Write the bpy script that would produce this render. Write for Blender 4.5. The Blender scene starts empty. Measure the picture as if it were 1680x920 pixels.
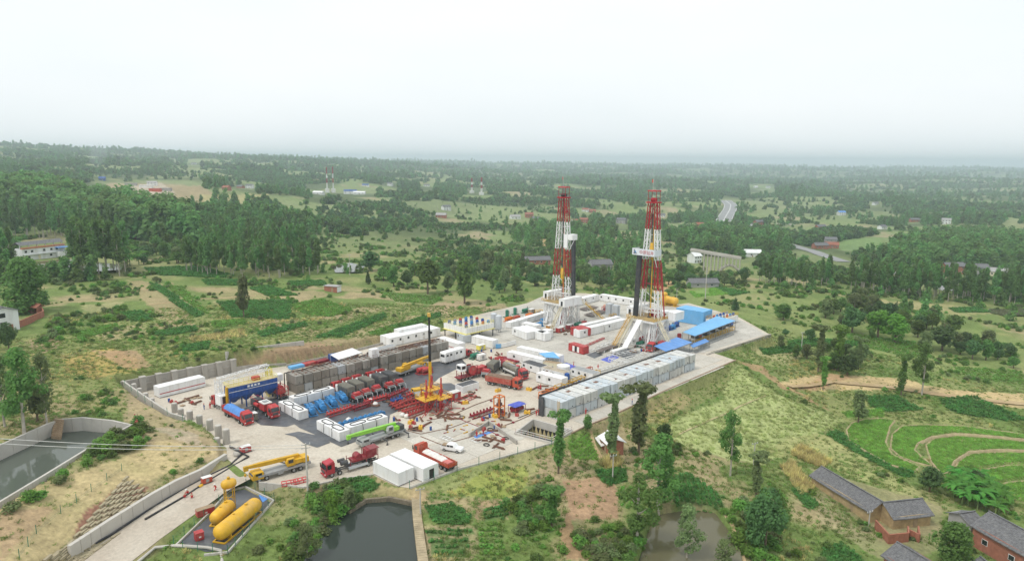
import bpy, bmesh, math, random
import numpy as np
from mathutils import Vector, Matrix, Euler

R = math.radians
S = bpy.context.scene
C = S.collection
rnd = random.Random(7)

# ---------------------------------------------------------------- camera, sky, sun, exposure
CAM_H = 66.0; FPX = 1120.0; PITCH = R(9.93); ROLL = R(0.45)
cam_d = bpy.data.cameras.new('camera'); cam_d.sensor_width = 36.0; cam_d.lens = 24.0
cam_d.clip_start = 1.0; cam_d.clip_end = 60000.0
cam = bpy.data.objects.new('camera', cam_d); C.objects.link(cam); S.camera = cam
cam.matrix_world = Matrix.Translation((0, 0, CAM_H)) @ Euler((R(90) - PITCH, 0, 0)).to_matrix().to_4x4() @ Matrix.Rotation(ROLL, 4, 'Z')

SUN_EL, SUN_AZ = R(58), R(-125)          # azimuth measured from +Y (view direction) towards +X
world = bpy.data.worlds.new('World'); S.world = world; world.use_nodes = True
wn = world.node_tree; wn.nodes.clear()
w_out = wn.nodes.new('ShaderNodeOutputWorld'); w_bg = wn.nodes.new('ShaderNodeBackground')
sky = wn.nodes.new('ShaderNodeTexSky'); sky.sky_type = 'NISHITA'; sky.sun_disc = False
sky.sun_elevation = SUN_EL; sky.sun_rotation = SUN_AZ; sky.dust_density = 6.0; sky.ozone_density = 1.5; sky.air_density = 1.0
# the overcast deck: an even bright cloud layer with faint soft structure over the clear sky above it
w_tc = wn.nodes.new('ShaderNodeTexCoord'); w_map = wn.nodes.new('ShaderNodeMapping'); w_map.inputs['Scale'].default_value = (1.0, 1.0, 3.5)
w_noise = wn.nodes.new('ShaderNodeTexNoise'); w_noise.inputs['Scale'].default_value = 2.2; w_noise.inputs['Detail'].default_value = 3.0; w_noise.inputs['Roughness'].default_value = 0.45
w_ramp = wn.nodes.new('ShaderNodeValToRGB')
w_ramp.color_ramp.elements[0].position = 0.25; w_ramp.color_ramp.elements[0].color = (9.0, 9.55, 9.75, 1)
w_ramp.color_ramp.elements[1].position = 0.75; w_ramp.color_ramp.elements[1].color = (10.0, 10.25, 10.3, 1)
w_mix = wn.nodes.new('ShaderNodeMixRGB'); w_mix.inputs['Fac'].default_value = 0.9
wn.links.new(w_tc.outputs['Generated'], w_map.inputs['Vector']); wn.links.new(w_map.outputs['Vector'], w_noise.inputs['Vector'])
wn.links.new(w_noise.outputs['Fac'], w_ramp.inputs['Fac'])
wn.links.new(sky.outputs['Color'], w_mix.inputs['Color1']); wn.links.new(w_ramp.outputs['Color'], w_mix.inputs['Color2'])
wn.links.new(w_mix.outputs['Color'], w_bg.inputs['Color']); w_bg.inputs['Strength'].default_value = 0.1
wn.links.new(w_bg.outputs['Background'], w_out.inputs['Surface'])

sun_d = bpy.data.lights.new('sun', 'SUN'); sun_d.energy = 1.5; sun_d.angle = R(12); sun_d.color = (1.0, 0.97, 0.92)
sun = bpy.data.objects.new('sun', sun_d); C.objects.link(sun)
sdir = Vector((math.sin(SUN_AZ) * math.cos(SUN_EL), math.cos(SUN_AZ) * math.cos(SUN_EL), math.sin(SUN_EL)))
sun.rotation_euler = sdir.to_track_quat('Z', 'Y').to_euler()

S.view_settings.view_transform = 'Standard'; S.view_settings.look = 'None'
S.view_settings.exposure = 0.2; S.view_settings.gamma = 1.0; S.view_settings.use_curve_mapping = False
S.render.engine = 'CYCLES'
S.cycles.use_denoising = True
try: S.cycles.denoiser = 'OPENIMAGEDENOISE'
except Exception: pass
S.cycles.max_bounces = 6; S.cycles.diffuse_bounces = 3; S.cycles.glossy_bounces = 2; S.cycles.transmission_bounces = 3
S.cycles.volume_bounces = 1; S.cycles.transparent_max_bounces = 8
S.cycles.caustics_reflective = False; S.cycles.caustics_refractive = False
S.cycles.sample_clamp_indirect = 4.0

# ---------------------------------------------------------------- camera maths used to survey positions
_cr, _sr = math.cos(ROLL), math.sin(ROLL); _cp, _sp = math.cos(PITCH), math.sin(PITCH)
def ray(px, py):
    u = (px - 840) / FPX; v = -(py - 460) / FPX
    u, v = u * _cr - v * _sr, u * _sr + v * _cr
    return np.array([u, _cp + v * _sp, -_sp + v * _cp])
def P(px, py, z=0.0):
    d = ray(px, py); t = (z - CAM_H) / d[2]
    return Vector((d[0] * t, d[1] * t, z))
def proj(x, y, z):
    dz = z - CAM_H
    dep = y * _cp - dz * _sp; up = y * _sp + dz * _cp
    dep = np.maximum(dep, 1e-3)
    u = x / dep; v = up / dep
    u, v = u * _cr + v * _sr, -u * _sr + v * _cr
    return 840 + FPX * u, 460 - FPX * v

# ---------------------------------------------------------------- numpy helpers
def _hash(ix, iy, s):
    h = (ix.astype(np.int64) * 374761393 + iy.astype(np.int64) * 668265263 + s * 2147483647 + 1013904223) & 0xffffffff
    h = ((h ^ (h >> 13)) * 1274126177) & 0xffffffff
    h = h ^ (h >> 16)
    return (h & 0xffff) / 65535.0
def vnoise(x, y, s=0):
    x = np.asarray(x, float); y = np.asarray(y, float)
    ix = np.floor(x); iy = np.floor(y); fx = x - ix; fy = y - iy
    fx = fx * fx * (3 - 2 * fx); fy = fy * fy * (3 - 2 * fy)
    a = _hash(ix, iy, s); b = _hash(ix + 1, iy, s); c = _hash(ix, iy + 1, s); d = _hash(ix + 1, iy + 1, s)
    return (a * (1 - fx) + b * fx) * (1 - fy) + (c * (1 - fx) + d * fx) * fy
def fbm(x, y, s=0, o=4, g=0.5):
    t = 0; a = 1; n = 0
    x = np.asarray(x, float); y = np.asarray(y, float)
    for i in range(o):
        t = t + a * vnoise(x * 2 ** i + 17.3 * i, y * 2 ** i - 9.1 * i, s + i * 7); n += a; a *= g
    return t / n
def sstep(x, a, b):
    t = np.clip((np.asarray(x, float) - a) / (b - a), 0, 1)
    return t * t * (3 - 2 * t)
def inpoly(x, y, poly):
    x = np.asarray(x, float); y = np.asarray(y, float)
    r = np.zeros(x.shape, bool); n = len(poly)
    for i in range(n):
        x0, y0 = poly[i][0], poly[i][1]; x1, y1 = poly[(i + 1) % n][0], poly[(i + 1) % n][1]
        if y0 == y1: continue
        c = ((y0 > y) != (y1 > y)) & (x < (x1 - x0) * (y - y0) / (y1 - y0) + x0)
        r ^= c
    return r
def polydist(x, y, poly, closed=True):
    x = np.asarray(x, float); y = np.asarray(y, float)
    d = np.full(x.shape, 1e9); n = len(poly)
    for i in range(n if closed else n - 1):
        ax, ay = poly[i][0], poly[i][1]; bx, by = poly[(i + 1) % n][0], poly[(i + 1) % n][1]
        dx, dy = bx - ax, by - ay; L = dx * dx + dy * dy + 1e-12
        t = np.clip(((x - ax) * dx + (y - ay) * dy) / L, 0, 1)
        d = np.minimum(d, np.hypot(x - ax - t * dx, y - ay - t * dy))
    return d

# ---------------------------------------------------------------- materials
MATS = {}
def mat(name, col, rough=0.7, var=0.12, scale=0.6, metal=0.0, dirt=None, dirt_amt=0.0, dirt_scale=0.35, bump=0.0, bscale=4.0, spec=0.3, rand=0.0, streak=False):
    """principled material with world-space colour variation, optional dirt / rust blotches, per-object tint and fine relief"""
    if name in MATS: return MATS[name]
    m = bpy.data.materials.new(name); m.use_nodes = True; nt = m.node_tree; n = nt.nodes; l = nt.links
    b = n['Principled BSDF']; b.inputs['Roughness'].default_value = rough; b.inputs['Metallic'].default_value = metal
    b.inputs['Specular IOR Level'].default_value = spec
    geo = n.new('ShaderNodeNewGeometry')
    pos = geo.outputs['Position']
    if streak:
        mp = n.new('ShaderNodeMapping'); mp.inputs['Scale'].default_value = (1, 1, 0.15); l.new(pos, mp.inputs['Vector']); pos = mp.outputs['Vector']
    nz = n.new('ShaderNodeTexNoise'); nz.inputs['Scale'].default_value = scale; nz.inputs['Detail'].default_value = 4.0; nz.inputs['Roughness'].default_value = 0.6
    l.new(pos, nz.inputs['Vector'])
    r = n.new('ShaderNodeValToRGB'); r.color_ramp.elements[0].position = 0.3; r.color_ramp.elements[1].position = 0.7
    c = np.array(col[:3]); lo = c * (1 - var); hi = np.minimum(c * (1 + var), 0.95)
    r.color_ramp.elements[0].color = (*lo, 1); r.color_ramp.elements[1].color = (*hi, 1)
    l.new(nz.outputs['Fac'], r.inputs['Fac']); out = r.outputs['Color']
    if dirt is not None and dirt_amt > 0:
        n2 = n.new('ShaderNodeTexNoise'); n2.inputs['Scale'].default_value = dirt_scale; n2.inputs['Detail'].default_value = 6.0; n2.inputs['Roughness'].default_value = 0.7
        l.new(pos, n2.inputs['Vector'])
        r2 = n.new('ShaderNodeValToRGB'); r2.color_ramp.elements[0].position = 0.5; r2.color_ramp.elements[1].position = 0.75
        r2.color_ramp.elements[0].color = (0, 0, 0, 1); r2.color_ramp.elements[1].color = (dirt_amt,) * 3 + (1,)
        l.new(n2.outputs['Fac'], r2.inputs['Fac'])
        mx = n.new('ShaderNodeMixRGB'); mx.inputs['Color2'].default_value = (*dirt, 1)
        l.new(r2.outputs['Color'], mx.inputs['Fac']); l.new(out, mx.inputs['Color1']); out = mx.outputs['Color']
    if rand > 0:
        oi = n.new('ShaderNodeObjectInfo'); hs = n.new('ShaderNodeHueSaturation')
        mr = n.new('ShaderNodeMapRange'); mr.inputs['To Min'].default_value = 1 - rand; mr.inputs['To Max'].default_value = 1 + rand
        l.new(oi.outputs['Random'], mr.inputs['Value']); l.new(mr.outputs['Result'], hs.inputs['Value'])
        mr2 = n.new('ShaderNodeMapRange'); mr2.inputs['To Min'].default_value = 0.5 - rand * 0.08; mr2.inputs['To Max'].default_value = 0.5 + rand * 0.08
        l.new(oi.outputs['Random'], mr2.inputs['Value']); l.new(mr2.outputs['Result'], hs.inputs['Hue'])
        l.new(out, hs.inputs['Color']); out = hs.outputs['Color']
    l.new(out, b.inputs['Base Color'])
    if bump > 0:
        n3 = n.new('ShaderNodeTexNoise'); n3.inputs['Scale'].default_value = bscale; n3.inputs['Detail'].default_value = 5.0
        bp = n.new('ShaderNodeBump'); bp.inputs['Strength'].default_value = bump; bp.inputs['Distance'].default_value = 0.15
        l.new(geo.outputs['Position'], n3.inputs['Vector']); l.new(n3.outputs['Fac'], bp.inputs['Height']); l.new(bp.outputs['Normal'], b.inputs['Normal'])
    MATS[name] = m
    return m
def emis(name, col, s):
    m = bpy.data.materials.new(name); m.use_nodes = True; b = m.node_tree.nodes['Principled BSDF']
    b.inputs['Emission Color'].default_value = (*col, 1); b.inputs['Emission Strength'].default_value = s; return m

DUST = (0.42, 0.34, 0.25)
WHITE = mat('white_paint', (0.80, 0.80, 0.79), 0.5, 0.05, 0.8, dirt=(0.46, 0.41, 0.34), dirt_amt=0.6, dirt_scale=0.6, streak=True)
WHITE2 = mat('aged_white_paint', (0.72, 0.72, 0.70), 0.6, 0.08, 0.8, dirt=(0.42, 0.33, 0.24), dirt_amt=0.7, dirt_scale=0.5)
CREAM = mat('cream_paint', (0.72, 0.66, 0.48), 0.6, 0.08, 0.8, dirt=DUST, dirt_amt=0.5)
RED = mat('red_paint', (0.43, 0.03, 0.034), 0.5, 0.25, 1.0, dirt=DUST, dirt_amt=0.55, dirt_scale=0.8, spec=0.5)
RED2 = mat('rig_red_paint', (0.36, 0.012, 0.022), 0.5, 0.15, 1.0, dirt=(0.25, 0.1, 0.08), dirt_amt=0.3)
MAROON = mat('maroon_paint', (0.24, 0.018, 0.03), 0.5, 0.2, 1.0, dirt=DUST, dirt_amt=0.3)
ORED = mat('orange_red_paint', (0.46, 0.075, 0.04), 0.6, 0.2, 1.0, dirt=DUST, dirt_amt=0.55, dirt_scale=0.8)
ORANGE = mat('orange_paint', (0.68, 0.17, 0.02), 0.5, 0.12, 1.0, dirt=DUST, dirt_amt=0.25)
YEL = mat('yellow_paint', (0.70, 0.40, 0.025), 0.5, 0.12, 0.8, dirt=DUST, dirt_amt=0.4, spec=0.5)
YEL2 = mat('ochre_yellow_paint', (0.62, 0.36, 0.02), 0.5, 0.15, 1.0, dirt=(0.2, 0.15, 0.08), dirt_amt=0.4)
PALEYEL = mat('pale_yellow_paint', (0.75, 0.66, 0.12), 0.5, 0.1, 1.0)
BLUE = mat('blue_paint', (0.025, 0.085, 0.30), 0.5, 0.2, 0.9, dirt=(0.25, 0.24, 0.24), dirt_amt=0.45)
PUMPB = mat('pump_blue_paint', (0.04, 0.23, 0.50), 0.5, 0.22, 1.0, dirt=(0.14, 0.16, 0.19), dirt_amt=0.55, spec=0.5)
SKYB = mat('sky_blue_sheet', (0.15, 0.42, 0.72), 0.45, 0.08, 0.5, dirt=(0.35, 0.45, 0.52), dirt_amt=0.3)
ROOFB = mat('blue_roof_sheet', (0.11, 0.28, 0.62), 0.45, 0.1, 0.5, dirt=(0.3, 0.36, 0.45), dirt_amt=0.3)
TARPB = mat('blue_tarpaulin', (0.10, 0.26, 0.60), 0.6, 0.15, 1.2, bump=0.3, bscale=2.0)
TARPV = mat('violet_blue_tarpaulin', (0.09, 0.12, 0.50), 0.6, 0.2, 1.2, bump=0.4, bscale=2.0)
TARPBR = mat('brown_tarpaulin', (0.20, 0.13, 0.09), 0.85, 0.2, 1.0, bump=0.5, bscale=2.0)
GREY = mat('grey_steel', (0.30, 0.31, 0.31), 0.55, 0.15, 0.8, dirt=DUST, dirt_amt=0.4)
LGREY = mat('light_grey_steel', (0.52, 0.55, 0.57), 0.5, 0.08, 0.6, dirt=(0.4, 0.36, 0.3), dirt_amt=0.35)
DGREY = mat('dark_grey_steel', (0.07, 0.072, 0.078), 0.6, 0.25, 0.8, dirt=DUST, dirt_amt=0.25)
BLACK = mat('black_paint', (0.022, 0.022, 0.025), 0.55, 0.3, 0.8, dirt=(0.2, 0.17, 0.14), dirt_amt=0.3)
RUBBER = mat('tyre_rubber', (0.025, 0.024, 0.023), 0.85, 0.2, 2.0, dirt=DUST, dirt_amt=0.5, dirt_scale=1.0)
GLASS = mat('dark_window_glass', (0.02, 0.025, 0.03), 0.08, 0.2, 0.5, spec=0.8)
OLIVE = mat('olive_grey_paint', (0.20, 0.19, 0.155), 0.6, 0.15, 0.8, dirt=DUST, dirt_amt=0.3)
RUST = mat('rusty_steel', (0.20, 0.10, 0.065), 0.8, 0.3, 0.7, dirt=(0.08, 0.06, 0.055), dirt_amt=0.6)
TIMBER = mat('weathered_timber', (0.34, 0.25, 0.16), 0.85, 0.2, 1.0)
GREENP = mat('green_paint', (0.03, 0.18, 0.11), 0.5, 0.2, 1.0)
LIME = mat('lime_green_paint', (0.24, 0.56, 0.05), 0.42, 0.08, 1.0, dirt=DUST, dirt_amt=0.15, spec=0.5)
CONC = mat('concrete', (0.40, 0.375, 0.335), 0.9, 0.14, 0.35, dirt=(0.22, 0.19, 0.155), dirt_amt=0.6, dirt_scale=0.25, bump=0.2, bscale=3.0, streak=True)
CONCL = mat('pale_concrete', (0.50, 0.475, 0.43), 0.9, 0.1, 0.3, dirt=(0.30, 0.26, 0.2), dirt_amt=0.5, dirt_scale=0.15)
LINER = mat('black_liner_sheet', (0.075, 0.08, 0.09), 0.42, 0.35, 0.35, dirt=(0.22, 0.2, 0.18), dirt_amt=0.6, dirt_scale=0.2, bump=0.6, bscale=0.8, spec=0.5)
PIPEB = mat('black_plastic_pipe', (0.03, 0.031, 0.036), 0.5, 0.2, 0.5, dirt=DUST, dirt_amt=0.3)
COVERALL = mat('red_coverall', (0.50, 0.03, 0.035), 0.85, 0.15, 3.0)
SKIN = mat('skin', (0.36, 0.2, 0.13), 0.6, 0.05)
BAG = mat('white_woven_bag', (0.72, 0.70, 0.66), 0.8, 0.1, 1.5, dirt=DUST, dirt_amt=0.4, bump=0.4)

# ---------------------------------------------------------------- mesh builder
class MB:
    def __init__(self): self.v = []; self.f = []; self.sm = []
    def add(self, vs, fs, smooth=False):
        o = len(self.v); self.v += [tuple(p) for p in vs]
        self.f += [tuple(i + o for i in q) for q in fs]; self.sm += [smooth] * len(fs); return self
    def box(self, c, s, rz=0.0, taper=None):
        x, y, z = c; a, b, h = s[0] / 2, s[1] / 2, s[2] / 2; k = taper or (1, 1)
        cz, sz = math.cos(rz), math.sin(rz); vs = []
        for dz, kx, ky in ((-h, 1, 1), (h, k[0], k[1])):
            for sx, sy in ((-1, -1), (1, -1), (1, 1), (-1, 1)):
                px, py = sx * a * kx, sy * b * ky; vs.append((x + px * cz - py * sz, y + px * sz + py * cz, z + dz))
        return self.add(vs, [(0, 3, 2, 1), (4, 5, 6, 7), (0, 1, 5, 4), (1, 2, 6, 5), (2, 3, 7, 6), (3, 0, 4, 7)])
    def b0(self, x0, x1, y0, y1, z0, z1): return self.box(((x0 + x1) / 2, (y0 + y1) / 2, (z0 + z1) / 2), (x1 - x0, y1 - y0, z1 - z0))
    def beam(self, p, q, w, h=None):
        p = Vector(p); q = Vector(q); h = h or w; d = q - p
        if d.length < 1e-6: return self
        d.normalize(); up = Vector((0, 0, 1)) if abs(d.z) < 0.99 else Vector((0, 1, 0))
        s = d.cross(up).normalized(); u = s.cross(d); vs = []
        for c in (p, q):
            for a, b in ((-1, -1), (1, -1), (1, 1), (-1, 1)): vs.append(c + s * (a * w / 2) + u * (b * h / 2))
        return self.add(vs, [(0, 3, 2, 1), (4, 5, 6, 7), (0, 1, 5, 4), (1, 2, 6, 5), (2, 3, 7, 6), (3, 0, 4, 7)])
    def cyl(self, p, q, r, n=10, r2=None, caps=True, smooth=True):
        p = Vector(p); q = Vector(q); r2 = r if r2 is None else r2; d = (q - p).normalized()
        up = Vector((0, 0, 1)) if abs(d.z) < 0.99 else Vector((0, 1, 0)); s = d.cross(up).normalized(); u = s.cross(d); vs = []
        for c, rr in ((p, r), (q, r2)):
            for i in range(n): a = 2 * math.pi * i / n; vs.append(c + s * (rr * math.cos(a)) + u * (rr * math.sin(a)))
        self.add(vs, [(i, (i + 1) % n, n + (i + 1) % n, n + i) for i in range(n)], smooth)
        if caps: self.add(vs, [tuple(range(n - 1, -1, -1)), tuple(range(n, 2 * n))])
        return self
    def lathe(self, p, q, prof, n=16):
        """prof: list of (t along p->q in metres, radius)"""
        p = Vector(p); d = (Vector(q) - p).normalized(); up = Vector((0, 0, 1)) if abs(d.z) < 0.99 else Vector((0, 1, 0))
        s = d.cross(up).normalized(); u = s.cross(d); vs = []; m = len(prof)
        for t, r in prof:
            for i in range(n): a = 2 * math.pi * i / n; vs.append(p + d * t + s * (r * math.cos(a)) + u * (r * math.sin(a)))
        return self.add(vs, [(j * n + i, j * n + (i + 1) % n, (j + 1) * n + (i + 1) % n, (j + 1) * n + i) for j in range(m - 1) for i in range(n)], True)
    def ball(self, c, r, sx=1, sy=1, sz=1, n=8, m=5):
        vs = []; c = Vector(c)
        for j in range(m + 1):
            t = math.pi * j / m
            for i in range(n): a = 2 * math.pi * i / n; vs.append(c + Vector((sx * r * math.sin(t) * math.cos(a), sy * r * math.sin(t) * math.sin(a), sz * r * math.cos(t))))
        return self.add(vs, [(j * n + i, (j + 1) * n + i, (j + 1) * n + (i + 1) % n, j * n + (i + 1) % n) for j in range(m) for i in range(n)], True)
    def tube(self, pts, r, n=6):
        pts = [Vector(p) for p in pts]; vs = []; k = len(pts)
        for j, p in enumerate(pts):
            d = (pts[min(j + 1, k - 1)] - pts[max(j - 1, 0)]).normalized(); up = Vector((0, 0, 1)) if abs(d.z) < 0.95 else Vector((0, 1, 0))
            s = d.cross(up).normalized(); u = s.cross(d)
            for i in range(n): a = 2 * math.pi * i / n; vs.append(p + s * (r * math.cos(a)) + u * (r * math.sin(a)))
        return self.add(vs, [(j * n + i, j * n + (i + 1) % n, (j + 1) * n + (i + 1) % n, (j + 1) * n + i) for j in range(k - 1) for i in range(n)], True)
    def prism(self, poly, z0, z1):
        n = len(poly)
        vs = [(p[0], p[1], z0) for p in poly] + [(p[0], p[1], z1) for p in poly]
        return self.add(vs, [tuple(range(n - 1, -1, -1)), tuple(range(n, 2 * n))] + [(i, (i + 1) % n, n + (i + 1) % n, n + i) for i in range(n)])
    def prof(self, poly, y0, y1):
        """extrude an x-z outline along y"""
        n = len(poly)
        vs = [(p[0], y0, p[1]) for p in poly] + [(p[0], y1, p[1]) for p in poly]
        return self.add(vs, [tuple(range(n)), tuple(range(2 * n - 1, n - 1, -1))] + [(i, n + i, n + (i + 1) % n, (i + 1) % n) for i in range(n)])
    def truss(self, p, q, w, ch, br, n, up=(0, 0, 1)):
        """square lattice beam from p to q, width w, chord size ch, brace size br, n bays"""
        p = Vector(p); q = Vector(q); d = (q - p).normalized(); up = Vector(up)
        s = d.cross(up).normalized(); u = s.cross(d)
        cs = [s * (a * w / 2) + u * (b * w / 2) for a, b in ((-1, -1), (1, -1), (1, 1), (-1, 1))]
        for c in cs: self.beam(p + c, q + c, ch)
        for i in range(n):
            a = p.lerp(q, i / n); b = p.lerp(q, (i + 1) / n)
            for k in range(4):
                self.beam(a + cs[k], a + cs[(k + 1) % 4], br)
                if (i + k) % 2: self.beam(a + cs[k], b + cs[(k + 1) % 4], br)
                else: self.beam(a + cs[(k + 1) % 4], b + cs[k], br)
        return self
    def mesh(self, name, m=None):
        me = bpy.data.meshes.new(name); me.from_pydata(self.v, [], self.f)
        if m is not None: me.materials.append(m)
        me.polygons.foreach_set('use_smooth', self.sm); me.update(); return me
    def build(self, name, m, parent=None):
        o = bpy.data.objects.new(name, self.mesh(name, m)); C.objects.link(o)
        if parent is not None: o.parent = parent
        return o

def tag(o, label=None, cat=None, group=None, kind=None):
    if label: o['label'] = label
    if cat: o['category'] = cat
    if group: o['group'] = group
    if kind: o['kind'] = kind
    return o
def thing(name, label, cat, loc=(0, 0, 0), rz=0.0, group=None):
    o = bpy.data.objects.new(name, None); C.objects.link(o); o.location = loc; o.rotation_euler = (0, 0, rz); o.empty_display_size = 0.3
    return tag(o, label, cat, group, 'thing')
def inst(name, me, parent, loc=(0, 0, 0), rot=(0, 0, 0), scale=None):
    o = bpy.data.objects.new(name, me); C.objects.link(o); o.parent = parent; o.location = loc; o.rotation_euler = rot
    if scale: o.scale = scale
    return o
def copy_tree(o, parent=None):
    c = o.copy(); C.objects.link(c); c.parent = parent
    for ch in KIDS.get(o.name) or [k for k in bpy.data.objects if k.parent == o]: copy_tree(ch, c)
    return c
KIDS = {}
def remember(o):
    """note the children of a prototype once, so copies do not search the whole scene"""
    ks = list(o.children); KIDS[o.name] = ks
    for k in ks: remember(k)
    return o
def yawof(p, q): return math.atan2(q[1] - p[1], q[0] - p[0])
ORD = 'first second third fourth fifth sixth seventh eighth ninth tenth eleventh twelfth thirteenth fourteenth fifteenth sixteenth seventeenth eighteenth nineteenth twentieth'.split() + ['twenty-' + w for w in 'first second third fourth fifth sixth'.split()]
# ---------------------------------------------------------------- terrain heights
PAD_PX = [(201, 625, 3.7), (235, 641, 0), (383, 611), (409, 606), (440, 604), (470, 600), (545, 584), (640, 560), (700, 548), (738, 541), (733, 528), (800, 512), (865, 497), (890, 486), (900, 480), (960, 481), (1045, 492), (1090, 502),
          (1130, 497), (1212, 520), (1262, 548), (1232, 558), (1166, 577), (1207, 591), (1100, 637), (1000, 684), (960, 700), (938, 711), (905, 728), (820, 752), (750, 771), (693, 793), (672, 800), (650, 797), (613, 779), (560, 786), (500, 800), (425, 792), (395, 770), (372, 752), (372, 735), (360, 724), (345, 709), (328, 701), (313, 693), (303, 685, 2.5), (281, 679, 3), (247, 657, 3.5)]
PAD = [tuple(P(*p))[:2] for p in PAD_PX]
def RP(px, py, d):
    r = ray(px, py); t = d / r[1]; return (r[0] * t, r[1] * t, CAM_H + r[2] * t)
CP = [(*p, z) for *p, z in []]
_ctl = '''300 582 6.5|205 616 4.8|387 578 6.5|370 556 6.8|500 553 4.5|560 560 3|650 540 2|740 522 1|250 540 7|400 520 6.4|520 520 5|640 500 3.5|760 500 1.5|850 485 .6
100 560 8|0 560 9|0 480 8|200 450 7.5|330 450 7|450 470 6|560 460 5|700 465 2|800 470 0|100 380 9|250 390 8|400 390 5|520 430 4|40 520 8
232 694 4.4|180 676 4.8|100 682 4.6|0 718 4.7|120 765 4.2|40 815 4.2|0 640 7|100 650 6|300 660 3.0|240 665 3.6|290 692 2.8|330 710 2.2|250 730 3.2|350 735 2.0|120 800 2.6|60 850 2.4|0 900 2.6|160 790 2.5|0 800 4
130 915 -3.4|230 850 -2.6|350 790 -1.0|370 850 -2.4|500 850 -2.0|450 890 -2.9|560 805 -.9|600 800 -.5|640 808 -.5|680 808 -.6|420 810 -1.5|480 810 -1.1|330 915 -3.6|220 919 -3.6
720 810 -1.2|760 850 -2|800 900 -2.8|850 790 -1.6|930 770 -2.2|960 830 -3.4|880 860 -3|1000 725 -2.8|1000 900 -5|1060 770 -4.6|1130 815 -5.2|1200 850 -6.4|1250 800 -8|1180 770 -7|690 860 -1.3|900 740 -1.2|960 715 -1.2|760 790 -1|850 740 -.8|600 815 -1.1|660 815 -.9
1207 600 -1|1100 650 -1.6|1010 700 -2.6|1100 725 -5.5|1250 745 -11|1380 690 -12.5|1200 640 -4.5|1290 650 -7|1120 680 -4|1040 720 -3.6
1300 610 -6|1240 570 -3.5|1290 580 -5|1400 620 -8.5|1550 640 -10|1680 650 -11|1550 700 -13|1680 700 -13|1450 720 -13|1650 800 -14|1600 760 -13.6|1450 780 -12.6|1350 760 -12|1430 830 -12|1560 870 -12|1680 900 -12.5|1300 880 -11.5|1400 910 -12
1300 530 -3|1240 500 -2|1150 480 -2|1400 560 -7|1500 590 -9|1650 560 -12|1300 470 -5|1450 490 -8|1600 510 -12|1350 440 -13|1500 430 -20|1650 440 -22|1190 560 -1
1000 460 -3|900 455 -2|1050 440 -8|900 420 -10|750 420 -6|600 400 -4|1150 430 -14|1000 478 -1|500 350 2|300 350 16|100 320 24|250 312 26|700 360 -12|900 360 -22|1100 370 -26|1300 385 -28|1550 380 -28|545 316 -4|790 320 -12|1000 325 -26|1200 340 -28|1500 335 -30|400 310 14|20 380 10
-200 560 10|-200 700 6|-200 919 2|1880 560 -13|1880 720 -14|1880 919 -13|-200 420 12|1880 440 -22|-100 340 20|1780 350 -30'''
CP = []
for line in _ctl.split('\n'):
    for t in line.split('|'):
        a, b, z = map(float, t.split()); p = P(a, b, z); CP.append((p.x, p.y, z))
for (a, b, d) in [(-150, 238, 3000), (0, 242, 3000), (150, 247, 3000), (300, 255, 3300), (500, 262, 3600), (600, 265, 4200), (700, 268, 6000), (850, 270, 8500), (1000, 272, 9500), (1300, 275, 9500), (1680, 279, 9500), (1850, 280, 9500),
                  (60, 262, 2000), (330, 270, 2200), (500, 275, 2300), (640, 283, 2600), (800, 285, 4000), (1000, 285, 5000), (1300, 288, 5000), (1600, 291, 5000)]:
    CP.append(RP(a, b, d))
for p in [(-60, 190), (-20, 225), (40, 210), (60, 300), (20, 320), (90, 265), (-30, 150), (0, 170), (-60, 150), (-90, 185), (30, 260)]: CP.append((*p, 0.0))
for x in (-9000, -3000, 0, 3000, 9000): CP.append((x, 16000, -40.0))
for x, z in ((-120, 2), (-50, -4), (0, -7), (60, -11), (120, -12)): CP.append((x, 60, z)); CP.append((x, 20, z))
CP = np.array(CP)
def _lp(x, y):
    r = np.hypot(x, y) + 20.0
    return np.arctan2(x, y) * 1.0, np.log(r)
_a, _b = _lp(CP[:, 0], CP[:, 1])
_D = np.sqrt((_a[:, None] - _a[None]) ** 2 + (_b[:, None] - _b[None]) ** 2 + 0.012 ** 2)
_n = len(CP); _A = np.zeros((_n + 1, _n + 1)); _A[:_n, :_n] = _D + np.eye(_n) * -0.004; _A[:_n, _n] = 1; _A[_n, :_n] = 1
_W = np.linalg.solve(_A, np.append(CP[:, 2], 0))
def z_base(x, y):
    x = np.atleast_1d(np.asarray(x, float)); y = np.atleast_1d(np.asarray(y, float)); out = np.empty(x.size)
    xf = x.ravel(); yf = y.ravel()
    for i in range(0, xf.size, 20000):
        a, b = _lp(xf[i:i + 20000], yf[i:i + 20000])
        d = np.sqrt((a[:, None] - _a[None]) ** 2 + (b[:, None] - _b[None]) ** 2 + 0.012 ** 2)
        out[i:i + 20000] = d @ _W[:_n] + _W[_n]
    return out.reshape(x.shape)
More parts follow.
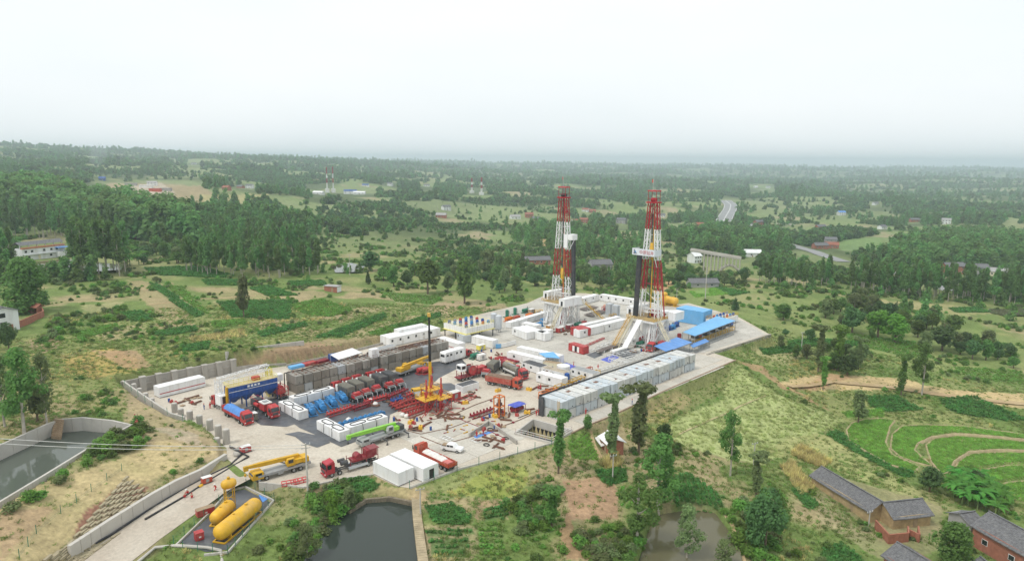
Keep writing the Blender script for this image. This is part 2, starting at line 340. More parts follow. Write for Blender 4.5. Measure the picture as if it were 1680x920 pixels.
# flat pieces cut into the land: (outline in world xy, height, blend width outside)
def wpoly(px, z): return [tuple(P(a, b, z))[:2] for a, b in px]
ROAD_PX = [(425, 792), (395, 770), (372, 752), (352, 765), (300, 800), (240, 838), (180, 875), (125, 919), (60, 960), (140, 990), (225, 919), (285, 878), (330, 838), (368, 800), (410, 789)]
POND_L = [tuple(P(*p))[:2] for p in [(-70, 790, 1.5), (0, 754, 1.5), (81, 716, 1.5), (103, 708.5, 1.5), (137, 705.5, 1.5), (186, 710, 1.5), (217, 697, 4.5), (150, 733, 4.5), (75, 779, 4.5), (0, 824, 4.5), (-70, 866, 4.5)]]
POND_M_PX = [(600, 824), (640, 822), (677, 832), (681, 860), (684, 890), (690, 960), (500, 960), (520, 900), (545, 868), (572, 842)]
POND_R_PX = [(1092, 848), (1130, 842), (1165, 845), (1182, 870), (1200, 905), (1215, 960), (1050, 960), (1062, 915), (1075, 870)]
COMP_PX = [(290, 892), (352, 835), (378, 805), (402, 800), (448, 820), (444, 832), (372, 905), (340, 908)]
FLATS = [
    (PAD, 0.0, 1.9, 0.06),
    (POND_L, 0.0, 0.9, 0),
    (wpoly(POND_M_PX, -1.8), -3.2, 1.6, 0),
    (wpoly(POND_R_PX, -7), -8.4, 2.0, 0),
    (wpoly(COMP_PX, -1.7), -1.7, 3.0, 0.04),
]
PIT_PX = [(846, 712), (875, 690), (938, 708), (905, 727)]
# paddies on the right, each a level step
PADDY = [
    ([(1389, 705), (1398, 694), (1418, 688), (1445, 686), (1468, 690), (1460, 700), (1453, 725), (1463, 745), (1490, 757), (1508, 766), (1500, 774), (1463, 763), (1420, 740), (1392, 722)], -12.6),
    ([(1461, 735), (1464, 712), (1480, 699), (1520, 697), (1580, 699), (1640, 707), (1700, 716), (1700, 723), (1640, 716), (1570, 711), (1530, 716), (1506, 727), (1500, 738), (1515, 752), (1530, 765), (1500, 758), (1475, 748)], -13.3),
    ([(1519, 730), (1535, 718), (1570, 714), (1640, 720), (1700, 727), (1700, 739), (1640, 737), (1590, 741), (1565, 757), (1558, 772), (1545, 778), (1528, 758)], -14.0),
    ([(1568, 765), (1576, 752), (1596, 744), (1640, 742), (1700, 743), (1700, 758), (1640, 760), (1605, 767), (1588, 777)], -14.6),
    ([(1598, 780), (1612, 771), (1650, 764), (1700, 762), (1700, 782), (1650, 786), (1625, 794)], -15.2),
    ([(1628, 800), (1655, 791), (1700, 787), (1700, 836), (1660, 828), (1640, 815)], -15.8),
]
for px, z in PADDY: FLATS.append((wpoly(px, z), z, 1.2, 0.0))
def z_land(x, y):
    """natural ground before the pad and the ponds are cut in"""
    r = np.hypot(x, y)
    z = z_base(x, y)
    z = z + (fbm(x / 9, y / 9, 3, 3) - 0.5) * 0.7 * (1 - sstep(r, 600, 1500))
    a = sstep(r, 420, 1000)
    z = z + a * (fbm(x / 210 + 3, y / 210, 11, 3) - 0.5) * 26 + sstep(r, 1400, 3500) * (fbm(x / 800, y / 800 + 5, 21, 3) - 0.5) * 70
    return z
_rc, _rs = None, None
ROADW = [((-16.0 + 0, 0))]
def road_axis():
    pts = [(440, 752, -.03), (393, 773, -0.2), (343, 798, -0.8), (292, 833, -1.6), (228, 877, -2.6), (150, 935, -3.6), (60, 1000, -4.4)]
    return [tuple(P(a, b, z)) for a, b, z in pts]
RAX = road_axis()
def z_road(x, y):
    best = np.full(x.shape, 1e9); zz = np.zeros(x.shape)
    for (ax, ay, az), (bx, by, bz) in zip(RAX[:-1], RAX[1:]):
        dx, dy = bx - ax, by - ay; t = np.clip(((x - ax) * dx + (y - ay) * dy) / (dx * dx + dy * dy), 0, 1)
        d = np.hypot(x - ax - t * dx, y - ay - t * dy); k = d < best
        best = np.where(k, d, best); zz = np.where(k, az + t * (bz - az), zz)
    return best, zz
def ground_z(x, y):
    x = np.atleast_1d(np.asarray(x, float)); y = np.atleast_1d(np.asarray(y, float))
    z = z_land(x, y); near = np.hypot(x, y) < 420
    if near.any():
        xn, yn, zn = x[near], y[near], z[near]
        d, zr = z_road(xn, yn); w = 1 - sstep(d, 5.0, 6.2)
        zn = zn * (1 - w) + (zr - 0.06) * w
        for poly, zf, bl, low in FLATS:
            bx = [p[0] for p in poly]; by = [p[1] for p in poly]
            k = (xn > min(bx) - bl) & (xn < max(bx) + bl) & (yn > min(by) - bl) & (yn < max(by) + bl)
            if not k.any(): continue
            ins = inpoly(xn[k], yn[k], poly); d = np.where(ins, 0, polydist(xn[k], yn[k], poly)); w = 1 - sstep(d, .45 * bl, bl)
            zn[k] = zn[k] * (1 - w) + (zf - low) * w
        # sump pit next to the right-hand tank stack
        ins = inpoly(xn, yn, PITW); zn[ins] = -4.2
        z[near] = zn
    return z
PITW = wpoly(PIT_PX, 0)
def gz(x, y): return float(ground_z(np.array([x]), np.array([y]))[0])
_ts = np.geomspace(80, 12000, 900)
def TP(px, py, fn=None):
    """point where the line of sight through a photo position meets the ground"""
    d = ray(px, py); x = d[0] * _ts; y = d[1] * _ts; zr = CAM_H + d[2] * _ts
    k = zr < 160
    dz = zr - (fn or ground_z)(x, y)
    i = np.argmax(dz < 0) if (dz < 0).any() else len(_ts) - 1
    lo, hi = (_ts[i - 1] if i else _ts[0]), _ts[i]
    for _ in range(3):
        tt = np.linspace(lo, hi, 12); dd = CAM_H + d[2] * tt - (fn or ground_z)(d[0] * tt, d[1] * tt)
        j = int(np.argmax(dd < 0)) if (dd < 0).any() else 11
        lo, hi = tt[max(j - 1, 0)], tt[j]
    t = (lo + hi) / 2
    x, y = d[0] * t, d[1] * t
    return Vector((x, y, gz(x, y)))

# ---------------------------------------------------------------- land cover, painted per vertex as real surface colour
GRASS = (0.15, 0.205, 0.062); DRYG = (0.27, 0.25, 0.10); LGRASS = (0.36, 0.40, 0.17); DKG = (0.050, 0.085, 0.028); SOIL = (0.346, 0.224, 0.128); TAN = (0.461, 0.339, 0.198)
RSOIL = (0.307, 0.160, 0.109); STUB = (0.371, 0.288, 0.173); GRAVEL = (0.422, 0.346, 0.256); WOOD = (0.095, 0.125, 0.05); PADDYG = (0.10, 0.19, 0.045); SANDY = (0.512, 0.384, 0.205); OCHRE = (0.461, 0.320, 0.109)
COVER = [  # (photo outline of the patch on the ground, colour, strength, edge noise px)
    ([(0, 560), (200, 540), (390, 560), (560, 545), (740, 520), (740, 545), (390, 610), (205, 630), (200, 680), (0, 640)], (0.243, 0.243, 0.096), .6),
    ([(395, 605), (545, 582), (700, 545), (640, 548), (505, 560), (385, 585)], (0.346, 0.256, 0.154), .75),
    ([(400, 612), (590, 575), (575, 570), (500, 562), (395, 590)], (0.320, 0.218, 0.134), .8),
    ([(100, 590), (180, 570), (230, 590), (225, 612), (150, 620), (110, 610)], OCHRE, .6),
    ([(150, 575), (230, 575), (250, 600), (210, 606)], (0.384, 0.243, 0.154), .7),
    ([(210, 700), (350, 720), (375, 745), (340, 760), (250, 740), (200, 690), (215, 640), (250, 665), (345, 715)], (0.384, 0.301, 0.179), .85),
    ([(240, 700), (310, 705), (345, 735), (300, 722)], GRAVEL, .7),
    ([(-20, 800), (80, 790), (190, 755), (260, 720), (360, 740), (240, 790), (105, 890), (60, 930), (-20, 930)], (0.461, 0.371, 0.198), .85),
    ([(0, 840), (90, 830), (20, 900), (0, 919)], (0.422, 0.282, 0.179), .6),
    ([(120, 880), (140, 840), (200, 798), (245, 797), (240, 812), (170, 860), (150, 880)], (0.256, 0.122, 0.090), .9),
    ([(420, 795), (600, 780), (620, 815), (560, 840), (480, 860), (430, 830)], (0.256, 0.243, 0.115), .6),
    ([(500, 800), (530, 795), (560, 808), (520, 815), (495, 812)], TAN, .7),
    ([(610, 795), (690, 800), (720, 795), (690, 830), (610, 815)], TAN, .6),
    ([(690, 800), (760, 770), (890, 725), (960, 705), (1000, 700), (960, 740), (900, 770), (820, 800), (770, 820)], (0.294, 0.307, 0.128), .7),
    ([(735, 810), (790, 775), (860, 765), (870, 790), (840, 820), (790, 815)], (0.282, 0.320, 0.077), .8),
    ([(880, 750), (960, 730), (985, 760), (930, 790), (880, 780)], STUB, .85),
    ([(925, 790), (990, 778), (1015, 800), (1010, 850), (930, 852), (922, 810)], (0.371, 0.237, 0.147), .9),
    ([(915, 850), (940, 850), (950, 890), (990, 919), (930, 919)], SOIL, .9),
    ([(775, 820), (840, 815), (835, 850), (780, 855)], (0.358, 0.256, 0.154), .8),
    ([(690, 865), (790, 860), (780, 919), (690, 919)], (0.307, 0.256, 0.147), .7),
    ([(1207, 592), (1260, 640), (1388, 690), (1340, 712), (1250, 765), (1150, 740), (1070, 712), (1120, 680), (1180, 660), (1190, 640)], LGRASS, .95),
    ([(1207, 592), (1190, 640), (1120, 680), (1040, 700), (990, 690), (1100, 640)], (0.230, 0.237, 0.096), .85),
    ([(1060, 660), (1110, 640), (1140, 655), (1090, 690), (1040, 690)], (0.346, 0.269, 0.141), .6),
    ([(1205, 590), (1250, 600), (1300, 640), (1375, 680), (1300, 645), (1240, 610)], (0.384, 0.243, 0.141), .8),
    ([(1280, 625), (1360, 612), (1480, 620), (1560, 640), (1680, 645), (1690, 672), (1600, 660), (1480, 640), (1380, 640), (1300, 640)], SANDY, .9),
    ([(1300, 640), (1360, 612), (1400, 618), (1340, 640)], (0.397, 0.243, 0.141), .7),
    ([(1250, 745), (1300, 715), (1345, 710), (1490, 790), (1540, 830), (1350, 765)], (0.333, 0.333, 0.141), .8),
    ([(1330, 765), (1545, 830), (1560, 900), (1450, 919), (1350, 860)], (0.307, 0.269, 0.154), .6),
    ([(1230, 570), (1330, 570), (1300, 600), (1250, 590)], (0.384, 0.346, 0.179), .7),
    ([(1090, 500), (1160, 470), (1300, 480), (1500, 520), (1680, 560), (1680, 620), (1400, 600), (1260, 545), (1210, 515)], (0.211, 0.256, 0.090), .6),
    ([(1430, 490), (1560, 500), (1640, 515), (1560, 518), (1450, 500)], (0.384, 0.333, 0.166), .7),
    ([(205, 460), (285, 465), (330, 520), (270, 530), (240, 495)], (0.346, 0.275, 0.154), .8),
    ([(330, 470), (480, 480), (480, 500), (350, 490)], (0.333, 0.282, 0.147), .7),
    ([(690, 510), (720, 495), (770, 495), (735, 515)], STUB, .9), ([(410, 530), (470, 520), (500, 526), (430, 542)], (0.37, 0.29, 0.17), .85), ([(560, 548), (640, 525), (650, 530), (590, 556)], (0.36, 0.30, 0.17), .8), ([(150, 548), (235, 530), (245, 545), (180, 560)], (0.37, 0.30, 0.17), .7), ([(545, 512), (610, 500), (640, 505), (560, 530)], (0.35, 0.28, 0.16), .8), ([(470, 478), (530, 478), (545, 486), (480, 490)], (0.33, 0.27, 0.15), .8), ([(255, 530), (310, 528), (340, 545), (270, 545)], (0.34, 0.26, 0.15), .8), ([(640, 470), (700, 468), (720, 478), (650, 482)], (0.32, 0.29, 0.14), .8),
    ([(660, 490), (690, 486), (700, 500), (640, 525), (625, 515)], (0.30, 0.28, 0.13), .7), ([(130, 500), (200, 495), (205, 505), (140, 512)], (0.36, 0.33, 0.17), .7), ([(45, 560), (90, 545), (110, 560), (60, 590)], (0.33, 0.25, 0.15), .8), ([(880, 470), (960, 462), (1000, 470), (930, 478)], (0.30, 0.28, 0.13), .7), ([(1290, 500), (1400, 510), (1420, 530), (1320, 520)], (0.20, 0.27, 0.09), .8),
    ([(785, 505), (830, 497), (835, 508), (800, 512)], STUB, .8),
    ([(70, 440), (120, 420), (330, 430), (340, 450), (160, 460)], (0.256, 0.256, 0.115), .6),
    ([(130, 330), (180, 300), (330, 305), (370, 330), (300, 350), (180, 345)], (0.346, 0.269, 0.160), .85),
    ([(180, 310), (265, 300), (290, 318), (200, 325)], (0.461, 0.397, 0.307), .8),
    ([(330, 320), (440, 318), (430, 335), (330, 332)], (0.371, 0.333, 0.154), .8),
    ([(1080, 455), (1100, 440), (1105, 470), (1085, 490), (1068, 492)], (0.461, 0.301, 0.154), .9),
    ([(985, 415), (1015, 422), (1028, 436), (1000, 432)], (0.512, 0.346, 0.179), .9),
    ([(870, 370), (890, 380), (900, 410), (885, 408)], (0.461, 0.320, 0.154), .8),
    ([(1370, 390), (1450, 390), (1440, 415), (1380, 410)], (0.166, 0.256, 0.090), .8),
    ([(1180, 405), (1280, 400), (1290, 412), (1190, 420)], (0.154, 0.256, 0.077), .8),
]
CROPS = [  # outline, row gap, plant gap, direction (deg), plant, size
    ([(235, 440), (330, 438), (385, 452), (370, 456), (260, 452)], 1.3, 1.0, 20, 0, 1.8), ([(240, 463), (262, 466), (335, 517), (318, 522)], 1.5, .9, -50, 0, 1.7), ([(265, 466), (300, 470), (345, 515), (338, 517)], 1.4, 1.0, -50, 2, 1.4), ([(355, 495), (480, 492), (475, 525), (380, 520)], 1.3, .9, 10, 0, 1.6), ([(408, 473), (440, 468), (490, 485), (440, 486)], 1.2, .9, 10, 0, 1.6),
    ([(240, 545), (320, 535), (325, 543), (265, 552)], 1.0, .7, 30, 0, 1.4), ([(195, 512), (235, 510), (255, 526), (215, 528)], 1.6, .8, -45, 0, 1.5), ([(295, 568), (345, 560), (340, 573), (300, 576)], .9, .7, 20, 0, 1.4), ([(310, 553), (400, 540), (405, 552), (315, 562)], 1.3, .9, 40, 3, .7),
    ([(510, 555), (540, 545), (630, 513), (635, 520), (560, 553)], 1.1, .8, 28, 0, 1.5), ([(470, 500), (530, 490), (580, 510), (540, 520), (500, 515)], 1.2, .9, 15, 2, 1.5), ([(620, 478), (700, 485), (740, 478), (710, 500), (650, 495)], 1.8, 1.1, 20, 2, 1.3), ([(780, 520), (800, 508), (830, 506), (815, 516)], 1.0, .8, 20, 0, 1.3), ([(815, 518), (840, 507), (880, 500), (860, 512)], 1.0, .8, 20, 0, 1.3),
    ([(550, 785), (590, 778), (625, 795), (615, 806), (565, 808), (555, 800)], .8, .6, 35, 0, 1.15), ([(698, 830), (740, 824), (772, 845), (770, 860), (710, 858)], .75, .6, 25, 0, 1.1), ([(700, 808), (760, 808), (765, 815), (705, 822)], 1.6, .9, 0, 2, .9), ([(705, 885), (770, 880), (765, 915), (710, 915)], 1.6, 1.1, 10, 0, 1.2), ([(780, 862), (825, 858), (830, 915), (790, 918)], 1.8, .9, 5, 2, 1.4),
    ([(975, 770), (1025, 768), (1030, 790), (1000, 796), (985, 788)], .8, .6, 15, 0, 1.2), ([(1100, 785), (1130, 775), (1185, 815), (1190, 838), (1110, 828)], 1.15, .6, 82, 0, 1.25), ([(930, 720), (965, 706), (985, 755), (940, 752)], .8, .6, 60, 4, 1.2),
    ([(1355, 712), (1375, 706), (1460, 755), (1505, 782), (1480, 782), (1410, 745)], .9, .6, -52, 0, 1.3), ([(1380, 676), (1450, 668), (1448, 683), (1392, 686)], 1.0, .5, 10, 4, 1.6), ([(1420, 650), (1470, 648), (1515, 672), (1450, 676), (1425, 664)], 1.1, .7, -10, 0, 1.4),
    ([(1296, 745), (1312, 728), (1365, 755), (1350, 768)], .8, .6, -30, 3, 1.0), ([(1280, 765), (1300, 755), (1335, 800), (1315, 815)], .9, .7, -50, 3, .9), ([(1295, 800), (1312, 800), (1345, 830), (1325, 836)], .8, .6, -45, 0, 1.1), ([(1260, 790), (1285, 810), (1300, 850), (1270, 860)], .9, .7, -60, 2, 1.2), ([(1345, 905), (1380, 890), (1420, 920), (1350, 922)], .8, .6, -40, 0, 1.2),
    ([(985, 760), (1010, 745), (1020, 765), (995, 770)], .7, .6, 20, 3, 1.2), ([(1290, 560), (1330, 556), (1420, 560), (1400, 568), (1300, 570)], 1.2, .8, -5, 0, 1.7), ([(1245, 572), (1330, 566), (1325, 574), (1255, 582)], 1.1, .8, -5, 0, 1.6), ([(1130, 478), (1170, 472), (1200, 482), (1140, 488)], 1.2, .9, -10, 4, 2.0), ([(1170, 470), (1230, 480), (1200, 486)], 1.2, .9, -10, 0, 1.8),
    ([(1555, 506), (1600, 504), (1625, 512), (1570, 513)], 1.2, .9, -5, 0, 1.8), ([(1380, 545), (1500, 560), (1540, 590), (1480, 585), (1400, 565)], 2.2, 1.0, -35, 2, 1.5), ([(1560, 600), (1680, 610), (1680, 630), (1600, 622)], 2.0, 1.2, -20, 2, 1.5), ([(1540, 655), (1600, 650), (1690, 690), (1640, 690), (1560, 675)], 1.3, .9, -25, 0, 1.7), ([(860, 900), (930, 860), (915, 840), (850, 870)], 1.6, .9, 30, 2, 1.3)]
CROPS += [([(420, 545), (500, 528), (505, 534), (430, 553)], 1.0, .8, 25, 0, 1.4), ([(345, 527), (400, 523), (406, 532), (352, 538)], 1.1, .8, 10, 2, 1.4), ([(600, 546), (690, 520), (696, 526), (622, 551)], 1.1, .8, 28, 2, 1.4), ([(120, 546), (190, 531), (196, 539), (130, 557)], 1.1, .8, 20, 2, 1.5), ([(470, 462), (530, 460), (536, 468), (480, 470)], 1.2, .9, 5, 0, 1.6), ([(330, 459), (395, 460), (400, 468), (340, 468)], 1.2, .9, 5, 0, 1.6), ([(640, 535), (720, 512), (726, 517), (660, 541)], 1.1, .8, 25, 0, 1.4), ([(700, 870), (775, 866), (778, 876), (702, 880)], 1.3, .8, 3, 0, 1.2), ([(790, 835), (835, 828), (832, 850), (795, 855)], 1.2, .7, 20, 0, 1.2), ([(1010, 800), (1060, 795), (1070, 825), (1020, 835)], 1.2, .7, 60, 2, 1.2)]
CROPC = {0: (0.085, 0.17, 0.05), 2: (0.16, 0.22, 0.075), 3: (0.40, 0.31, 0.17), 4: (0.17, 0.28, 0.075)}
def cover_rgb(x, y, z):
    r = np.hypot(x, y); px, py = proj(x, y, z)
    col = np.empty((x.size, 3))
    a = fbm(x / 14, y / 14, 31, 4)[:, None]; b = fbm(x / 3.1, y / 3.1, 41, 3)[:, None]; c = fbm(x / 60, y / 60, 51, 3)[:, None]
    col[:] = np.array(GRASS) * (1 - sstep(a, .45, .65)) + np.array((0.235, 0.255, 0.098)) * sstep(a, .45, .65)
    k = sstep(c, .54, .68) * sstep(a, .45, .62) * .8; col = col * (1 - k) + np.array((0.36, 0.285, 0.165)) * k
    far = sstep(r, 380, 700)[:, None]
    f1 = fbm(x / 120, y / 120, 61, 4)[:, None]; f2 = fbm(x / 45, y / 45, 71, 3)[:, None]
    fc = np.array(WOOD) * (1 - sstep(f1, .46, .58)) + np.array((0.185, 0.24, 0.09)) * sstep(f1, .46, .58)
    k2 = sstep(f2, .57, .68) * sstep(f1, .48, .6); fc = fc * (1 - k2) + np.array((0.31, 0.265, 0.155)) * k2
    k3 = sstep(fbm(x / 300 + 7, y / 300, 81, 3)[:, None], .56, .66) * .7; fc = fc * (1 - k3) + np.array((0.21, 0.25, 0.11)) * k3
    col = col * (1 - far) + fc * far
    wob = np.clip(1 - r / 900, .15, 1)
    qx = px + (fbm(x / 4, y / 4, 91, 3) - .5) * 22 * wob; qy = py + (fbm(x / 4, y / 4, 95, 3) - .5) * 10 * wob
    for poly, cc, s in COVER:
        xs = [p[0] for p in poly]; ys = [p[1] for p in poly]
        k = np.nonzero((qx > min(xs)) & (qx < max(xs)) & (qy > min(ys)) & (qy < max(ys)))[0]
        if k.size == 0: continue
        ins = inpoly(qx[k], qy[k], poly); k = k[ins]
        s2 = (s * np.clip(.75 + .5 * a[k], .3, 1)); col[k] = col[k] * (1 - s2) + np.array(cc) * s2
    for c in CROPS:
        xs = [p[0] for p in c[0]]; ys = [p[1] for p in c[0]]; k = np.nonzero((px > min(xs)) & (px < max(xs)) & (py > min(ys)) & (py < max(ys)))[0]
        if k.size: k = k[inpoly(px[k], py[k], c[0])]; col[k] = col[k] * .25 + np.array(CROPC[c[4]]) * .75
    col *= (.78 + .44 * b)
    return col

def ground_material():
    m = bpy.data.materials.new('land_surface'); m.use_nodes = True; nt = m.node_tree; n = nt.nodes; l = nt.links
    b = n['Principled BSDF']; b.inputs['Roughness'].default_value = 0.95; b.inputs['Specular IOR Level'].default_value = 0.1
    at = n.new('ShaderNodeAttribute'); at.attribute_name = 'cover'
    geo = n.new('ShaderNodeNewGeometry')
    nz = n.new('ShaderNodeTexNoise'); nz.inputs['Scale'].default_value = 1.1; nz.inputs['Detail'].default_value = 6; nz.inputs['Roughness'].default_value = 0.7
    l.new(geo.outputs['Position'], nz.inputs['Vector'])
    mr = n.new('ShaderNodeMapRange'); mr.inputs['From Min'].default_value = 0.3; mr.inputs['From Max'].default_value = 0.7; mr.inputs['To Min'].default_value = 0.68; mr.inputs['To Max'].default_value = 1.32
    l.new(nz.outputs['Fac'], mr.inputs['Value'])
    mx = n.new('ShaderNodeVectorMath'); mx.operation = 'SCALE'; l.new(at.outputs['Color'], mx.inputs[0]); l.new(mr.outputs['Result'], mx.inputs['Scale'])
    l.new(mx.outputs['Vector'], b.inputs['Base Color'])
    bp = n.new('ShaderNodeBump'); bp.inputs['Strength'].default_value = 0.5; bp.inputs['Distance'].default_value = 0.3
    l.new(nz.outputs['Fac'], bp.inputs['Height']); l.new(bp.outputs['Normal'], b.inputs['Normal'])
    return m
def make_ground():
    rr = np.concatenate([np.linspace(20, 88, 12)[:-1], np.arange(88, 330, 0.7), 330 * 1.013 ** np.arange(0, 277)]); rr[-1] = 11800
    th = np.concatenate([np.radians(np.linspace(-80, -43, 20)[:-1]), np.radians(np.linspace(-43, 43, 480)), np.radians(np.linspace(43, 80, 20)[1:])])
    Rg, Tg = np.meshgrid(rr, th, indexing='ij'); x = (Rg * np.sin(Tg)).ravel(); y = (Rg * np.cos(Tg)).ravel()
    z = ground_z(x, y); col = cover_rgb(x, y, z)
    nr, nc = len(rr), len(th); i = np.arange((nr - 1) * (nc - 1)); r0 = i // (nc - 1); c0 = i % (nc - 1)
    a = r0 * nc + c0; q = np.stack([a, a + 1, a + nc + 1, a + nc], 1)[:, ::-1]
    me = bpy.data.meshes.new('ground'); me.vertices.add(x.size); me.vertices.foreach_set('co', np.stack([x, y, z], 1).astype(np.float32).ravel())
    me.loops.add(q.size); me.loops.foreach_set('vertex_index', q.astype(np.int32).ravel())
    me.polygons.add(len(q)); me.polygons.foreach_set('loop_start', np.arange(0, q.size, 4, dtype=np.int32))
    me.polygons.foreach_set('use_smooth', np.ones(len(q), bool)); me.update(calc_edges=True); me.validate()
    at = me.color_attributes.new('cover', 'FLOAT_COLOR', 'POINT'); at.data.foreach_set('color', np.concatenate([col, np.ones((x.size, 1))], 1).astype(np.float32).ravel())
    me.materials.append(ground_material())
    o = bpy.data.objects.new('ground', me); C.objects.link(o); tag(o, kind='structure'); return o
make_ground()
# ---------------------------------------------------------------- ground works: pad, road, ponds, walls
def polymesh(name, pts, z, m, parent=None, kind=None, zf=None):
    bm = bmesh.new(); vs = [bm.verts.new((p[0], p[1], zf(p) if zf else z)) for p in pts]
    f = bm.faces.new(vs)
    if f.normal.z < 0: f.normal_flip()
    bmesh.ops.triangulate(bm, faces=[f]); bm.normal_update()
    for f in bm.faces:
        if f.normal.z < 0: f.normal_flip()
    me = bpy.data.meshes.new(name); bm.to_mesh(me); bm.free(); me.materials.append(m)
    o = bpy.data.objects.new(name, me); C.objects.link(o)
    if parent is not None: o.parent = parent
    if kind: o['kind'] = kind
    return o
def yard_mat(name, c1, c2, stain, s_amt=0.6, sc=0.06):
    m = bpy.data.materials.new(name); m.use_nodes = True; nt = m.node_tree; n = nt.nodes; l = nt.links
    b = n['Principled BSDF']; b.inputs['Roughness'].default_value = 0.92; b.inputs['Specular IOR Level'].default_value = 0.15
    g = n.new('ShaderNodeNewGeometry'); outs = []
    for s, d in ((sc, 5), (sc * 4, 6), (1.6, 5)):
        z = n.new('ShaderNodeTexNoise'); z.inputs['Scale'].default_value = s; z.inputs['Detail'].default_value = d; z.inputs['Roughness'].default_value = 0.62; l.new(g.outputs['Position'], z.inputs['Vector']); outs.append(z.outputs['Fac'])
    r = n.new('ShaderNodeValToRGB'); r.color_ramp.elements[0].position = 0.38; r.color_ramp.elements[1].position = 0.62
    r.color_ramp.elements[0].color = (*c1, 1); r.color_ramp.elements[1].color = (*c2, 1); l.new(outs[0], r.inputs['Fac'])
    r2 = n.new('ShaderNodeValToRGB'); r2.color_ramp.elements[0].position = 0.52; r2.color_ramp.elements[1].position = 0.72
    r2.color_ramp.elements[0].color = (0, 0, 0, 1); r2.color_ramp.elements[1].color = (s_amt, s_amt, s_amt, 1); l.new(outs[1], r2.inputs['Fac'])
    x = n.new('ShaderNodeMixRGB'); x.inputs['Color2'].default_value = (*stain, 1); l.new(r2.outputs['Color'], x.inputs['Fac']); l.new(r.outputs['Color'], x.inputs['Color1'])
    mr = n.new('ShaderNodeMapRange'); mr.inputs['From Min'].default_value = 0.3; mr.inputs['From Max'].default_value = 0.7; mr.inputs['To Min'].default_value = 0.86; mr.inputs['To Max'].default_value = 1.14; l.new(outs[2], mr.inputs['Value']); oi = n.new('ShaderNodeObjectInfo'); ov = n.new('ShaderNodeMapRange'); ov.inputs['To Min'].default_value = .9; ov.inputs['To Max'].default_value = 1.08; l.new(oi.outputs['Random'], ov.inputs['Value']); mu = n.new('ShaderNodeMath'); mu.operation = 'MULTIPLY'; l.new(mr.outputs['Result'], mu.inputs[0]); l.new(ov.outputs['Result'], mu.inputs[1])
    sc_ = n.new('ShaderNodeVectorMath'); sc_.operation = 'SCALE'; l.new(x.outputs['Color'], sc_.inputs[0]); l.new(mu.outputs[0], sc_.inputs['Scale'])
    l.new(sc_.outputs['Vector'], b.inputs['Base Color'])
    bp = n.new('ShaderNodeBump'); bp.inputs['Strength'].default_value = 0.25; bp.inputs['Distance'].default_value = 0.08; l.new(outs[2], bp.inputs['Height']); l.new(bp.outputs['Normal'], b.inputs['Normal'])
    MATS[name] = m; return m
YARD = yard_mat('trodden_gravel_yard', (0.46, 0.41, 0.335), (0.55, 0.50, 0.42), (0.31, 0.255, 0.195), .75)
APRON = yard_mat('worn_concrete_apron', (0.44, 0.42, 0.37), (0.52, 0.495, 0.44), (0.27, 0.24, 0.20), 0.8, 0.08)
ROADM = yard_mat('dusty_concrete_road', (0.46, 0.40, 0.325), (0.53, 0.475, 0.395), (0.36, 0.29, 0.22), 0.5, 0.1)
SLABM = yard_mat('cast_concrete_slab', (0.47, 0.44, 0.38), (0.53, 0.50, 0.44), (0.36, 0.32, 0.26), 0.6, 0.1)
def water_mat(name, col, rough=0.06):
    m = bpy.data.materials.new(name); m.use_nodes = True; nt = m.node_tree; n = nt.nodes; l = nt.links
    b = n['Principled BSDF']; b.inputs['Base Color'].default_value = (*col, 1); b.inputs['Roughness'].default_value = rough; b.inputs['Specular IOR Level'].default_value = 0.5; b.inputs['IOR'].default_value = 1.33
    g = n.new('ShaderNodeNewGeometry'); z = n.new('ShaderNodeTexNoise'); z.inputs['Scale'].default_value = 0.9; z.inputs['Detail'].default_value = 3; l.new(g.outputs['Position'], z.inputs['Vector'])
    bp = n.new('ShaderNodeBump'); bp.inputs['Strength'].default_value = 0.06; bp.inputs['Distance'].default_value = 0.1; l.new(z.outputs['Fac'], bp.inputs['Height']); l.new(bp.outputs['Normal'], b.inputs['Normal'])
    return m

pad = polymesh('drilling_pad', PAD, 0.0, YARD, kind='structure')
# the pit is an opening: rebuild the pad surface with it left out
def pad_with_hole():
    bm = bmesh.new()
    outer = [bm.verts.new((x, y, 0)) for x, y in PAD]; e = []
    for i in range(len(outer)): e.append(bm.edges.new((outer[i], outer[(i + 1) % len(outer)])))
    inner = [bm.verts.new((x, y, 0)) for x, y in PITW]
    for i in range(4): e.append(bm.edges.new((inner[i], inner[(i + 1) % 4])))
    bmesh.ops.triangle_fill(bm, use_beauty=True, use_dissolve=False, edges=e)
    for f in bm.faces:
        if f.normal.z < 0: f.normal_flip()
    me = bpy.data.meshes.new('drilling_pad'); bm.to_mesh(me); bm.free(); me.materials.append(YARD); pad.data = me
pad_with_hole()
U = Vector((math.cos(R(45)), math.sin(R(45)), 0)); V = Vector((-math.sin(R(45)), math.cos(R(45)), 0))   # the site grid: U runs away to the right, V away to the left
RZ = R(45)
def strip_sheet(name, pxs, z, m, parent): return polymesh(name, wpoly(pxs, 0), z, m, parent)
strip_sheet('apron', [(760, 566), (735, 545), (742, 535), (800, 514), (865, 499), (895, 484), (960, 484), (1045, 494), (1090, 504), (1130, 499), (1210, 522), (1255, 548), (1228, 556), (1160, 577), (1140, 580), (1085, 592), (1000, 618), (905, 650), (880, 640), (930, 600), (830, 560)], 0.02, APRON, pad)
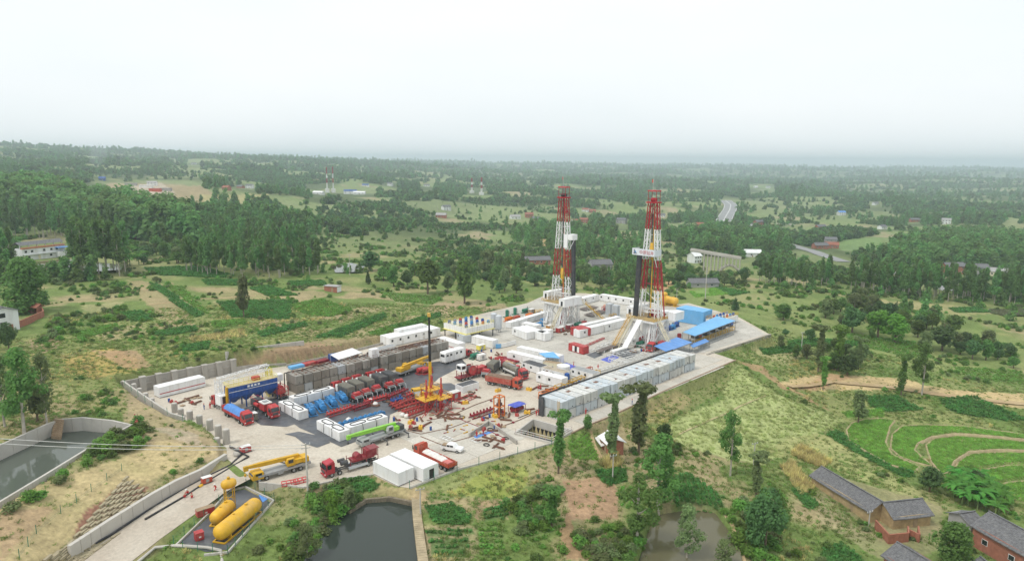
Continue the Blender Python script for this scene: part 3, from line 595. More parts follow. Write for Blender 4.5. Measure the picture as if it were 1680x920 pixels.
# individual cast slabs that can be told apart on the working side of the pad
def slab_grid(p_px, n_u, n_v, su, sv, skip=()):
    o = P(*p_px); me = MB().b0(0.04, su - 0.04, 0.04, sv - 0.04, 0.0, 0.05).mesh('slab', SLABM)
    for i in range(n_u):
        for j in range(n_v):
            if (i, j) in skip: continue
            s = bpy.data.objects.new('slab', me); C.objects.link(s); s.parent = pad
            c = o + U * (i * su) + V * (j * sv); s.location = (c.x, c.y, 0.004 + 0.006 * ((i + j) % 2)); s.rotation_euler = (0, 0, RZ)
slab_grid((752, 762), 4, 2, 5.6, 6.0)
slab_grid((692, 735), 3, 2, 6.2, 6.2)
slab_grid((960, 697), 14, 1, 5.2, 4.0)
slab_grid((1130, 612), 4, 3, 5.5, 5.0)
_ap = wpoly([(760, 566), (735, 545), (800, 514), (865, 499), (895, 484), (960, 484), (1045, 494), (1090, 504), (1130, 499), (1210, 522), (1255, 548), (1228, 556), (1160, 577), (1085, 592), (1000, 618), (905, 650), (880, 640), (930, 600), (830, 560)], 0); _sm = MB().b0(-2.96, 2.96, -2.96, 2.96, 0, .034).mesh('slab', APRON); _o = P(905, 640)
for i in range(-8, 26):
    for j in range(-6, 20):
        c = _o + U * (6 * i) + V * (6 * j)
        if inpoly(np.array([c.x]), np.array([c.y]), _ap)[0] and polydist(np.array([c.x]), np.array([c.y]), _ap)[0] > 3.5: inst('slab', _sm, pad, (c.x, c.y, .004 * ((i + j) % 2)), (0, 0, RZ))

# access road
def road():
    mb = MB(); n = len(RAX); L = []
    pts = [Vector(p) for p in RAX]
    fine = [pts[i].lerp(pts[i + 1], t / 4) for i in range(n - 1) for t in range(4)] + [pts[-1]]
    for i, p in enumerate(fine):
        d = (fine[min(i + 1, len(fine) - 1)] - fine[max(i - 1, 0)]); d.z = 0; d.normalize(); s = Vector((d.y, -d.x, 0)); L.append((p + s * 4.8, p + s * 1.5, p - s * 1.5, p - s * 4.8))
    vs = [q for r in L for q in r]; fs = [(i * 4 + k, i * 4 + k + 1, (i + 1) * 4 + k + 1, (i + 1) * 4 + k) for i in range(len(L) - 1) for k in range(3)]
    mb.add([(v.x, v.y, v.z + 0.02) for v in vs], [tuple(reversed(f)) for f in fs]); o = mb.build('access_road', ROADM); tag(o, kind='structure')
road()
# ponds
tag(polymesh('reservoir_water', POND_L, 1.5, water_mat('reservoir_water', (0.10, 0.115, 0.095))), kind='structure')
tag(polymesh('pond_water', wpoly([(p[0], p[1]) for p in [(598, 818), (640, 815), (690, 825), (690, 860), (694, 890), (705, 980), (480, 980), (505, 900), (535, 862), (565, 836)]], -1.8), -1.8, water_mat('green_pond_water', (0.035, 0.045, 0.038))), kind='structure')
tag(polymesh('garden_pond_water', wpoly([(1085, 838), (1130, 834), (1175, 838), (1195, 870), (1215, 905), (1230, 980), (1035, 980), (1050, 915), (1065, 865)], -7), -7, water_mat('muddy_pond_water', (0.13, 0.12, 0.07))), kind='structure')
# reservoir behind the white farmhouse and a far pond on the right
_p = [TP(a, b) for a, b in [(38, 432), (120, 428), (190, 438), (215, 432), (200, 448), (120, 452), (60, 446)]]; _z = max(q.z for q in _p) + 0.25
tag(polymesh('farm_pond_water', [tuple(q)[:2] for q in _p], _z, water_mat('olive_pond_water', (0.12, 0.12, 0.05))), kind='structure')
_p = [TP(a, b) for a, b in [(1622, 508), (1700, 510), (1700, 520), (1650, 519), (1625, 514)]]; _z = max(q.z for q in _p) + 0.25
tag(polymesh('roadside_pond_water', [tuple(q)[:2] for q in _p], _z, water_mat('roadside_pond_water', (0.10, 0.10, 0.06))), kind='structure')
_p = [TP(a, b) for a, b in [(545, 438), (575, 436), (600, 442), (585, 449), (550, 448)]]; _z = max(q.z for q in _p) + 0.3
tag(polymesh('duck_pond_water', [tuple(q)[:2] for q in _p], _z, water_mat('duck_pond_water', (0.09, 0.10, 0.07))), kind='structure')

# ---- walls
def wall_run(name, label, pts, ztop, zbot, th, n, m, cat='wall', cap=None, group=None):
    """polyline wall split into upright panels; pts are world xy, ztop / zbot per point"""
    w = thing(name, label, cat, (pts[0][0], pts[0][1], 0), 0, group); o = Vector((pts[0][0], pts[0][1], 0))
    for i in range(len(pts) - 1):
        a = Vector((pts[i][0], pts[i][1], 0)) - o; b = Vector((pts[i + 1][0], pts[i + 1][1], 0)) - o; d = (b - a); L = d.length; d.normalize(); s = Vector((-d.y, d.x, 0)) * th / 2
        k = n[i] if isinstance(n, (list, tuple)) else n
        for j in range(k):
            t0, t1 = j / k, (j + 1) / k; g = 0.03 / L
            p = a.lerp(b, t0 + (g if j else 0)); q = a.lerp(b, t1 - (g if j < k - 1 else 0))
            za = ztop[i] + (ztop[i + 1] - ztop[i]) * t0; zb = ztop[i] + (ztop[i + 1] - ztop[i]) * t1; ba = zbot[i] + (zbot[i + 1] - zbot[i]) * t0; bb = zbot[i] + (zbot[i + 1] - zbot[i]) * t1
            vs = [p - s + Vector((0, 0, ba)), q - s + Vector((0, 0, bb)), q + s + Vector((0, 0, bb)), p + s + Vector((0, 0, ba)), p - s + Vector((0, 0, za)), q - s + Vector((0, 0, zb)), q + s + Vector((0, 0, zb)), p + s + Vector((0, 0, za))]
            pn = MB().add(vs, [(0, 3, 2, 1), (4, 5, 6, 7), (0, 1, 5, 4), (1, 2, 6, 5), (2, 3, 7, 6), (3, 0, 4, 7)]).build('panel', m, w)
    return w
# pile wall at the back left corner of the pad
b = P(384, 611, 0); a = P(235, 641, 0); dv = (b - a).normalized(); a = a - dv * 5.5; nv = Vector((-dv.y, dv.x, 0))
w = wall_run('pile_retaining_wall', 'tall grey concrete retaining wall braced by thick square piers', [tuple(a + nv * .35), tuple(b + nv * .35)], [3.9, 4.3], [-.3, -.3], .5, 7, CONC)
for i in range(7):
    p = P(235, 641, 0).lerp(P(383, 611, 0), i / 6) - nv * .3 - Vector(w.location); mb = MB().box((p.x, p.y, 1.95), (1.5, 1.4, 4.3), yawof(a, b)).box((p.x, p.y, 4.25), (1.7, 1.6, .35), yawof(a, b)); mb.build('pier', CONC, w)
for i in range(7):   # thick beam courses between the piers
    p = (a + nv * .1).lerp(b + nv * .1, (i + .5) / 7) - Vector(w.location); MB().box((p.x, p.y, 2.2), (2.6, .5, .5), yawof(a, b)).build('beam', CONC, w)
pp = [P(201, 625, 3.7), P(247, 657, 3.5), P(281, 679, 3), P(303, 685, 2.5)]
wall_run('kerb_wall', 'pale concrete kerb wall sloping along the left edge of the pad', [tuple(q)[:2] for q in pp], [3.95, 3.75, 3.25, 2.75], [-.3] * 4, .45, [4, 3, 2], CONCL)
cn = 0
for (fx, fy, zt, r) in [(221, 648, 3.2, .7), (230, 654, 2.9, .7), (240, 661, 2.7, .7), (250, 668, 2.4, .7), (287, 676, 2.4, .75), (297, 683, 2.0, .75), (312, 688, 2.2, .75), (328, 698, 2.6, .75), (345, 705, 2.6, .75), (359, 719, 3.2, .8), (372, 727, 3.4, .8), (356, 731, 1.8, .8)]:
    q = P(fx, fy, 0); t = thing('concrete_pile', f'grey concrete pile stump, {ORD[cn]} counted from the left corner of the pad', 'pile', q, 0, 'concrete pile stumps along the pad edge'); cn += 1
    MB().cyl((0, 0, -.3), (0, 0, zt), r, 14).build('shaft', CONC, t); MB().cyl((0, 0, zt), (0, 0, zt + .18), r * .86, 14).build('cap', CONCL, t)
# low wall right of the pile wall and long wall up on the cut slope
wall_run('low_wall', 'short low concrete wall at the foot of the cut slope', [tuple(P(384, 612))[:2], tuple(P(409, 606))[:2], tuple(P(470, 599))[:2]], [2.0, 1.5, .8], [-.3] * 3, .35, [2, 3], CONC)
q0, q1 = P(382, 586, 4.0), P(499, 570, 3.4)
wall_run('slope_wall', 'long low pale concrete wall halfway up the bare slope', [tuple(q0)[:2], tuple(q1)[:2]], [6.4, 5.8], [2.0, 1.5], .45, 8, CONCL)
q2 = P(370, 578, 6.5); wall_run('slope_wall', 'short return of the slope wall towards the piers', [tuple(q2)[:2], tuple(q0)[:2]], [6.7, 6.4], [2, 2], .4, 2, CONCL)
pp = [P(470, 602), P(545, 586), P(640, 562)]
wall_run('drain_wall', 'thin concrete drain wall behind the grey tank row', [tuple(q)[:2] for q in pp], [.9, .9, .8], [-.3] * 3, .3, [10, 10], CONC)
# road-side retaining wall
pp = [P(371, 754, -.3), P(330, 786, -1.0), P(290, 808, -1.6), P(251, 831, -2.0), P(180, 876, -2.8), P(115, 917, -3.4)]
wall_run('road_retaining_wall', 'long pale concrete retaining wall beside the access road', [tuple(q)[:2] for q in pp], [1.2, 1.3, 1.2, .9, .1, -.8], [-1.2, -1.8, -2.4, -2.8, -3.6, -4.2], .8, [3, 2, 3, 4, 4], CONCL)
# stone revetment above it: courses of long blocks laid on the bank
rv = thing('stone_revetment', 'sloping revetment of weathered stone courses above the road wall', 'revetment', (0, 0, 0))
RVM = mat('weathered_block_stone', (0.36, 0.31, 0.21), 0.95, 0.25, 0.5, dirt=(0.2, 0.2, 0.1), dirt_amt=0.5, bump=.4)
lo0, lo1 = P(105, 912, -.6), P(262, 806, .8); hi0, hi1 = P(30, 919, 2.6), P(203, 775, 2.9)
bme = [MB().box((0, 0, 0), (1.9 - .05, .52, .34)).mesh('stone', RVM), MB().box((0, 0, 0), (1.9 - .08, .5, .42)).mesh('stone', RVM)]
sl = (hi0 - lo0); nrow = 14
for r_ in range(nrow):
    A_ = lo0.lerp(hi0, (r_ + .5) / nrow); B_ = lo1.lerp(hi1, (r_ + .5) / nrow); L = (B_ - A_).length; k = int(L / 1.95); yw = yawof(A_, B_)
    for c_ in range(k):
        if r_ < 5 and .35 < c_ / k < .95 and vnoise(c_ * .3, r_ * .5, 5) > .25: continue
        q = A_.lerp(B_, (c_ + .5 + .5 * (r_ % 2)) / k); zz = gz(q.x, q.y)
        inst('stone', bme[(r_ * 7 + c_ * 3) % 2], rv, (q.x, q.y, zz + .06), (0, 0, yw + rnd.uniform(-.03, .03)))
# reservoir walls
ww = [P(-70, 790, 1.5), P(0, 754, 1.5), P(81, 716, 1.5), P(103, 708.5, 1.5), P(137, 705.5, 1.5), P(186, 710, 1.5), P(217, 697, 4.5)]
rw = wall_run('reservoir_wall', 'curved pale concrete wall round the far side of the reservoir', [tuple(q)[:2] for q in ww], [4.9, 4.8, 4.8, 4.8, 4.8, 4.7, 4.6], [.0] * 7, .5, [4, 4, 1, 2, 3, 2], CONCL)
st = thing('reservoir_steps', 'flight of worn concrete steps down into the reservoir', 'steps', P(97, 713, 1.5))
for i in range(9): MB().box((-.1 + i * .12, .6 - i * .36, .25 + 3.0 - i * .36), (2.6, .5, .36 + .5), R(-18)).build('step', mat('worn_step', (0.36, 0.26, 0.17), .9, .2), st)
cb = [P(217, 697, 4.5), P(150, 733, 4.5), P(75, 779, 4.5), P(0, 824, 4.5), P(-70, 866, 4.5)]
wall_run('reservoir_kerb', 'thin white kerb along the near edge of the reservoir', [tuple(q)[:2] for q in cb], [4.75] * 5, [0.5] * 5, .5, [6, 6, 6, 4], CONCL)
# stone dyke beside the green pond
dk = [P(682, 816, -.9), P(685, 850, -1), P(690, 890, -1.1), P(700, 960, -1.2)]
DYKE = mat('dyke_stone', (0.38, 0.31, 0.2), .95, .25, .6, dirt=(0.2, 0.17, 0.1), dirt_amt=.5, bump=.4)
wall_run('pond_dyke', 'narrow stone dyke with a footpath beside the dark green pond', [tuple(q)[:2] for q in dk], [-.85, -.95, -1.05, -1.15], [-3.4] * 4, 1.7, [12, 12, 16], DYKE)
bk = [P(572, 842, -1.8), P(600, 824, -1.8), P(640, 821, -1.8), P(678, 829, -1.8)]
wall_run('pond_bank_wall', 'rough dry stone bank at the head of the green pond', [tuple(q)[:2] for q in bk], [-1.3, -1.0, -.9, -.9], [-3.4] * 4, .6, [6, 8, 8], mat('dark_bank_stone', (0.2, .17, .12), .95, .3, .8, bump=.5))
# right-hand retaining wall and its paved slope, and edge kerbs
rr_ = [P(1160, 582), P(1200, 569), P(1264, 549)]
wall_run('stone_retaining_wall', 'grey stone retaining wall at the far right corner of the pad', [tuple(q)[:2] for q in rr_], [.35, .35, .4], [-2.2, -4.2, -5.4], .6, [5, 9], mat('coursed_grey_stone', (0.36, 0.33, 0.28), .95, .2, .8, bump=.4))
kb = [P(1207, 591), P(1100, 637), P(1000, 684), P(960, 700), P(938, 711)]
wall_run('pad_kerb', 'low red brown edge kerb along the near side of the tank stack', [tuple(q)[:2] for q in kb], [.3] * 5, [-.8] * 5, .3, [10, 10, 5, 2], mat('kerb_brown', (0.36, 0.26, 0.19), .9, .2))
kb = [P(905, 728), P(820, 752), P(750, 771), P(693, 793), P(672, 801)]
wall_run('pad_kerb', 'pale concrete kerb below the pickup truck and flatbed lorry', [tuple(q)[:2] for q in kb], [.35] * 5, [-1.5] * 5, .35, [8, 7, 6, 2], CONCL)
kb = [P(612, 779), P(560, 786), P(500, 800), P(425, 792)]
wall_run('pad_kerb', 'pale concrete kerb below the maroon truck and yellow crane', [tuple(q)[:2] for q in kb], [.3] * 4, [-1.5] * 4, .35, [5, 6, 6], CONCL)
# open concrete basin and lined pit
def pit():
    t = thing('lined_pit', 'deep square pit lined in black beside the tank stack', 'pit', (0, 0, 0))
    c = [Vector((x, y, 0)) for x, y in PITW]
    for i in range(4):
        p, q = c[i], c[(i + 1) % 4]; d = (q - p).normalized(); s = Vector((-d.y, d.x, 0)) * .18
        cen = sum(c, Vector()) / 4
        if (cen - p).dot(s) > 0: s = -s
        for z0, z1, m, nm in ((-1.5, .45, CONCL, 'rim'), (-4.2, -1.5, BLACK, 'liner')):
            vs = [p, q, q + s * 2.2, p + s * 2.2]; MB().prism([(v.x, v.y) for v in vs], z0, z1).build(nm, m, t)
    polymesh('water', [tuple(v)[:2] for v in c], -3.6, water_mat('pit_water', (0.09, 0.095, 0.10)), t)
    me = MB()
    for i in (2, 3):
        p, q = c[i], c[(i + 1) % 4]; L = (q - p).length; k = int(L / 1.6); rail = MB()
        for j in range(k + 1):
            a_ = p.lerp(q, j / k); MB().cyl((a_.x, a_.y, .3), (a_.x, a_.y, 1.5), .05, 5).build('post', mat('striped_rail', (0.5, 0.3, 0.3)), t)
        for z in (.9, 1.45): rail.beam(p + Vector((0, 0, z)), q + Vector((0, 0, z)), .08)
        rail.build('rail', WHITE2, t)
pit()
bw = [P(770, 717), P(802, 696), P(848, 729)]
wall_run('basin_wall', 'low concrete wall around the rubbish basin beside the pit', [tuple(q)[:2] for q in bw], [1.1] * 3, [0] * 3, .35, [4, 5], CONC)
polymesh('sheet', wpoly([(777, 716), (808, 704), (812, 708), (780, 720)], 0), .12, TARPB, tag(thing('tarp_strip', 'narrow strip of bright blue tarpaulin in the concrete basin', 'tarp'), None))
# black liner sheets on the working side
def liner(label, pxs, z, m=LINER):
    t = thing('ground_liner', label, 'liner'); o = polymesh('sheet', wpoly(pxs, 0), z, m, t)
    bm = bmesh.new(); bm.from_mesh(o.data)
    bmesh.ops.subdivide_edges(bm, edges=bm.edges[:], cuts=7, use_grid_fill=True)
    for v in bm.verts: v.co.z += .16 * max(0, float(fbm(np.array([v.co.x * .55]), np.array([v.co.y * .55]), 77, 3)[0]) - .42)
    bm.to_mesh(o.data); bm.free()
    for p in o.data.polygons: p.use_smooth = True
    return t
liner('creased black liner sheet under the white tanks and blue pumps', [(455, 676), (470, 660), (545, 645), (600, 625), (700, 595), (757, 588), (765, 597), (720, 620), (690, 648), (672, 665), (640, 680), (636, 705), (560, 733), (515, 712), (492, 702)], .03)
liner('black liner sheet under the blue hopper and blender truck', [(418, 690), (395, 672), (440, 655), (480, 648), (500, 690), (470, 700), (428, 697)], .045)
liner('crumpled loose black liner sheet lying on the sand', [(467, 712), (490, 708), (530, 716), (542, 726), (520, 734), (498, 727), (484, 716)], .07)
liner('dark liner strip in front of the coil tubing unit', [(660, 640), (690, 630), (740, 628), (760, 640), (735, 665), (690, 672)], .025)
for lab, pxs, m in [('violet blue tarpaulin spread on the floor by the white frame', [(985, 590), (1005, 582), (1016, 586), (1000, 595)], TARPV), ('dark liner patch inside the white pipe rack frame', [(1005, 580), (1025, 570), (1052, 578), (1030, 590)], LINER), ('small dark liner patch left of the violet tarpaulin', [(962, 582), (978, 577), (990, 582), (975, 588)], LINER),
                    ('blue tarpaulin draped over low crates behind the round white tank', [(916, 597), (930, 595), (948, 602), (935, 606)], TARPV)]:
    t = liner(lab, pxs, .05, m); t.name = 'tarpaulin' if m is TARPV else 'ground_liner'; t['category'] = 'tarp' if m is TARPV else 'liner'
# ---------------------------------------------------------------- house materials and where the far houses stand
TILE = mat('grey_roof_tile', (0.145, .145, .15), .9, .35, 2.2, dirt=(0.30, .29, .27), dirt_amt=.5, dirt_scale=1.4, bump=.5, bscale=5); REDT = mat('red_roof_tile', (0.30, .12, .08), .9, .2, 1.0); BRICK = mat('red_brick', (0.36, .145, .095), .9, .18, 1.2, dirt=(0.2, .12, .09), dirt_amt=.5, bump=.3); MUD = mat('mud_plaster', (0.42, .31, .17), .95, .25, .8, dirt=(0.2, .14, .08), dirt_amt=.6); PLAS = mat('white_plaster', (0.74, .75, .74), .8, .06, .6, dirt=(0.45, .42, .38), dirt_amt=.5, streak=True); GREYW = mat('grey_render', (0.36, .35, .34), .9, .15)
FH = [(732, 345, 14, PLAS, TILE), (724, 357, 14, BRICK, GREYW), (845, 359, 16, PLAS, GREYW), (868, 357, 13, BRICK, REDT), (880, 362, 12, BRICK, TILE), (943, 366, 11, PLAS, REDT), (958, 366, 13, BRICK, REDT), (961, 347, 13, PLAS, REDT), (972, 349, 12, BRICK, REDT), (1020, 366, 15, GREYW, TILE), (1085, 356, 13, PLAS, TILE), (1148, 372, 11, BRICK, REDT), (1139, 383 + 48, 8, PLAS, PLAS), (1231, 421, 17, PLAS, PLAS), (1237, 373, 12, PLAS, TILE), (1244, 370, 13, BRICK, TILE), (1345, 408, 14, BRICK, TILE), (1364, 407, 13, BRICK, REDT), (1362, 401, 12, GREYW, TILE), (1387, 384, 14, PLAS, REDT), (1362, 383, 10, PLAS, TILE), (1346, 378, 13, BRICK, TILE),
      (1538, 440, 14, BRICK, TILE), (1552, 443, 13, BRICK, TILE), (1562, 448, 16, BRICK, TILE), (1580, 446, 14, BRICK, TILE), (1594, 445, 14, BRICK, TILE), (1604, 450, 12, GREYW, TILE), (1637, 453, 12, CREAM, GREYW), (1558, 382, 16, PLAS, ROOFB), (1552, 367, 12, PLAS, GREYW), (1500, 364, 14, BRICK, TILE), (1436, 336, 14, PLAS, TILE), (1260, 309, 16, PLAS, GREYW), (1240, 308, 18, PLAS, PLAS), (1447, 376, 11, PLAS, TILE), (1380, 353, 14, PLAS, ROOFB), (318, 270, 16, PLAS, TILE), (395, 309, 16, BRICK, TILE), (410, 309, 14, PLAS, TILE), (372, 312, 10, BRICK, REDT), (20, 296, 14, BRICK, TILE), (640, 305, 14, PLAS, TILE), (700, 306, 16, PLAS, TILE), (600, 306, 16, PLAS, BLUE), (575, 318, 26, PLAS, BLUE), (590, 319, 24, PLAS, WHITE), (523, 319, 24, PLAS, WHITE), (250, 305, 16, PLAS, GREYW), (168, 296, 10, BLUE, BLUE), (53, 291, 12, BRICK, TILE)]
# ---------------------------------------------------------------- vegetation
def leaf_mat(name, col, rand=0.32, var=0.35, scale=0.5):
    m = mat(name, col, 0.75, var, scale, rand=rand, spec=0.15); nt = m.node_tree
    b = nt.nodes['Principled BSDF']; tr = nt.nodes.new('ShaderNodeBsdfTranslucent'); mx = nt.nodes.new('ShaderNodeMixShader'); mx.inputs[0].default_value = 0.48
    src = b.inputs['Base Color'].links[0].from_socket; nt.links.new(src, tr.inputs['Color']); nt.links.new(b.outputs[0], mx.inputs[1]); nt.links.new(tr.outputs[0], mx.inputs[2])
    nt.links.new(mx.outputs[0], nt.nodes['Material Output'].inputs['Surface']); return m
LF_EUC = leaf_mat('eucalyptus_leaves', (0.158, 0.285, 0.087)); LF_BR = leaf_mat('broad_leaves', (0.143, 0.250, 0.067)); LF_BRIGHT = leaf_mat('bright_leaves', (0.178, 0.344, 0.061))
LF_GREY = leaf_mat('grey_green_leaves', (0.205, 0.264, 0.110)); LF_DK = leaf_mat('dark_leaves', (0.114, 0.200, 0.072)); LF_FAR = leaf_mat('far_leaves', (0.169, 0.286, 0.087), .4); LF_BAN = leaf_mat('banana_leaves', (0.116, 0.293, 0.055))
LF_CROP = leaf_mat('crop_leaves', (0.116, 0.278, 0.073), .2); LF_CORN = leaf_mat('dry_maize', (0.620, 0.541, 0.244), .2); LF_GRASS = leaf_mat('grass_blades', (0.25, 0.32, 0.105), .3); LF_PALE = leaf_mat('pale_grass_blades', (0.42, 0.48, 0.20), .2); LF_RICE = leaf_mat('rice_blades', (0.273, 0.498, 0.104), .15)
LF_VINE = leaf_mat('vine_leaves', (0.185, 0.344, 0.073), .25)
BARK = mat('pale_bark', (0.42, 0.38, 0.32), .9, .2, 1.0); BARKD = mat('dark_bark', (0.16, 0.12, 0.085), .9, .25, 1.0)
def leaf_cloud(lobes, n, size, seed, flat=0.75, up=0.75):
    """many small leaf-spray faces spread through a set of ellipsoid lobes [(centre, (rx,ry,rz)), ...]"""
    g = np.random.default_rng(seed); vol = np.array([l[1][0] * l[1][1] * l[1][2] for l in lobes]) ** .7; pick = g.choice(len(lobes), n, p=vol / vol.sum())
    c = np.array([l[0] for l in lobes])[pick]; r = np.array([l[1] for l in lobes])[pick]
    d = g.normal(size=(n, 3)); d /= np.linalg.norm(d, axis=1)[:, None]; rad = g.uniform(0.35, 1, n) ** .45
    p = c + d * r * rad[:, None]
    nr = d * .8 + g.normal(size=(n, 3)) * .42 + np.array([0, 0, up]); nr /= np.linalg.norm(nr, axis=1)[:, None]
    t = np.cross(nr, g.normal(size=(n, 3))); t /= np.linalg.norm(t, axis=1)[:, None] + 1e-9; b = np.cross(nr, t)
    s = size * g.uniform(.55, 1.35, n)[:, None]
    q = np.stack([p - t * s, p - b * s * flat + nr * s * .15, p + t * s, p + b * s * flat + nr * s * .15], 1).reshape(-1, 3)
    return q, np.arange(4 * n).reshape(-1, 4)
def mesh_np(name, v, f, m):
    me = bpy.data.meshes.new(name); me.vertices.add(len(v)); me.vertices.foreach_set('co', np.asarray(v, np.float32).ravel())
    k = f.shape[1]; me.loops.add(f.size); me.loops.foreach_set('vertex_index', f.astype(np.int32).ravel()); me.polygons.add(len(f)); me.polygons.foreach_set('loop_start', np.arange(0, f.size, k, dtype=np.int32)); me.update(calc_edges=True); me.materials.append(m); return me
def limbs(mb, top, seed, n, h0, h1, spread, r):
    g = random.Random(seed)
    for i in range(n):
        a = g.uniform(0, 6.28); z = h0 + (h1 - h0) * g.random() * .8; e = spread * g.uniform(.5, 1)
        mb.cyl((0, 0, z), (e * math.cos(a), e * math.sin(a), z + e * g.uniform(.5, 1.1)), r * .45, 5, r * .12, caps=False)
TREE = {}
def tree_kind(kind, seed, H, crown, trunk, leaf, n, size, leafm, barkm=BARK, lb=6):
    g = random.Random(seed); lobes = crown(g)
    v, f = leaf_cloud(lobes, n, size, seed); cm = mesh_np('crown', v, f, leafm)
    mb = MB(); r0, r1, bend = trunk
    pts = [(0, 0, -.6), (bend * .3, 0, H * .35), (bend * .2, bend * .3, H * .7), (0, 0, H * .93)]
    rs = [r0 * 1.15, r0 * .8, r0 * .5, r1]
    for i in range(3): mb.cyl(pts[i], pts[i + 1], rs[i], 7, rs[i + 1], caps=False)
    limbs(mb, H, seed, lb, H * .35, H * .8, max(l[1][0] for l in lobes) * 1.1, r0)
    TREE.setdefault(kind, []).append((H, cm, mb.mesh('trunk', barkm)))
def c_euc(g):
    L = []
    for i in range(16):
        t = g.uniform(0, 1); z = 6.5 + 13 * t; rr = 2.5 * (1 - .65 * t) + .5; a = g.uniform(0, 6.28); e = g.uniform(.2, 1) * rr * .65
        L.append(((e * math.cos(a), e * math.sin(a), z), (rr * .62, rr * .62, 1.5 + .5 * g.random())))
    return L
def c_broad(g, Rr=3.4, H=8, z0=2.2):
    L = []
    for i in range(15):
        a = g.uniform(0, 6.28); t = g.random(); z = z0 + (H - z0 - 1.1) * t; w = math.sin(math.pi * (.2 + .75 * t)) ; e = Rr * .68 * w * g.uniform(.3, 1); s = Rr * .42 * g.uniform(.7, 1.25)
        L.append(((e * math.cos(a), e * math.sin(a), z), (s, s, s * .8)))
    return L
def c_col(g):
    L = []
    for i in range(15):
        z = 1.8 + 6.5 * i / 14; a = g.uniform(0, 6.28); s = .85 * g.uniform(.7, 1.15) * (.65 + .35 * math.sin(math.pi * i / 14)); L.append(((.3 * math.cos(a), .3 * math.sin(a), z), (s, s, .8)))
    for i in range(6): a = g.uniform(0, 6.28); e = g.uniform(.3, 1.4); L.append(((e * math.cos(a) + .4, e * math.sin(a), 9.4 + g.uniform(-.4, .5)), (1.0, 1.0, .5)))
    return L
def c_airy(g):
    L = []
    for i in range(26):
        a = g.uniform(0, 6.28); t = g.random(); z = 3.5 + 9.5 * t; e = 4.0 * math.sin(math.pi * (.15 + .8 * t)) * g.uniform(.2, 1); s = g.uniform(.7, 1.5); L.append(((e * math.cos(a), e * math.sin(a), z), (s * 1.15, s * 1.15, s * .8)))
    return L
def c_con(g): return [((g.uniform(-.2, .2), g.uniform(-.2, .2), 1.5 + 8 * i / 11), (1.7 * (1 - i / 12.5), 1.7 * (1 - i / 12.5), .9)) for i in range(12)]
for s in range(4): tree_kind('euc', 100 + s, 20, c_euc, (.22, .05, .4), None, 1500, .42, LF_EUC)
for s in range(4): tree_kind('broad', 200 + s, 8, c_broad, (.25, .06, .3), None, 1500, .34, [LF_BR, LF_BR, LF_GREY, LF_DK][s], BARKD)
for s in range(2): tree_kind('bright', 300 + s, 8, lambda g: c_broad(g, 3.6, 8, 1.4), (.25, .06, .3), None, 1700, .33, LF_BRIGHT, BARKD)
for s in range(3): tree_kind('column', 400 + s, 10, c_col, (.16, .05, .25), None, 1500, .26, [LF_BR, LF_GREY, LF_VINE][s], BARKD, 3)
for s in range(3): tree_kind('airy', 500 + s, 13, c_airy, (.28, .06, .5), None, 3000, .25, [LF_BR, LF_GREY, LF_BR][s], BARK, 12)
for s in range(2): tree_kind('conifer', 600 + s, 10, c_con, (.16, .04, .1), None, 900, .35, LF_DK, BARKD, 0)
for s in range(3): tree_kind('shrub', 700 + s, 2.2, lambda g: c_broad(g, 1.6, 2.3, .3), (.06, .03, .1), None, 420, .2, [LF_BR, LF_VINE, LF_GREY][s], BARKD, 3)
for s in range(2): tree_kind('dense', 800 + s, 11, lambda g: c_broad(g, 6.0, 11, 1.6), (.35, .1, .3), None, 4200, .36, [LF_BR, LF_DK][s], BARKD)
NAMES = dict(euc='eucalyptus_tree', broad='broadleaf_tree', bright='leafy_tree', column='pollarded_tree', airy='open_crowned_tree', conifer='conifer_tree', shrub='shrub', dense='spreading_tree')
NTREE = {}
def plant(kind, x, y, H, label, group=None, var=None, wide=1.0, cat='tree', z=None):
    vs = TREE[kind]; i = rnd.randrange(len(vs)) if var is None else var; h0, cm, tm = vs[i]; s = H / h0
    t = thing(NAMES[kind], label, 'shrub' if kind == 'shrub' else cat, (x, y, gz(x, y) if z is None else z), rnd.uniform(0, 6.28), group)
    t.scale = (s * wide, s * wide, s)
    inst('trunk', tm, t); inst('crown', cm, t); NTREE[kind] = NTREE.get(kind, 0) + 1; return t
def pxm(px, py): p = TP(px, py); d = (p - Vector((0, 0, CAM_H))).length; return p, d / FPX     # ground point and metres per photo pixel there
def at_px(kind, px, py, top, label, group=None, var=None, wide=1.0):
    p, k = pxm(px, py); return plant(kind, p.x, p.y, (py - top) * k * 1.02, label, group, var, wide)

# pieces of land nothing grows on
BLOCK_W = [PAD, POND_L] + [f[0] for f in FLATS[2:]]
BLOCK_PX = [[(30, 395), (115, 385), (118, 425), (215, 430), (205, 452), (60, 450), (30, 432)], [(0, 480), (80, 510), (80, 545), (0, 560)], [(1325, 765), (1545, 830), (1545, 880), (1450, 880), (1330, 790)], [(1560, 830), (1690, 860), (1690, 930), (1560, 880)], [(1440, 880), (1560, 900), (1530, 930), (1430, 930)],
            [(1185, 320), (1215, 325), (1200, 365), (1178, 362)], [(1300, 395), (1395, 425), (1390, 435), (1300, 405)], [(1460, 445), (1560, 475), (1555, 485), (1460, 450)], [(980, 695), (1025, 700), (1030, 740), (985, 735)], [(500, 302), (620, 305), (620, 322), (500, 320)], [(130, 300), (330, 300), (350, 330), (130, 335)]]
for _h in FH + [(984, 441), (881, 433), (1152, 470), (243, 392), (229, 391)]: BLOCK_PX.append([(_h[0] - 12, _h[1] - 5), (_h[0] + 12, _h[1] - 5), (_h[0] + 12, _h[1] + 13), (_h[0] - 12, _h[1] + 13)])
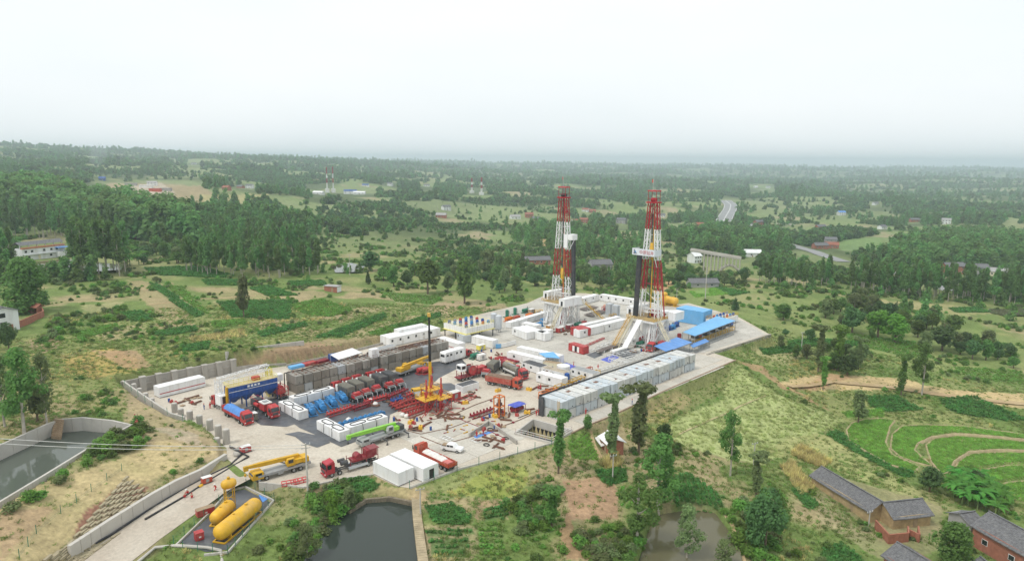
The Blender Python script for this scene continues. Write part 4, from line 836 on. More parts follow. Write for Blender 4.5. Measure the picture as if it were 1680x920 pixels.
BLOCK_PX += [[(1140, 418), (1235, 428), (1235, 448), (1160, 446)], [(1176, 340), (1210, 335), (1205, 385), (1172, 380)], [(1296, 400), (1400, 428), (1395, 448), (1296, 416)], [(1465, 446), (1565, 474), (1560, 492), (1460, 462)], [(525, 300), (615, 305), (615, 328), (525, 326)], [(765, 308), (800, 308), (800, 328), (765, 326)]]
def blocked(x, y, z=None, m=1.2):
    b = np.zeros(x.shape, bool)
    for p in BLOCK_W:
        bx = [q[0] for q in p]; by = [q[1] for q in p]; k = np.nonzero((x > min(bx) - m) & (x < max(bx) + m) & (y > min(by) - m) & (y < max(by) + m))[0]
        if k.size: b[k] |= inpoly(x[k], y[k], p) | (polydist(x[k], y[k], p) < m)
    d, _ = z_road(x, y); b |= d < 7
    px, py = proj(x, y, ground_z(x, y) if z is None else z)
    for p in BLOCK_PX: b |= inpoly(px, py, p)
    return b
def scatter_px(poly, n, seed, mind=2.0):
    """n ground points spread over the ground seen inside a photo outline (even over the ground, not over the photo)"""
    g = np.random.default_rng(seed); xs = [p[0] for p in poly]; ys = [p[1] for p in poly]; c = [TP(*p) for p in poly]
    x0, x1 = min(p.x for p in c), max(p.x for p in c); y0, y1 = min(p.y for p in c), max(p.y for p in c); out = []
    for _ in range(40):
        x = g.uniform(x0, x1, 900); y = g.uniform(y0, y1, 900); z = ground_z(x, y); px, py = proj(x, y, z); k = inpoly(px, py, poly)
        for a, b in zip(x[k], y[k]):
            if all((a - q[0]) ** 2 + (b - q[1]) ** 2 > mind * mind for q in out):
                out.append((a, b))
                if len(out) >= n: return out
    return out
def spot(label, x, y, xs, ys):
    a = sorted(xs); b = sorted(ys); n = len(a); i = 0 if x < a[n // 3] else 1 if x < a[2 * n // 3] else 2
    return label + ', ' + ('near ' if y < b[n // 2] else 'far ') + ('left', 'middle', 'right')[i]
def grove(kind, poly, n, H, label, group, seed, mind=3.0, var=None):
    pts = scatter_px(poly, n, seed, mind); xs = [p[0] for p in pts]; ys = [p[1] for p in pts]
    for i, (x, y) in enumerate(pts):
        plant(kind, x, y, H * rnd.uniform(.82, 1.12), spot(label, x, y, xs, ys), group, var, rnd.uniform(.85, 1.15))
grove('euc', [(0, 362), (60, 362), (130, 378), (212, 390), (212, 402), (120, 398), (0, 392)], 62, 24, 'tall eucalyptus in the wood behind the white farmhouse', 'eucalyptus wood behind the white farmhouse', 1, 4.5)
grove('euc', [(114, 438), (206, 440), (206, 455), (120, 456)], 17, 27, 'tall eucalyptus in the clump beside the white farmhouse pond', 'eucalyptus clump beside the farm pond', 2, 3.2)
grove('euc', [(-30, 440), (28, 445), (20, 462), (-30, 458)], 4, 23, 'eucalyptus at the left picture edge below the white farmhouse', 'eucalyptus at the left edge', 3, 3)
grove('euc', [(290, 436), (400, 440), (470, 444), (470, 457), (390, 456), (300, 449)], 46, 18.5, 'slender eucalyptus in the front grove behind the dark green bean field', 'front eucalyptus grove', 4, 3.2)
grove('euc', [(330, 408), (500, 405), (512, 418), (440, 425), (320, 420)], 52, 19, 'eucalyptus in the rear grove above the front grove', 'rear eucalyptus grove', 5, 4.5)
grove('euc', [(487, 446), (530, 446), (530, 455), (487, 455)], 6, 18, 'eucalyptus in the small clump right of the front grove', 'small eucalyptus clump', 6, 2.6)
grove('euc', [(1392, 476), (1440, 484), (1520, 494), (1600, 498), (1690, 500), (1690, 488), (1560, 480), (1450, 472), (1395, 466)], 84, 19, 'eucalyptus in the long dark row across the right hillside', 'long eucalyptus row on the right', 7, 3.6)
grove('euc', [(1240, 468), (1330, 474), (1335, 464), (1245, 458)], 22, 15, 'eucalyptus in the low grove beyond the blue shed', 'eucalyptus grove beyond the blue shed', 8, 3.2)
grove('euc', [(1342, 470), (1364, 474), (1364, 466), (1342, 462)], 5, 17, 'eucalyptus standing apart between the two groves on the right', 'lone eucalyptus group', 9, 2.5)
# single trees, one by one: kind, base px, base py, top py, label
for kind, a, b, t, lab, var, wd in [
    ('broad', 762, 498, 425, 'tall dense tree with pointed crown left of the rear drilling rig', 0, .7), ('broad', 702, 482, 420, 'big rounded tree above the brown field', 1, .85), ('broad', 646, 470, 436, 'bushy tree at the edge of the upper field', 0, .9), ('broad', 668, 470, 440, 'broad dark tree right of the bushy one', 3, .9), ('broad', 608, 444, 408, 'dark spreading tree above the duck pond', 3, 1.2),
    ('conifer', 604, 466, 442, 'small pointed evergreen near the field shed', 0, 1.2), ('broad', 800, 452, 408, 'round olive tree on the far bank of trees', 2, 1.0), ('broad', 735, 478, 446, 'grey green tree beside the tall pointed one', 2, .9), ('broad', 828, 478, 440, 'thin grey tree behind the brown field', 2, .8), ('broad', 400, 520, 455, 'gnarled lone tree among the left fields', 2, .45),
    ('broad', 780, 405 + 30, 398, 'small dark conical tree on the valley side', 3, .7), ('dense', 42, 512, 442, 'large dense round tree beside the blue gabled house', 0, .9), ('dense', 15, 572, 540, 'low dark tree below the brick walled yard', 1, .8), ('conifer', 1206, 508, 488, 'dark oval tree beyond the solids tanks', 0, 2.0), ('conifer', 1468, 522, 498, 'dark flame shaped tree in the right field', 1, 1.9),
    ('airy', 40, 715, 600, 'tall open tree by the reservoir wall', 0, .8), ('airy', 78, 700, 606, 'thin tree right of the tall reservoir tree', 1, .6), ('airy', 8, 700, 610, 'grey green tree at the left edge above the reservoir', 1, .7), ('broad', 62, 690, 640, 'low round tree at the foot of the reservoir trees', 2, .9),
    ('column', 916, 776, 676, 'narrow pollarded tree with flat umbrella top in front of the tank stack', 0, .95), ('column', 1003, 760, 648, 'pollarded tree with a leaning tuft beside the white roofed hut', 1, .9), ('column', 1048, 745, 632, 'tall shaggy leaf covered tree right of the hut', 1, 1.15), ('broad', 1090, 728, 690, 'small round tree behind the big dark tree', 3, .8),
    ('airy', 1080, 838, 722, 'large dark open crowned tree in the middle foreground', 0, 1.05), ('airy', 1045, 888, 785, 'yellow green open crowned tree with pale trunk at the pond', 2, .95), ('airy', 1126, 925, 838, 'grey green tree standing in front of the garden pond', 1, .8), ('airy', 1185, 940, 890, 'low grey tree at the bottom edge by the garden pond', 1, 1.1), ('column', 905, 865, 800, 'dense ivy clad tree beside the brown field', 0, 1.5),
    ('airy', 1198, 780, 682, 'tall ragged tree standing before the pale grass slope', 0, .62), ('column', 1240, 815, 748, 'shaggy grey tree right of the ragged one', 1, 1.2), ('broad', 964, 706, 680, 'round bush like tree at the corner of the tank stack', 0, .9), ('broad', 1408, 694, 645, 'small grey tree at the head of the rice terraces', 2, .7), ('broad', 1525, 806, 765, 'dark rounded tree below the rice terraces', 3, 1.0),
    ('column', 1342, 610, 540, 'tall shaggy tree left of the sandy track', 1, 1.0), ('column', 1375, 608, 542, 'leaning shaggy tree above the sandy track', 2, 1.0), ('column', 1408, 606, 560, 'third shaggy tree in the clump above the sandy track', 1, 1.1), ('column', 1350, 640, 590, 'thin tuft topped tree at the end of the sandy track', 2, .9), ('column', 1478, 648, 590, 'leafy pole tree beside the sandy track', 0, 1.0), ('airy', 1512, 648, 576, 'open dark tree beside the sandy track', 0, .7),
    ('dense', 1560, 935, 872, 'large bright tree between the brick houses', 0, .9), ('dense', 1255, 900, 818, 'dense dark bush tree at the bottom right of the garden pond', 1, .75), ('broad', 1600, 800, 772, 'dusky tree behind the banana plants', 3, 1.0),
    ('bright', 1440, 555, 512, 'bright green tree in the right hand copse', 0, 1.1), ('bright', 1468, 562, 520, 'bright rounded tree in the middle of the copse', 1, 1.1), ('broad', 1398, 546, 502, 'dusky tree at the left of the copse', 3, 1.0), ('broad', 1428, 530, 500, 'dark pine like tree at the back of the copse', 3, .9), ('broad', 1545, 575, 535, 'dark tree at the right end of the copse', 3, 1.2),
    ('broad', 1285, 525, 500, 'rounded bush tree beyond the pad corner', 0, 1.5), ('broad', 1390, 615, 580, 'dark bushy tree behind the shaggy clump', 3, 1.2), ('airy', 505, 925, 868, 'bushy grey tree on the left bank of the green pond', 1, 1.0), ('bright', 545, 850, 802, 'fresh green bush tree at the head of the green pond', 0, .75), ('broad', 572, 842, 800, 'grey bush tree on the pond bank', 2, .8)]:
    at_px(kind, a, b, t, lab, None, var, wd)
# copses and hedges: individuals that look alike
def belt(kind, poly, n, H, label, group, seed, mind=3, cat=None):
    pts = scatter_px(poly, n, seed, mind); xs = [p[0] for p in pts]; ys = [p[1] for p in pts]
    for x, y in pts:
        if blocked(np.array([x]), np.array([y]), None, .5)[0]: continue
        plant(kind, x, y, H * rnd.uniform(.6, 1.25), spot(label, x, y, xs, ys), group, None, rnd.uniform(.8, 1.3))
belt('broad', [(1350, 500), (1400, 495), (1560, 540), (1680, 590), (1690, 625), (1560, 590), (1440, 565), (1350, 530)], 46, 8, 'broadleaf tree in the dark copse on the right', 'copse on the right', 21, 4)
belt('broad', [(790, 465), (880, 440), (1000, 455), (1075, 475), (1060, 488), (1010, 478), (900, 475), (830, 492)], 46, 8, 'broadleaf tree in the thicket behind the drilling rigs', 'thicket behind the rigs', 22, 4)
belt('broad', [(600, 455), (760, 440), (880, 425), (900, 445), (790, 470), (640, 470)], 34, 7, 'broadleaf tree on the far side of the left fields', 'trees beyond the left fields', 23, 5)
belt('broad', [(215, 415), (290, 400), (330, 430), (280, 440), (215, 432)], 26, 8, 'broadleaf tree between the two eucalyptus groves', 'trees between the groves', 24, 4)
belt('broad', [(1250, 560), (1300, 545), (1430, 590), (1420, 612), (1330, 605)], 16, 5, 'bushy tree in the gully right of the pad', 'gully trees right of the pad', 25, 3.5)
belt('broad', [(1090, 470), (1240, 470), (1230, 458), (1120, 445)], 22, 8, 'broadleaf tree in the belt below the viaduct', 'belt below the viaduct', 26, 5)
belt('shrub', [(150, 700), (230, 690), (265, 715), (200, 745), (120, 775), (60, 805), (0, 838), (0, 850), (70, 815), (140, 760)], 52, 2.4, 'leafy shrub on the bank below the reservoir kerb', 'shrubs below the reservoir', 31, 1.6)
belt('shrub', [(500, 800), (560, 800), (590, 825), (545, 865), (515, 905), (480, 925), (490, 880), (530, 850)], 44, 2.6, 'leafy shrub on the overgrown left bank of the green pond', 'shrubs on the pond bank', 32, 1.6)
belt('shrub', [(940, 880), (1010, 865), (1050, 880), (1060, 925), (960, 925)], 40, 1.9, 'leafy shrub left of the garden pond', 'shrubs left of the garden pond', 33, 1.3)
belt('shrub', [(830, 830), (900, 800), (925, 800), (900, 870), (840, 880), (860, 850)], 34, 1.9, 'leafy shrub in the hedge left of the brown field', 'hedge left of the brown field', 34, 1.3)
belt('shrub', [(1200, 830), (1270, 800), (1290, 870), (1240, 925), (1200, 900)], 40, 2.4, 'leafy shrub on the bank right of the garden pond', 'shrubs right of the garden pond', 35, 1.5)
belt('shrub', [(90, 520), (200, 505), (220, 520), (130, 545), (75, 575), (65, 560)], 44, 2.6, 'leafy shrub in the hedge round the left meadow', 'hedge round the left meadow', 36, 1.8)
belt('shrub', [(70, 455), (170, 455), (220, 470), (215, 490), (90, 480)], 40, 2.8, 'leafy shrub on the bank below the farm pond', 'shrubs below the farm pond', 37, 1.9)

# banana plants below the terraces
def banana_mesh(seed):
    g = random.Random(seed); mb = MB()
    for i in range(9):
        a = g.uniform(0, 6.28); L = g.uniform(1.8, 2.8); e = g.uniform(.5, 1.2); pts = []
        for k in range(6):
            t = k / 5; pts.append(Vector((math.cos(a) * L * t * .8, math.sin(a) * L * t * .8, 1.8 + L * e * t - L * 1.0 * t * t * e)))
        s = Vector((-math.sin(a), math.cos(a), 0)); vs = []
        for k, p in enumerate(pts): w = .36 * math.sin(math.pi * (.12 + .85 * k / 5)); vs += [p - s * w - Vector((0, 0, .08)), p, p + s * w - Vector((0, 0, .08))]
        mb.add(vs, [(k * 3 + j, k * 3 + j + 1, k * 3 + j + 4, k * 3 + j + 3) for k in range(5) for j in range(2)])
    return mb.mesh('leaf_crown', LF_BAN)
BANS = [banana_mesh(s) for s in range(3)]; BANST = MB().cyl((0, 0, -.3), (0, 0, 1.9), .14, 6, .09).mesh('stem', mat('banana_stem', (0.2, 0.26, 0.1)))
def banana(poly, n, seed, sc, label, group):
    pts = scatter_px(poly, n, seed, .9); xs = [p[0] for p in pts]; ys = [p[1] for p in pts]
    for x, y in pts:
        t = thing('banana_plant', spot(label, x, y, xs, ys), 'plant', (x, y, gz(x, y)), rnd.uniform(0, 6.28), group); k = sc * rnd.uniform(.75, 1.25); t.scale = (k, k, k)
        inst('stem', BANST, t); inst('leaf_crown', BANS[rnd.randrange(3)], t)
banana([(1552, 795), (1570, 778), (1600, 785), (1640, 815), (1650, 845), (1625, 850), (1590, 835), (1560, 820)], 48, 41, 1.45, 'banana plant in the thick stand below the rice terraces', 'banana stand')
banana([(205, 425), (230, 420), (235, 435), (210, 440)], 5, 42, 2.2, 'banana plant left of the front eucalyptus grove', 'bananas by the grove')

# ---- masses nobody could count: instanced from a few leaf-cloud meshes
def proto(kind_meshes, name):
    col = bpy.data.collections.new(name)
    for i, me in enumerate(kind_meshes):
        o = bpy.data.objects.new(f'{name}_{i:02d}', me); col.objects.link(o)
    return col
def stuff(name, pts, rot, scl, idx, col, label=None):
    """one object: a point cloud mesh with a geometry-nodes modifier that sets a leaf mesh on each point"""
    n = len(pts); me = bpy.data.meshes.new(name); me.vertices.add(n); me.vertices.foreach_set('co', np.asarray(pts, np.float32).ravel())
    for nm, d, ty in (('rotz', rot, 'FLOAT'), ('scl', scl, 'FLOAT'), ('idx', idx, 'INT')):
        at = me.attributes.new(nm, ty, 'POINT'); at.data.foreach_set('value', np.asarray(d, np.float32 if ty == 'FLOAT' else np.int32))
    o = bpy.data.objects.new(name, me); C.objects.link(o); tag(o, kind='stuff')
    ng = bpy.data.node_groups.new(name, 'GeometryNodeTree'); ng.interface.new_socket('Geometry', in_out='INPUT', socket_type='NodeSocketGeometry'); ng.interface.new_socket('Geometry', in_out='OUTPUT', socket_type='NodeSocketGeometry')
    N = ng.nodes; L = ng.links; i_ = N.new('NodeGroupInput'); o_ = N.new('NodeGroupOutput'); ip = N.new('GeometryNodeInstanceOnPoints'); ci = N.new('GeometryNodeCollectionInfo')
    ci.inputs['Collection'].default_value = col; ci.inputs['Separate Children'].default_value = True; ci.inputs['Reset Children'].default_value = True
    def na(nm, ty): a = N.new('GeometryNodeInputNamedAttribute'); a.data_type = ty; a.inputs['Name'].default_value = nm; return a.outputs['Attribute']
    cx = N.new('ShaderNodeCombineXYZ'); L.new(na('rotz', 'FLOAT'), cx.inputs['Z'])
    L.new(i_.outputs[0], ip.inputs['Points']); L.new(ci.outputs[0], ip.inputs['Instance']); ip.inputs['Pick Instance'].default_value = True
    L.new(na('idx', 'INT'), ip.inputs['Instance Index']); L.new(cx.outputs[0], ip.inputs['Rotation']); L.new(na('scl', 'FLOAT'), ip.inputs['Scale']); L.new(ip.outputs[0], o_.inputs[0])
    md = o.modifiers.new('scatter', 'NODES'); md.node_group = ng
    return o
def far_tree(seed, lobes, n, size, m, trunk=None):
    v, f = leaf_cloud(lobes(random.Random(seed)), n, size, seed); return mesh_np('far_tree', v, f, m)
FT = [far_tree(900 + i, lambda g: c_broad(g, 3.9, 7.0, .6), 230, .85, [LF_FAR, LF_DK, LF_BR, LF_FAR][i]) for i in range(4)] + [far_tree(920 + i, lambda g: [((p[0][0], p[0][1], p[0][2] * .62 - 2.4), (p[1][0] * 1.35, p[1][1] * 1.35, p[1][2] * .9)) for p in c_euc(g)], 230, .8, LF_EUC) for i in range(2)]
COL_FAR = proto(FT, 'far_tree_shape')
COL_SHRUB = proto([TREE['shrub'][i][1] for i in range(3)] + [far_tree(950, lambda g: c_broad(g, 1.6, 2.0, .2), 150, .3, LF_VINE)], 'undergrowth_shape')
FIELD_PX = []   # crops are added below; woods keep off them
def polar_points(n, r0, r1, seed, amax=41):
    g = np.random.default_rng(seed); r = np.sqrt(g.uniform(r0 * r0, r1 * r1, n)); a = np.radians(g.uniform(-amax, amax, n)); return r * np.sin(a), r * np.cos(a), g
OPEN_PX = [c[0] for c in COVER[24:]] + [[(205, 440), (545, 455), (700, 480), (890, 480), (740, 530), (390, 590), (205, 610), (100, 560), (200, 470)], [(1080, 500), (1160, 465), (1300, 475), (1500, 515), (1680, 545), (1680, 640), (1400, 600), (1260, 545), (1210, 510)], [(1370, 385), (1460, 385), (1450, 415), (1380, 415)],
           [(1100, 435), (1300, 445), (1300, 470), (1110, 470)], [(1180, 396), (1295, 398), (1290, 416), (1180, 422)], [(1360, 384), (1470, 384), (1455, 418), (1370, 418)], [(1440, 428), (1560, 452), (1640, 462), (1640, 482), (1560, 480), (1400, 440)], [(1290, 400), (1400, 420), (1420, 450), (1300, 430)], [(1020, 345), (1080, 340), (1090, 352), (1030, 358)], [(1220, 325), (1290, 330), (1280, 340), (1220, 338)], [(1400, 345), (1460, 340), (1470, 352), (1410, 356)], [(560, 385), (690, 370), (730, 395), (620, 430), (540, 425)], [(640, 330), (760, 330), (790, 345), (680, 352)], [(150, 285), (330, 290), (340, 345), (140, 345)]]
def woods():
    P_, R_, S_, I_ = [], [], [], []
    for n, r0, r1, sd, smin, smax, thr in ((30000, 380, 900, 61, .35, 1.15, .50), (50000, 850, 2200, 62, .6, 1.5, .52), (36000, 2100, 5200, 63, 1.2, 2.3, .53), (18000, 5000, 11000, 64, 2.6, 4.2, .54)):
        x, y, g = polar_points(n, r0, r1, sd); f1 = fbm(x / 120, y / 120, 61, 4); f2 = fbm(x / 38, y / 38, 66, 3)
        dens = 1 - sstep(f1, thr - .07, thr); dens = np.maximum(dens, sstep(f2, .58, .66) * .4)
        k = g.random(n) < dens * .9 + .03; x, y = x[k], y[k]; z = ground_z(x, y); px, py = proj(x, y, z)
        k = ~blocked(x, y, z, 2.0)
        for p in OPEN_PX: k &= ~(inpoly(px, py, p) & (g.random(x.size) < .93))
        k &= ~((py > 470) & (px > 200) & (px < 900)) | (g.random(x.size) < .12)
        scr = inpoly(px, py, [(515, 350), (560, 328), (900, 335), (1010, 400), (1010, 475), (515, 475)]); k &= ~(scr & (g.random(x.size) < .55)); lo_ = np.where(scr, .62, np.where((px > 1000) & (py > 370), .8, 1.0))[k]
        x, y, z, py, px = x[k], y[k], z[k], py[k], px[k]; f2 = fbm(x / 90 + 3, y / 90, 68, 3)
        P_.append(np.stack([x, y, z - .4], 1)); R_.append(g.uniform(0, 6.28, x.size)); S_.append(lo_ * g.uniform(smin, smax, x.size) * (.55 + .9 * fbm(x / 25, y / 25, 69, 2)))
        I_.append(np.where(f2 > .56, 4 + g.integers(0, 2, x.size), g.integers(0, 4, x.size)))
    # planted slopes that read as one wood
    for poly, n, sd, ix, sc in (([(1440, 425), (1500, 395), (1620, 388), (1690, 395), (1690, 440), (1600, 445), (1480, 448)], 900, 71, 4, 1.5), ([(0, 325), (60, 318), (160, 345), (300, 370), (330, 400), (215, 395), (100, 372), (0, 360)], 700, 72, 4, 2.3), ([(1280, 395), (1370, 378), (1440, 385), (1330, 405)], 400, 73, 0, 1.3), ([(830, 385), (890, 365), (1050, 395), (1060, 430), (950, 425), (850, 400)], 260, 74, 4, 1.2), ([(1090, 395), (1180, 378), (1280, 385), (1300, 410), (1200, 425), (1120, 415)], 380, 75, 4, 1.4), ([(520, 345), (650, 330), (720, 365), (600, 390), (520, 380)], 500, 76, 0, 1.0)):
        pts = scatter_px(poly, n, sd, 3.0); g = np.random.default_rng(sd)
        if not pts: continue
        x = np.array([p[0] for p in pts]); y = np.array([p[1] for p in pts]); P_.append(np.stack([x, y, ground_z(x, y) - .4], 1)); R_.append(g.uniform(0, 6.28, x.size)); S_.append(sc * g.uniform(.75, 1.2, x.size)); I_.append(ix + g.integers(0, 2, x.size))
    stuff('distant_woods', np.concatenate(P_), np.concatenate(R_), np.concatenate(S_), np.concatenate(I_), COL_FAR)
woods()
def undergrowth():
    x, y, g = polar_points(60000, 95, 620, 81, 42); f = fbm(x / 17, y / 17, 82, 4); f2 = fbm(x / 60, y / 60, 83, 2)
    k = g.random(x.size) < sstep(f, .55, .70) * .6 + .015; x, y = x[k], y[k]; z = ground_z(x, y); px, py = proj(x, y, z)
    k = ~blocked(x, y, z, 1.5) & ~inpoly(px, py, [(1207, 592), (1260, 640), (1388, 690), (1340, 712), (1250, 765), (1150, 740), (1060, 712), (990, 695), (1100, 640)])
    for p in [(c[0]) for c in COVER[1:8] + COVER[13:19]]: k &= ~(inpoly(px, py, p) & (g.random(x.size) < .9))
    for p in FIELD_PX: k &= ~inpoly(px, py, p)
    x, y, z = x[k], y[k], z[k]; stuff('undergrowth', np.stack([x, y, z - .05], 1), g.uniform(0, 6.28, x.size), g.uniform(.22, .95, x.size) * (1 + sstep(np.hypot(x, y), 250, 500) * .8), g.integers(0, 4, x.size), COL_SHRUB)
def tuft(seed, n, h, w, m):
    g = np.random.default_rng(seed); v = []; f = []
    for i in range(n):
        a = g.uniform(0, 6.28); r = w * g.random() ** .5; b = np.array([r * math.cos(a), r * math.sin(a), 0]); d = np.array([math.cos(a), math.sin(a), 0]) * g.uniform(.1, .7) * h; s = np.array([-math.sin(a), math.cos(a), 0]) * .05 * (1 + h)
        hh = h * g.uniform(.6, 1.1); o = len(v); v += [b - s, b + s, b + d + [0, 0, hh]]; f.append((o, o + 1, o + 2))
    return mesh_np('tuft', np.array(v), np.array(f), m)
COL_TUFT = proto([tuft(1, 26, .42, .5, LF_GRASS), tuft(2, 26, .5, .55, LF_PALE), tuft(3, 22, .35, .45, LF_VINE), tuft(4, 24, .6, .5, LF_CORN)], 'tuft_shape')
def grass():
    x, y, g = polar_points(120000, 92, 300, 91, 42); f = fbm(x / 8, y / 8, 92, 3); k = g.random(x.size) < .3 + .5 * sstep(f, .4, .6); x, y = x[k], y[k]; z = ground_z(x, y); px, py = proj(x, y, z)
    slope = inpoly(px, py, [(1215, 598), (1260, 640), (1388, 690), (1340, 712), (1250, 765), (1150, 740), (1080, 712), (1120, 680), (1180, 660), (1190, 640)])
    bare = np.zeros(x.size, bool)
    for j in (1, 2, 4, 5, 6, 7, 8, 9, 12, 16, 17, 23, 24, 25): bare |= inpoly(px, py, COVER[j][0])
    k = ~blocked(x, y, z, .6) & (~bare | (g.random(x.size) < .12)); x, y, z, slope = x[k], y[k], z[k], slope[k]
    f2 = fbm(x / 20, y / 20, 93, 3); idx = np.where(slope, 1, np.where(f2 > .62, 3 * (g.random(x.size) < .25), np.where(g.random(x.size) < .7, 0, 2)))
    stuff('grass_tufts', np.stack([x, y, z - .02], 1), g.uniform(0, 6.28, x.size), g.uniform(.45, 1.15, x.size), idx.astype(int), COL_TUFT)
grass()
# ---- crops: rows of plants on each plot
def crop_clump(seed, n, h, w, s, m): v, f = leaf_cloud([((0, 0, h * .45), (w, w, h * .5))], n, s, seed); return mesh_np('crop_plant', v, f, m)
COL_CROP = proto([crop_clump(1, 26, .5, .38, .17, LF_CROP), crop_clump(2, 26, .55, .4, .16, LF_BR), crop_clump(3, 22, .45, .36, .16, LF_VINE), tuft(9, 14, 1.3, .3, LF_CORN), tuft(10, 16, .38, .22, LF_RICE)], 'crop_shape')
def rows(poly_px, row, step, ang, idx, sc=1.0, z=None, jit=.12, drop=.04, acc=[]):
    c = [P(a, b, z) for a, b in poly_px] if z is not None else [TP(a, b) for a, b in poly_px]
    w = [(p.x, p.y) for p in c]; ca, sa = math.cos(ang), math.sin(ang); us = [p[0] * ca + p[1] * sa for p in w]; vs = [-p[0] * sa + p[1] * ca for p in w]
    uu, vv = np.meshgrid(np.arange(min(us), max(us), step), np.arange(min(vs), max(vs), row)); g = np.random.default_rng(int(abs(us[0] * 100)) % 9999)
    uu = uu.ravel() + g.uniform(-jit, jit, uu.size); vv = vv.ravel() + g.uniform(-jit, jit, vv.size) * .6; x = uu * ca - vv * sa; y = uu * sa + vv * ca
    k = inpoly(x, y, w) & (g.random(x.size) > drop); x, y = x[k], y[k]
    if z is None: k = ~blocked(x, y, None, .3); x, y = x[k], y[k]
    return np.stack([x, y, ground_z(x, y)], 1), np.full(x.size, idx), g.uniform(.75, 1.25, x.size) * sc
def crops():
    g = np.random.default_rng(5)
    for c in CROPS:
        p, i, s = rows(c[0], c[1], c[2], R(c[3]), c[4], c[5]); FIELD_PX.append(c[0])
        if len(p): stuff({0: 'bean_field', 2: 'vegetable_plot', 3: 'maize_stubble', 4: 'young_rice_field'}[c[4]], p, g.uniform(0, 6.28, len(p)), s, i, COL_CROP)
    for px, z in PADDY:
        p, i, s = rows(px, .75, .32, R(-35), 4, 1.0, z, .05, .1); FIELD_PX.append(px)
        stuff('rice_paddy', p, g.uniform(0, 6.28, len(p)), s, i, COL_CROP)
crops(); undergrowth()
# terrace edges: raised earth bunds round the paddies
BUND = mat('earth_bund', (0.36, 0.29, 0.17), .95, .25, .8, dirt=(0.2, 0.22, 0.08), dirt_amt=.5, bump=.5)
def bund(label, pts):
    t = thing('terrace_bund', label, 'bund', pts[0]); o = Vector(pts[0]); mb = MB(); n = len(pts); fine = []
    for i in range(n - 1):
        k = max(2, int((Vector(pts[i + 1]) - Vector(pts[i])).length / 1.2)); fine += [Vector(pts[i]).lerp(Vector(pts[i + 1]), j / k) for j in range(k)]
    fine.append(Vector(pts[-1])); vs = []
    for i, p in enumerate(fine):
        d = fine[min(i + 1, len(fine) - 1)] - fine[max(i - 1, 0)]; d.z = 0; d.normalize(); s = Vector((-d.y, d.x, 0)); w = rnd.uniform(.28, .45); h = rnd.uniform(.15, .3)
        for a, b in ((-1.25, -.7), (-.55, h), (.55, h + rnd.uniform(-.05, .05)), (1.25, -.7)): vs.append(p - o + s * (a * w) + Vector((0, 0, b)))
    mb.add(vs, [(i * 4 + k, i * 4 + k + 1, i * 4 + k + 5, i * 4 + k + 4) for i in range(len(fine) - 1) for k in range(3)], True); mb.build('bank', BUND, t)
_bl = ['outermost earth bund round the upper rice paddy', 'second earth bund round the bright green paddy', 'third curved earth bund in the rice terraces', 'fourth earth bund in the rice terraces', 'fifth earth bund low in the rice terraces', 'lowest earth bund at the right edge of the terraces']
for i, ((px, z), idx) in enumerate(zip(PADDY, ([2, 3, 4, 5, 6, 7, 8, 9, 10, 11, 12, 13, 0, 1, 2], list(range(0, 17)) + [0], list(range(0, 12)) + [0], [8, 0, 1, 2, 3, 4], [6, 0, 1, 2, 3], [5, 0, 1, 2]))):
    bund(_bl[i], [tuple(P(px[k % len(px)][0], px[k % len(px)][1], z)) for k in idx])
print('trees', NTREE)
# ---------------------------------------------------------------- vehicles and equipment
def place(front, rear, L=None):
    """centre and heading from the two photo positions where a vehicle's ends meet the ground"""
    a, b = P(*front), P(*rear); c = (a + b) / 2; return c, yawof(b, a), (a - b).length
TYRE = MB().cyl((0, -.17, 0), (0, .17, 0), .52, 16).mesh('wheel', RUBBER)
RIM = MB().cyl((0, -.19, 0), (0, .19, 0), .29, 10).mesh('rim', GREY)
def wheel(T, x, y, r=.52, wide=1.0):
    w = inst('wheel', TYRE, T, (x, y, r), (0, 0, 0), (r / .52, wide, r / .52)); inst('rim', RIM, w)
def cab(T, x, col, w=2.45, L=2.1, z0=.85, h=2.3, roof=.35):
    """flat-nosed lorry cab with its front at +x"""
    o = [(x - L, z0), (x, z0), (x + .04, z0 + h * .42), (x - .28, z0 + h * .95), (x - .5, z0 + h), (x - L, z0 + h)]
    c = MB().prof(o, -w / 2, w / 2)
    if roof: c.prof([(x - L + .1, z0 + h), (x - .75, z0 + h), (x - L + .1, z0 + h + roof)], -w / 2 + .15, w / 2 - .15)
    c = c.build('cab', col, T)
    MB().add([(x + .05, -w / 2 + .15, z0 + h * .47), (x + .05, w / 2 - .15, z0 + h * .47), (x - .22, w / 2 - .2, z0 + h * .9), (x - .22, -w / 2 + .2, z0 + h * .9)], [(0, 1, 2, 3)]).build('windscreen', GLASS, c)
    for s in (-1, 1):
        MB().b0(x - 1.35, x - .45, min(s * w / 2, s * (w / 2 + .015)), max(s * w / 2, s * (w / 2 + .015)), z0 + h * .47, z0 + h * .87).build('side_window', GLASS, c)
        MB().b0(x - .02, x + .07, s * .98 - .18, s * .98 + .18, z0 - .05, z0 + .16).build('headlight', WHITE, c)
        MB().b0(x - .1, x + .05, s * (w / 2 + .2) - .1, s * (w / 2 + .2) + .1, z0 + h * .45, z0 + h * .85).build('mirror', BLACK, c)
    MB().b0(x + .045, x + .09, -.75, .75, z0 + .25, z0 + h * .36).build('grille', DGREY, c)
    MB().b0(x - .3, x + .14, -w / 2, w / 2, .45, z0 - .03).build('bumper', col, c)
    return c
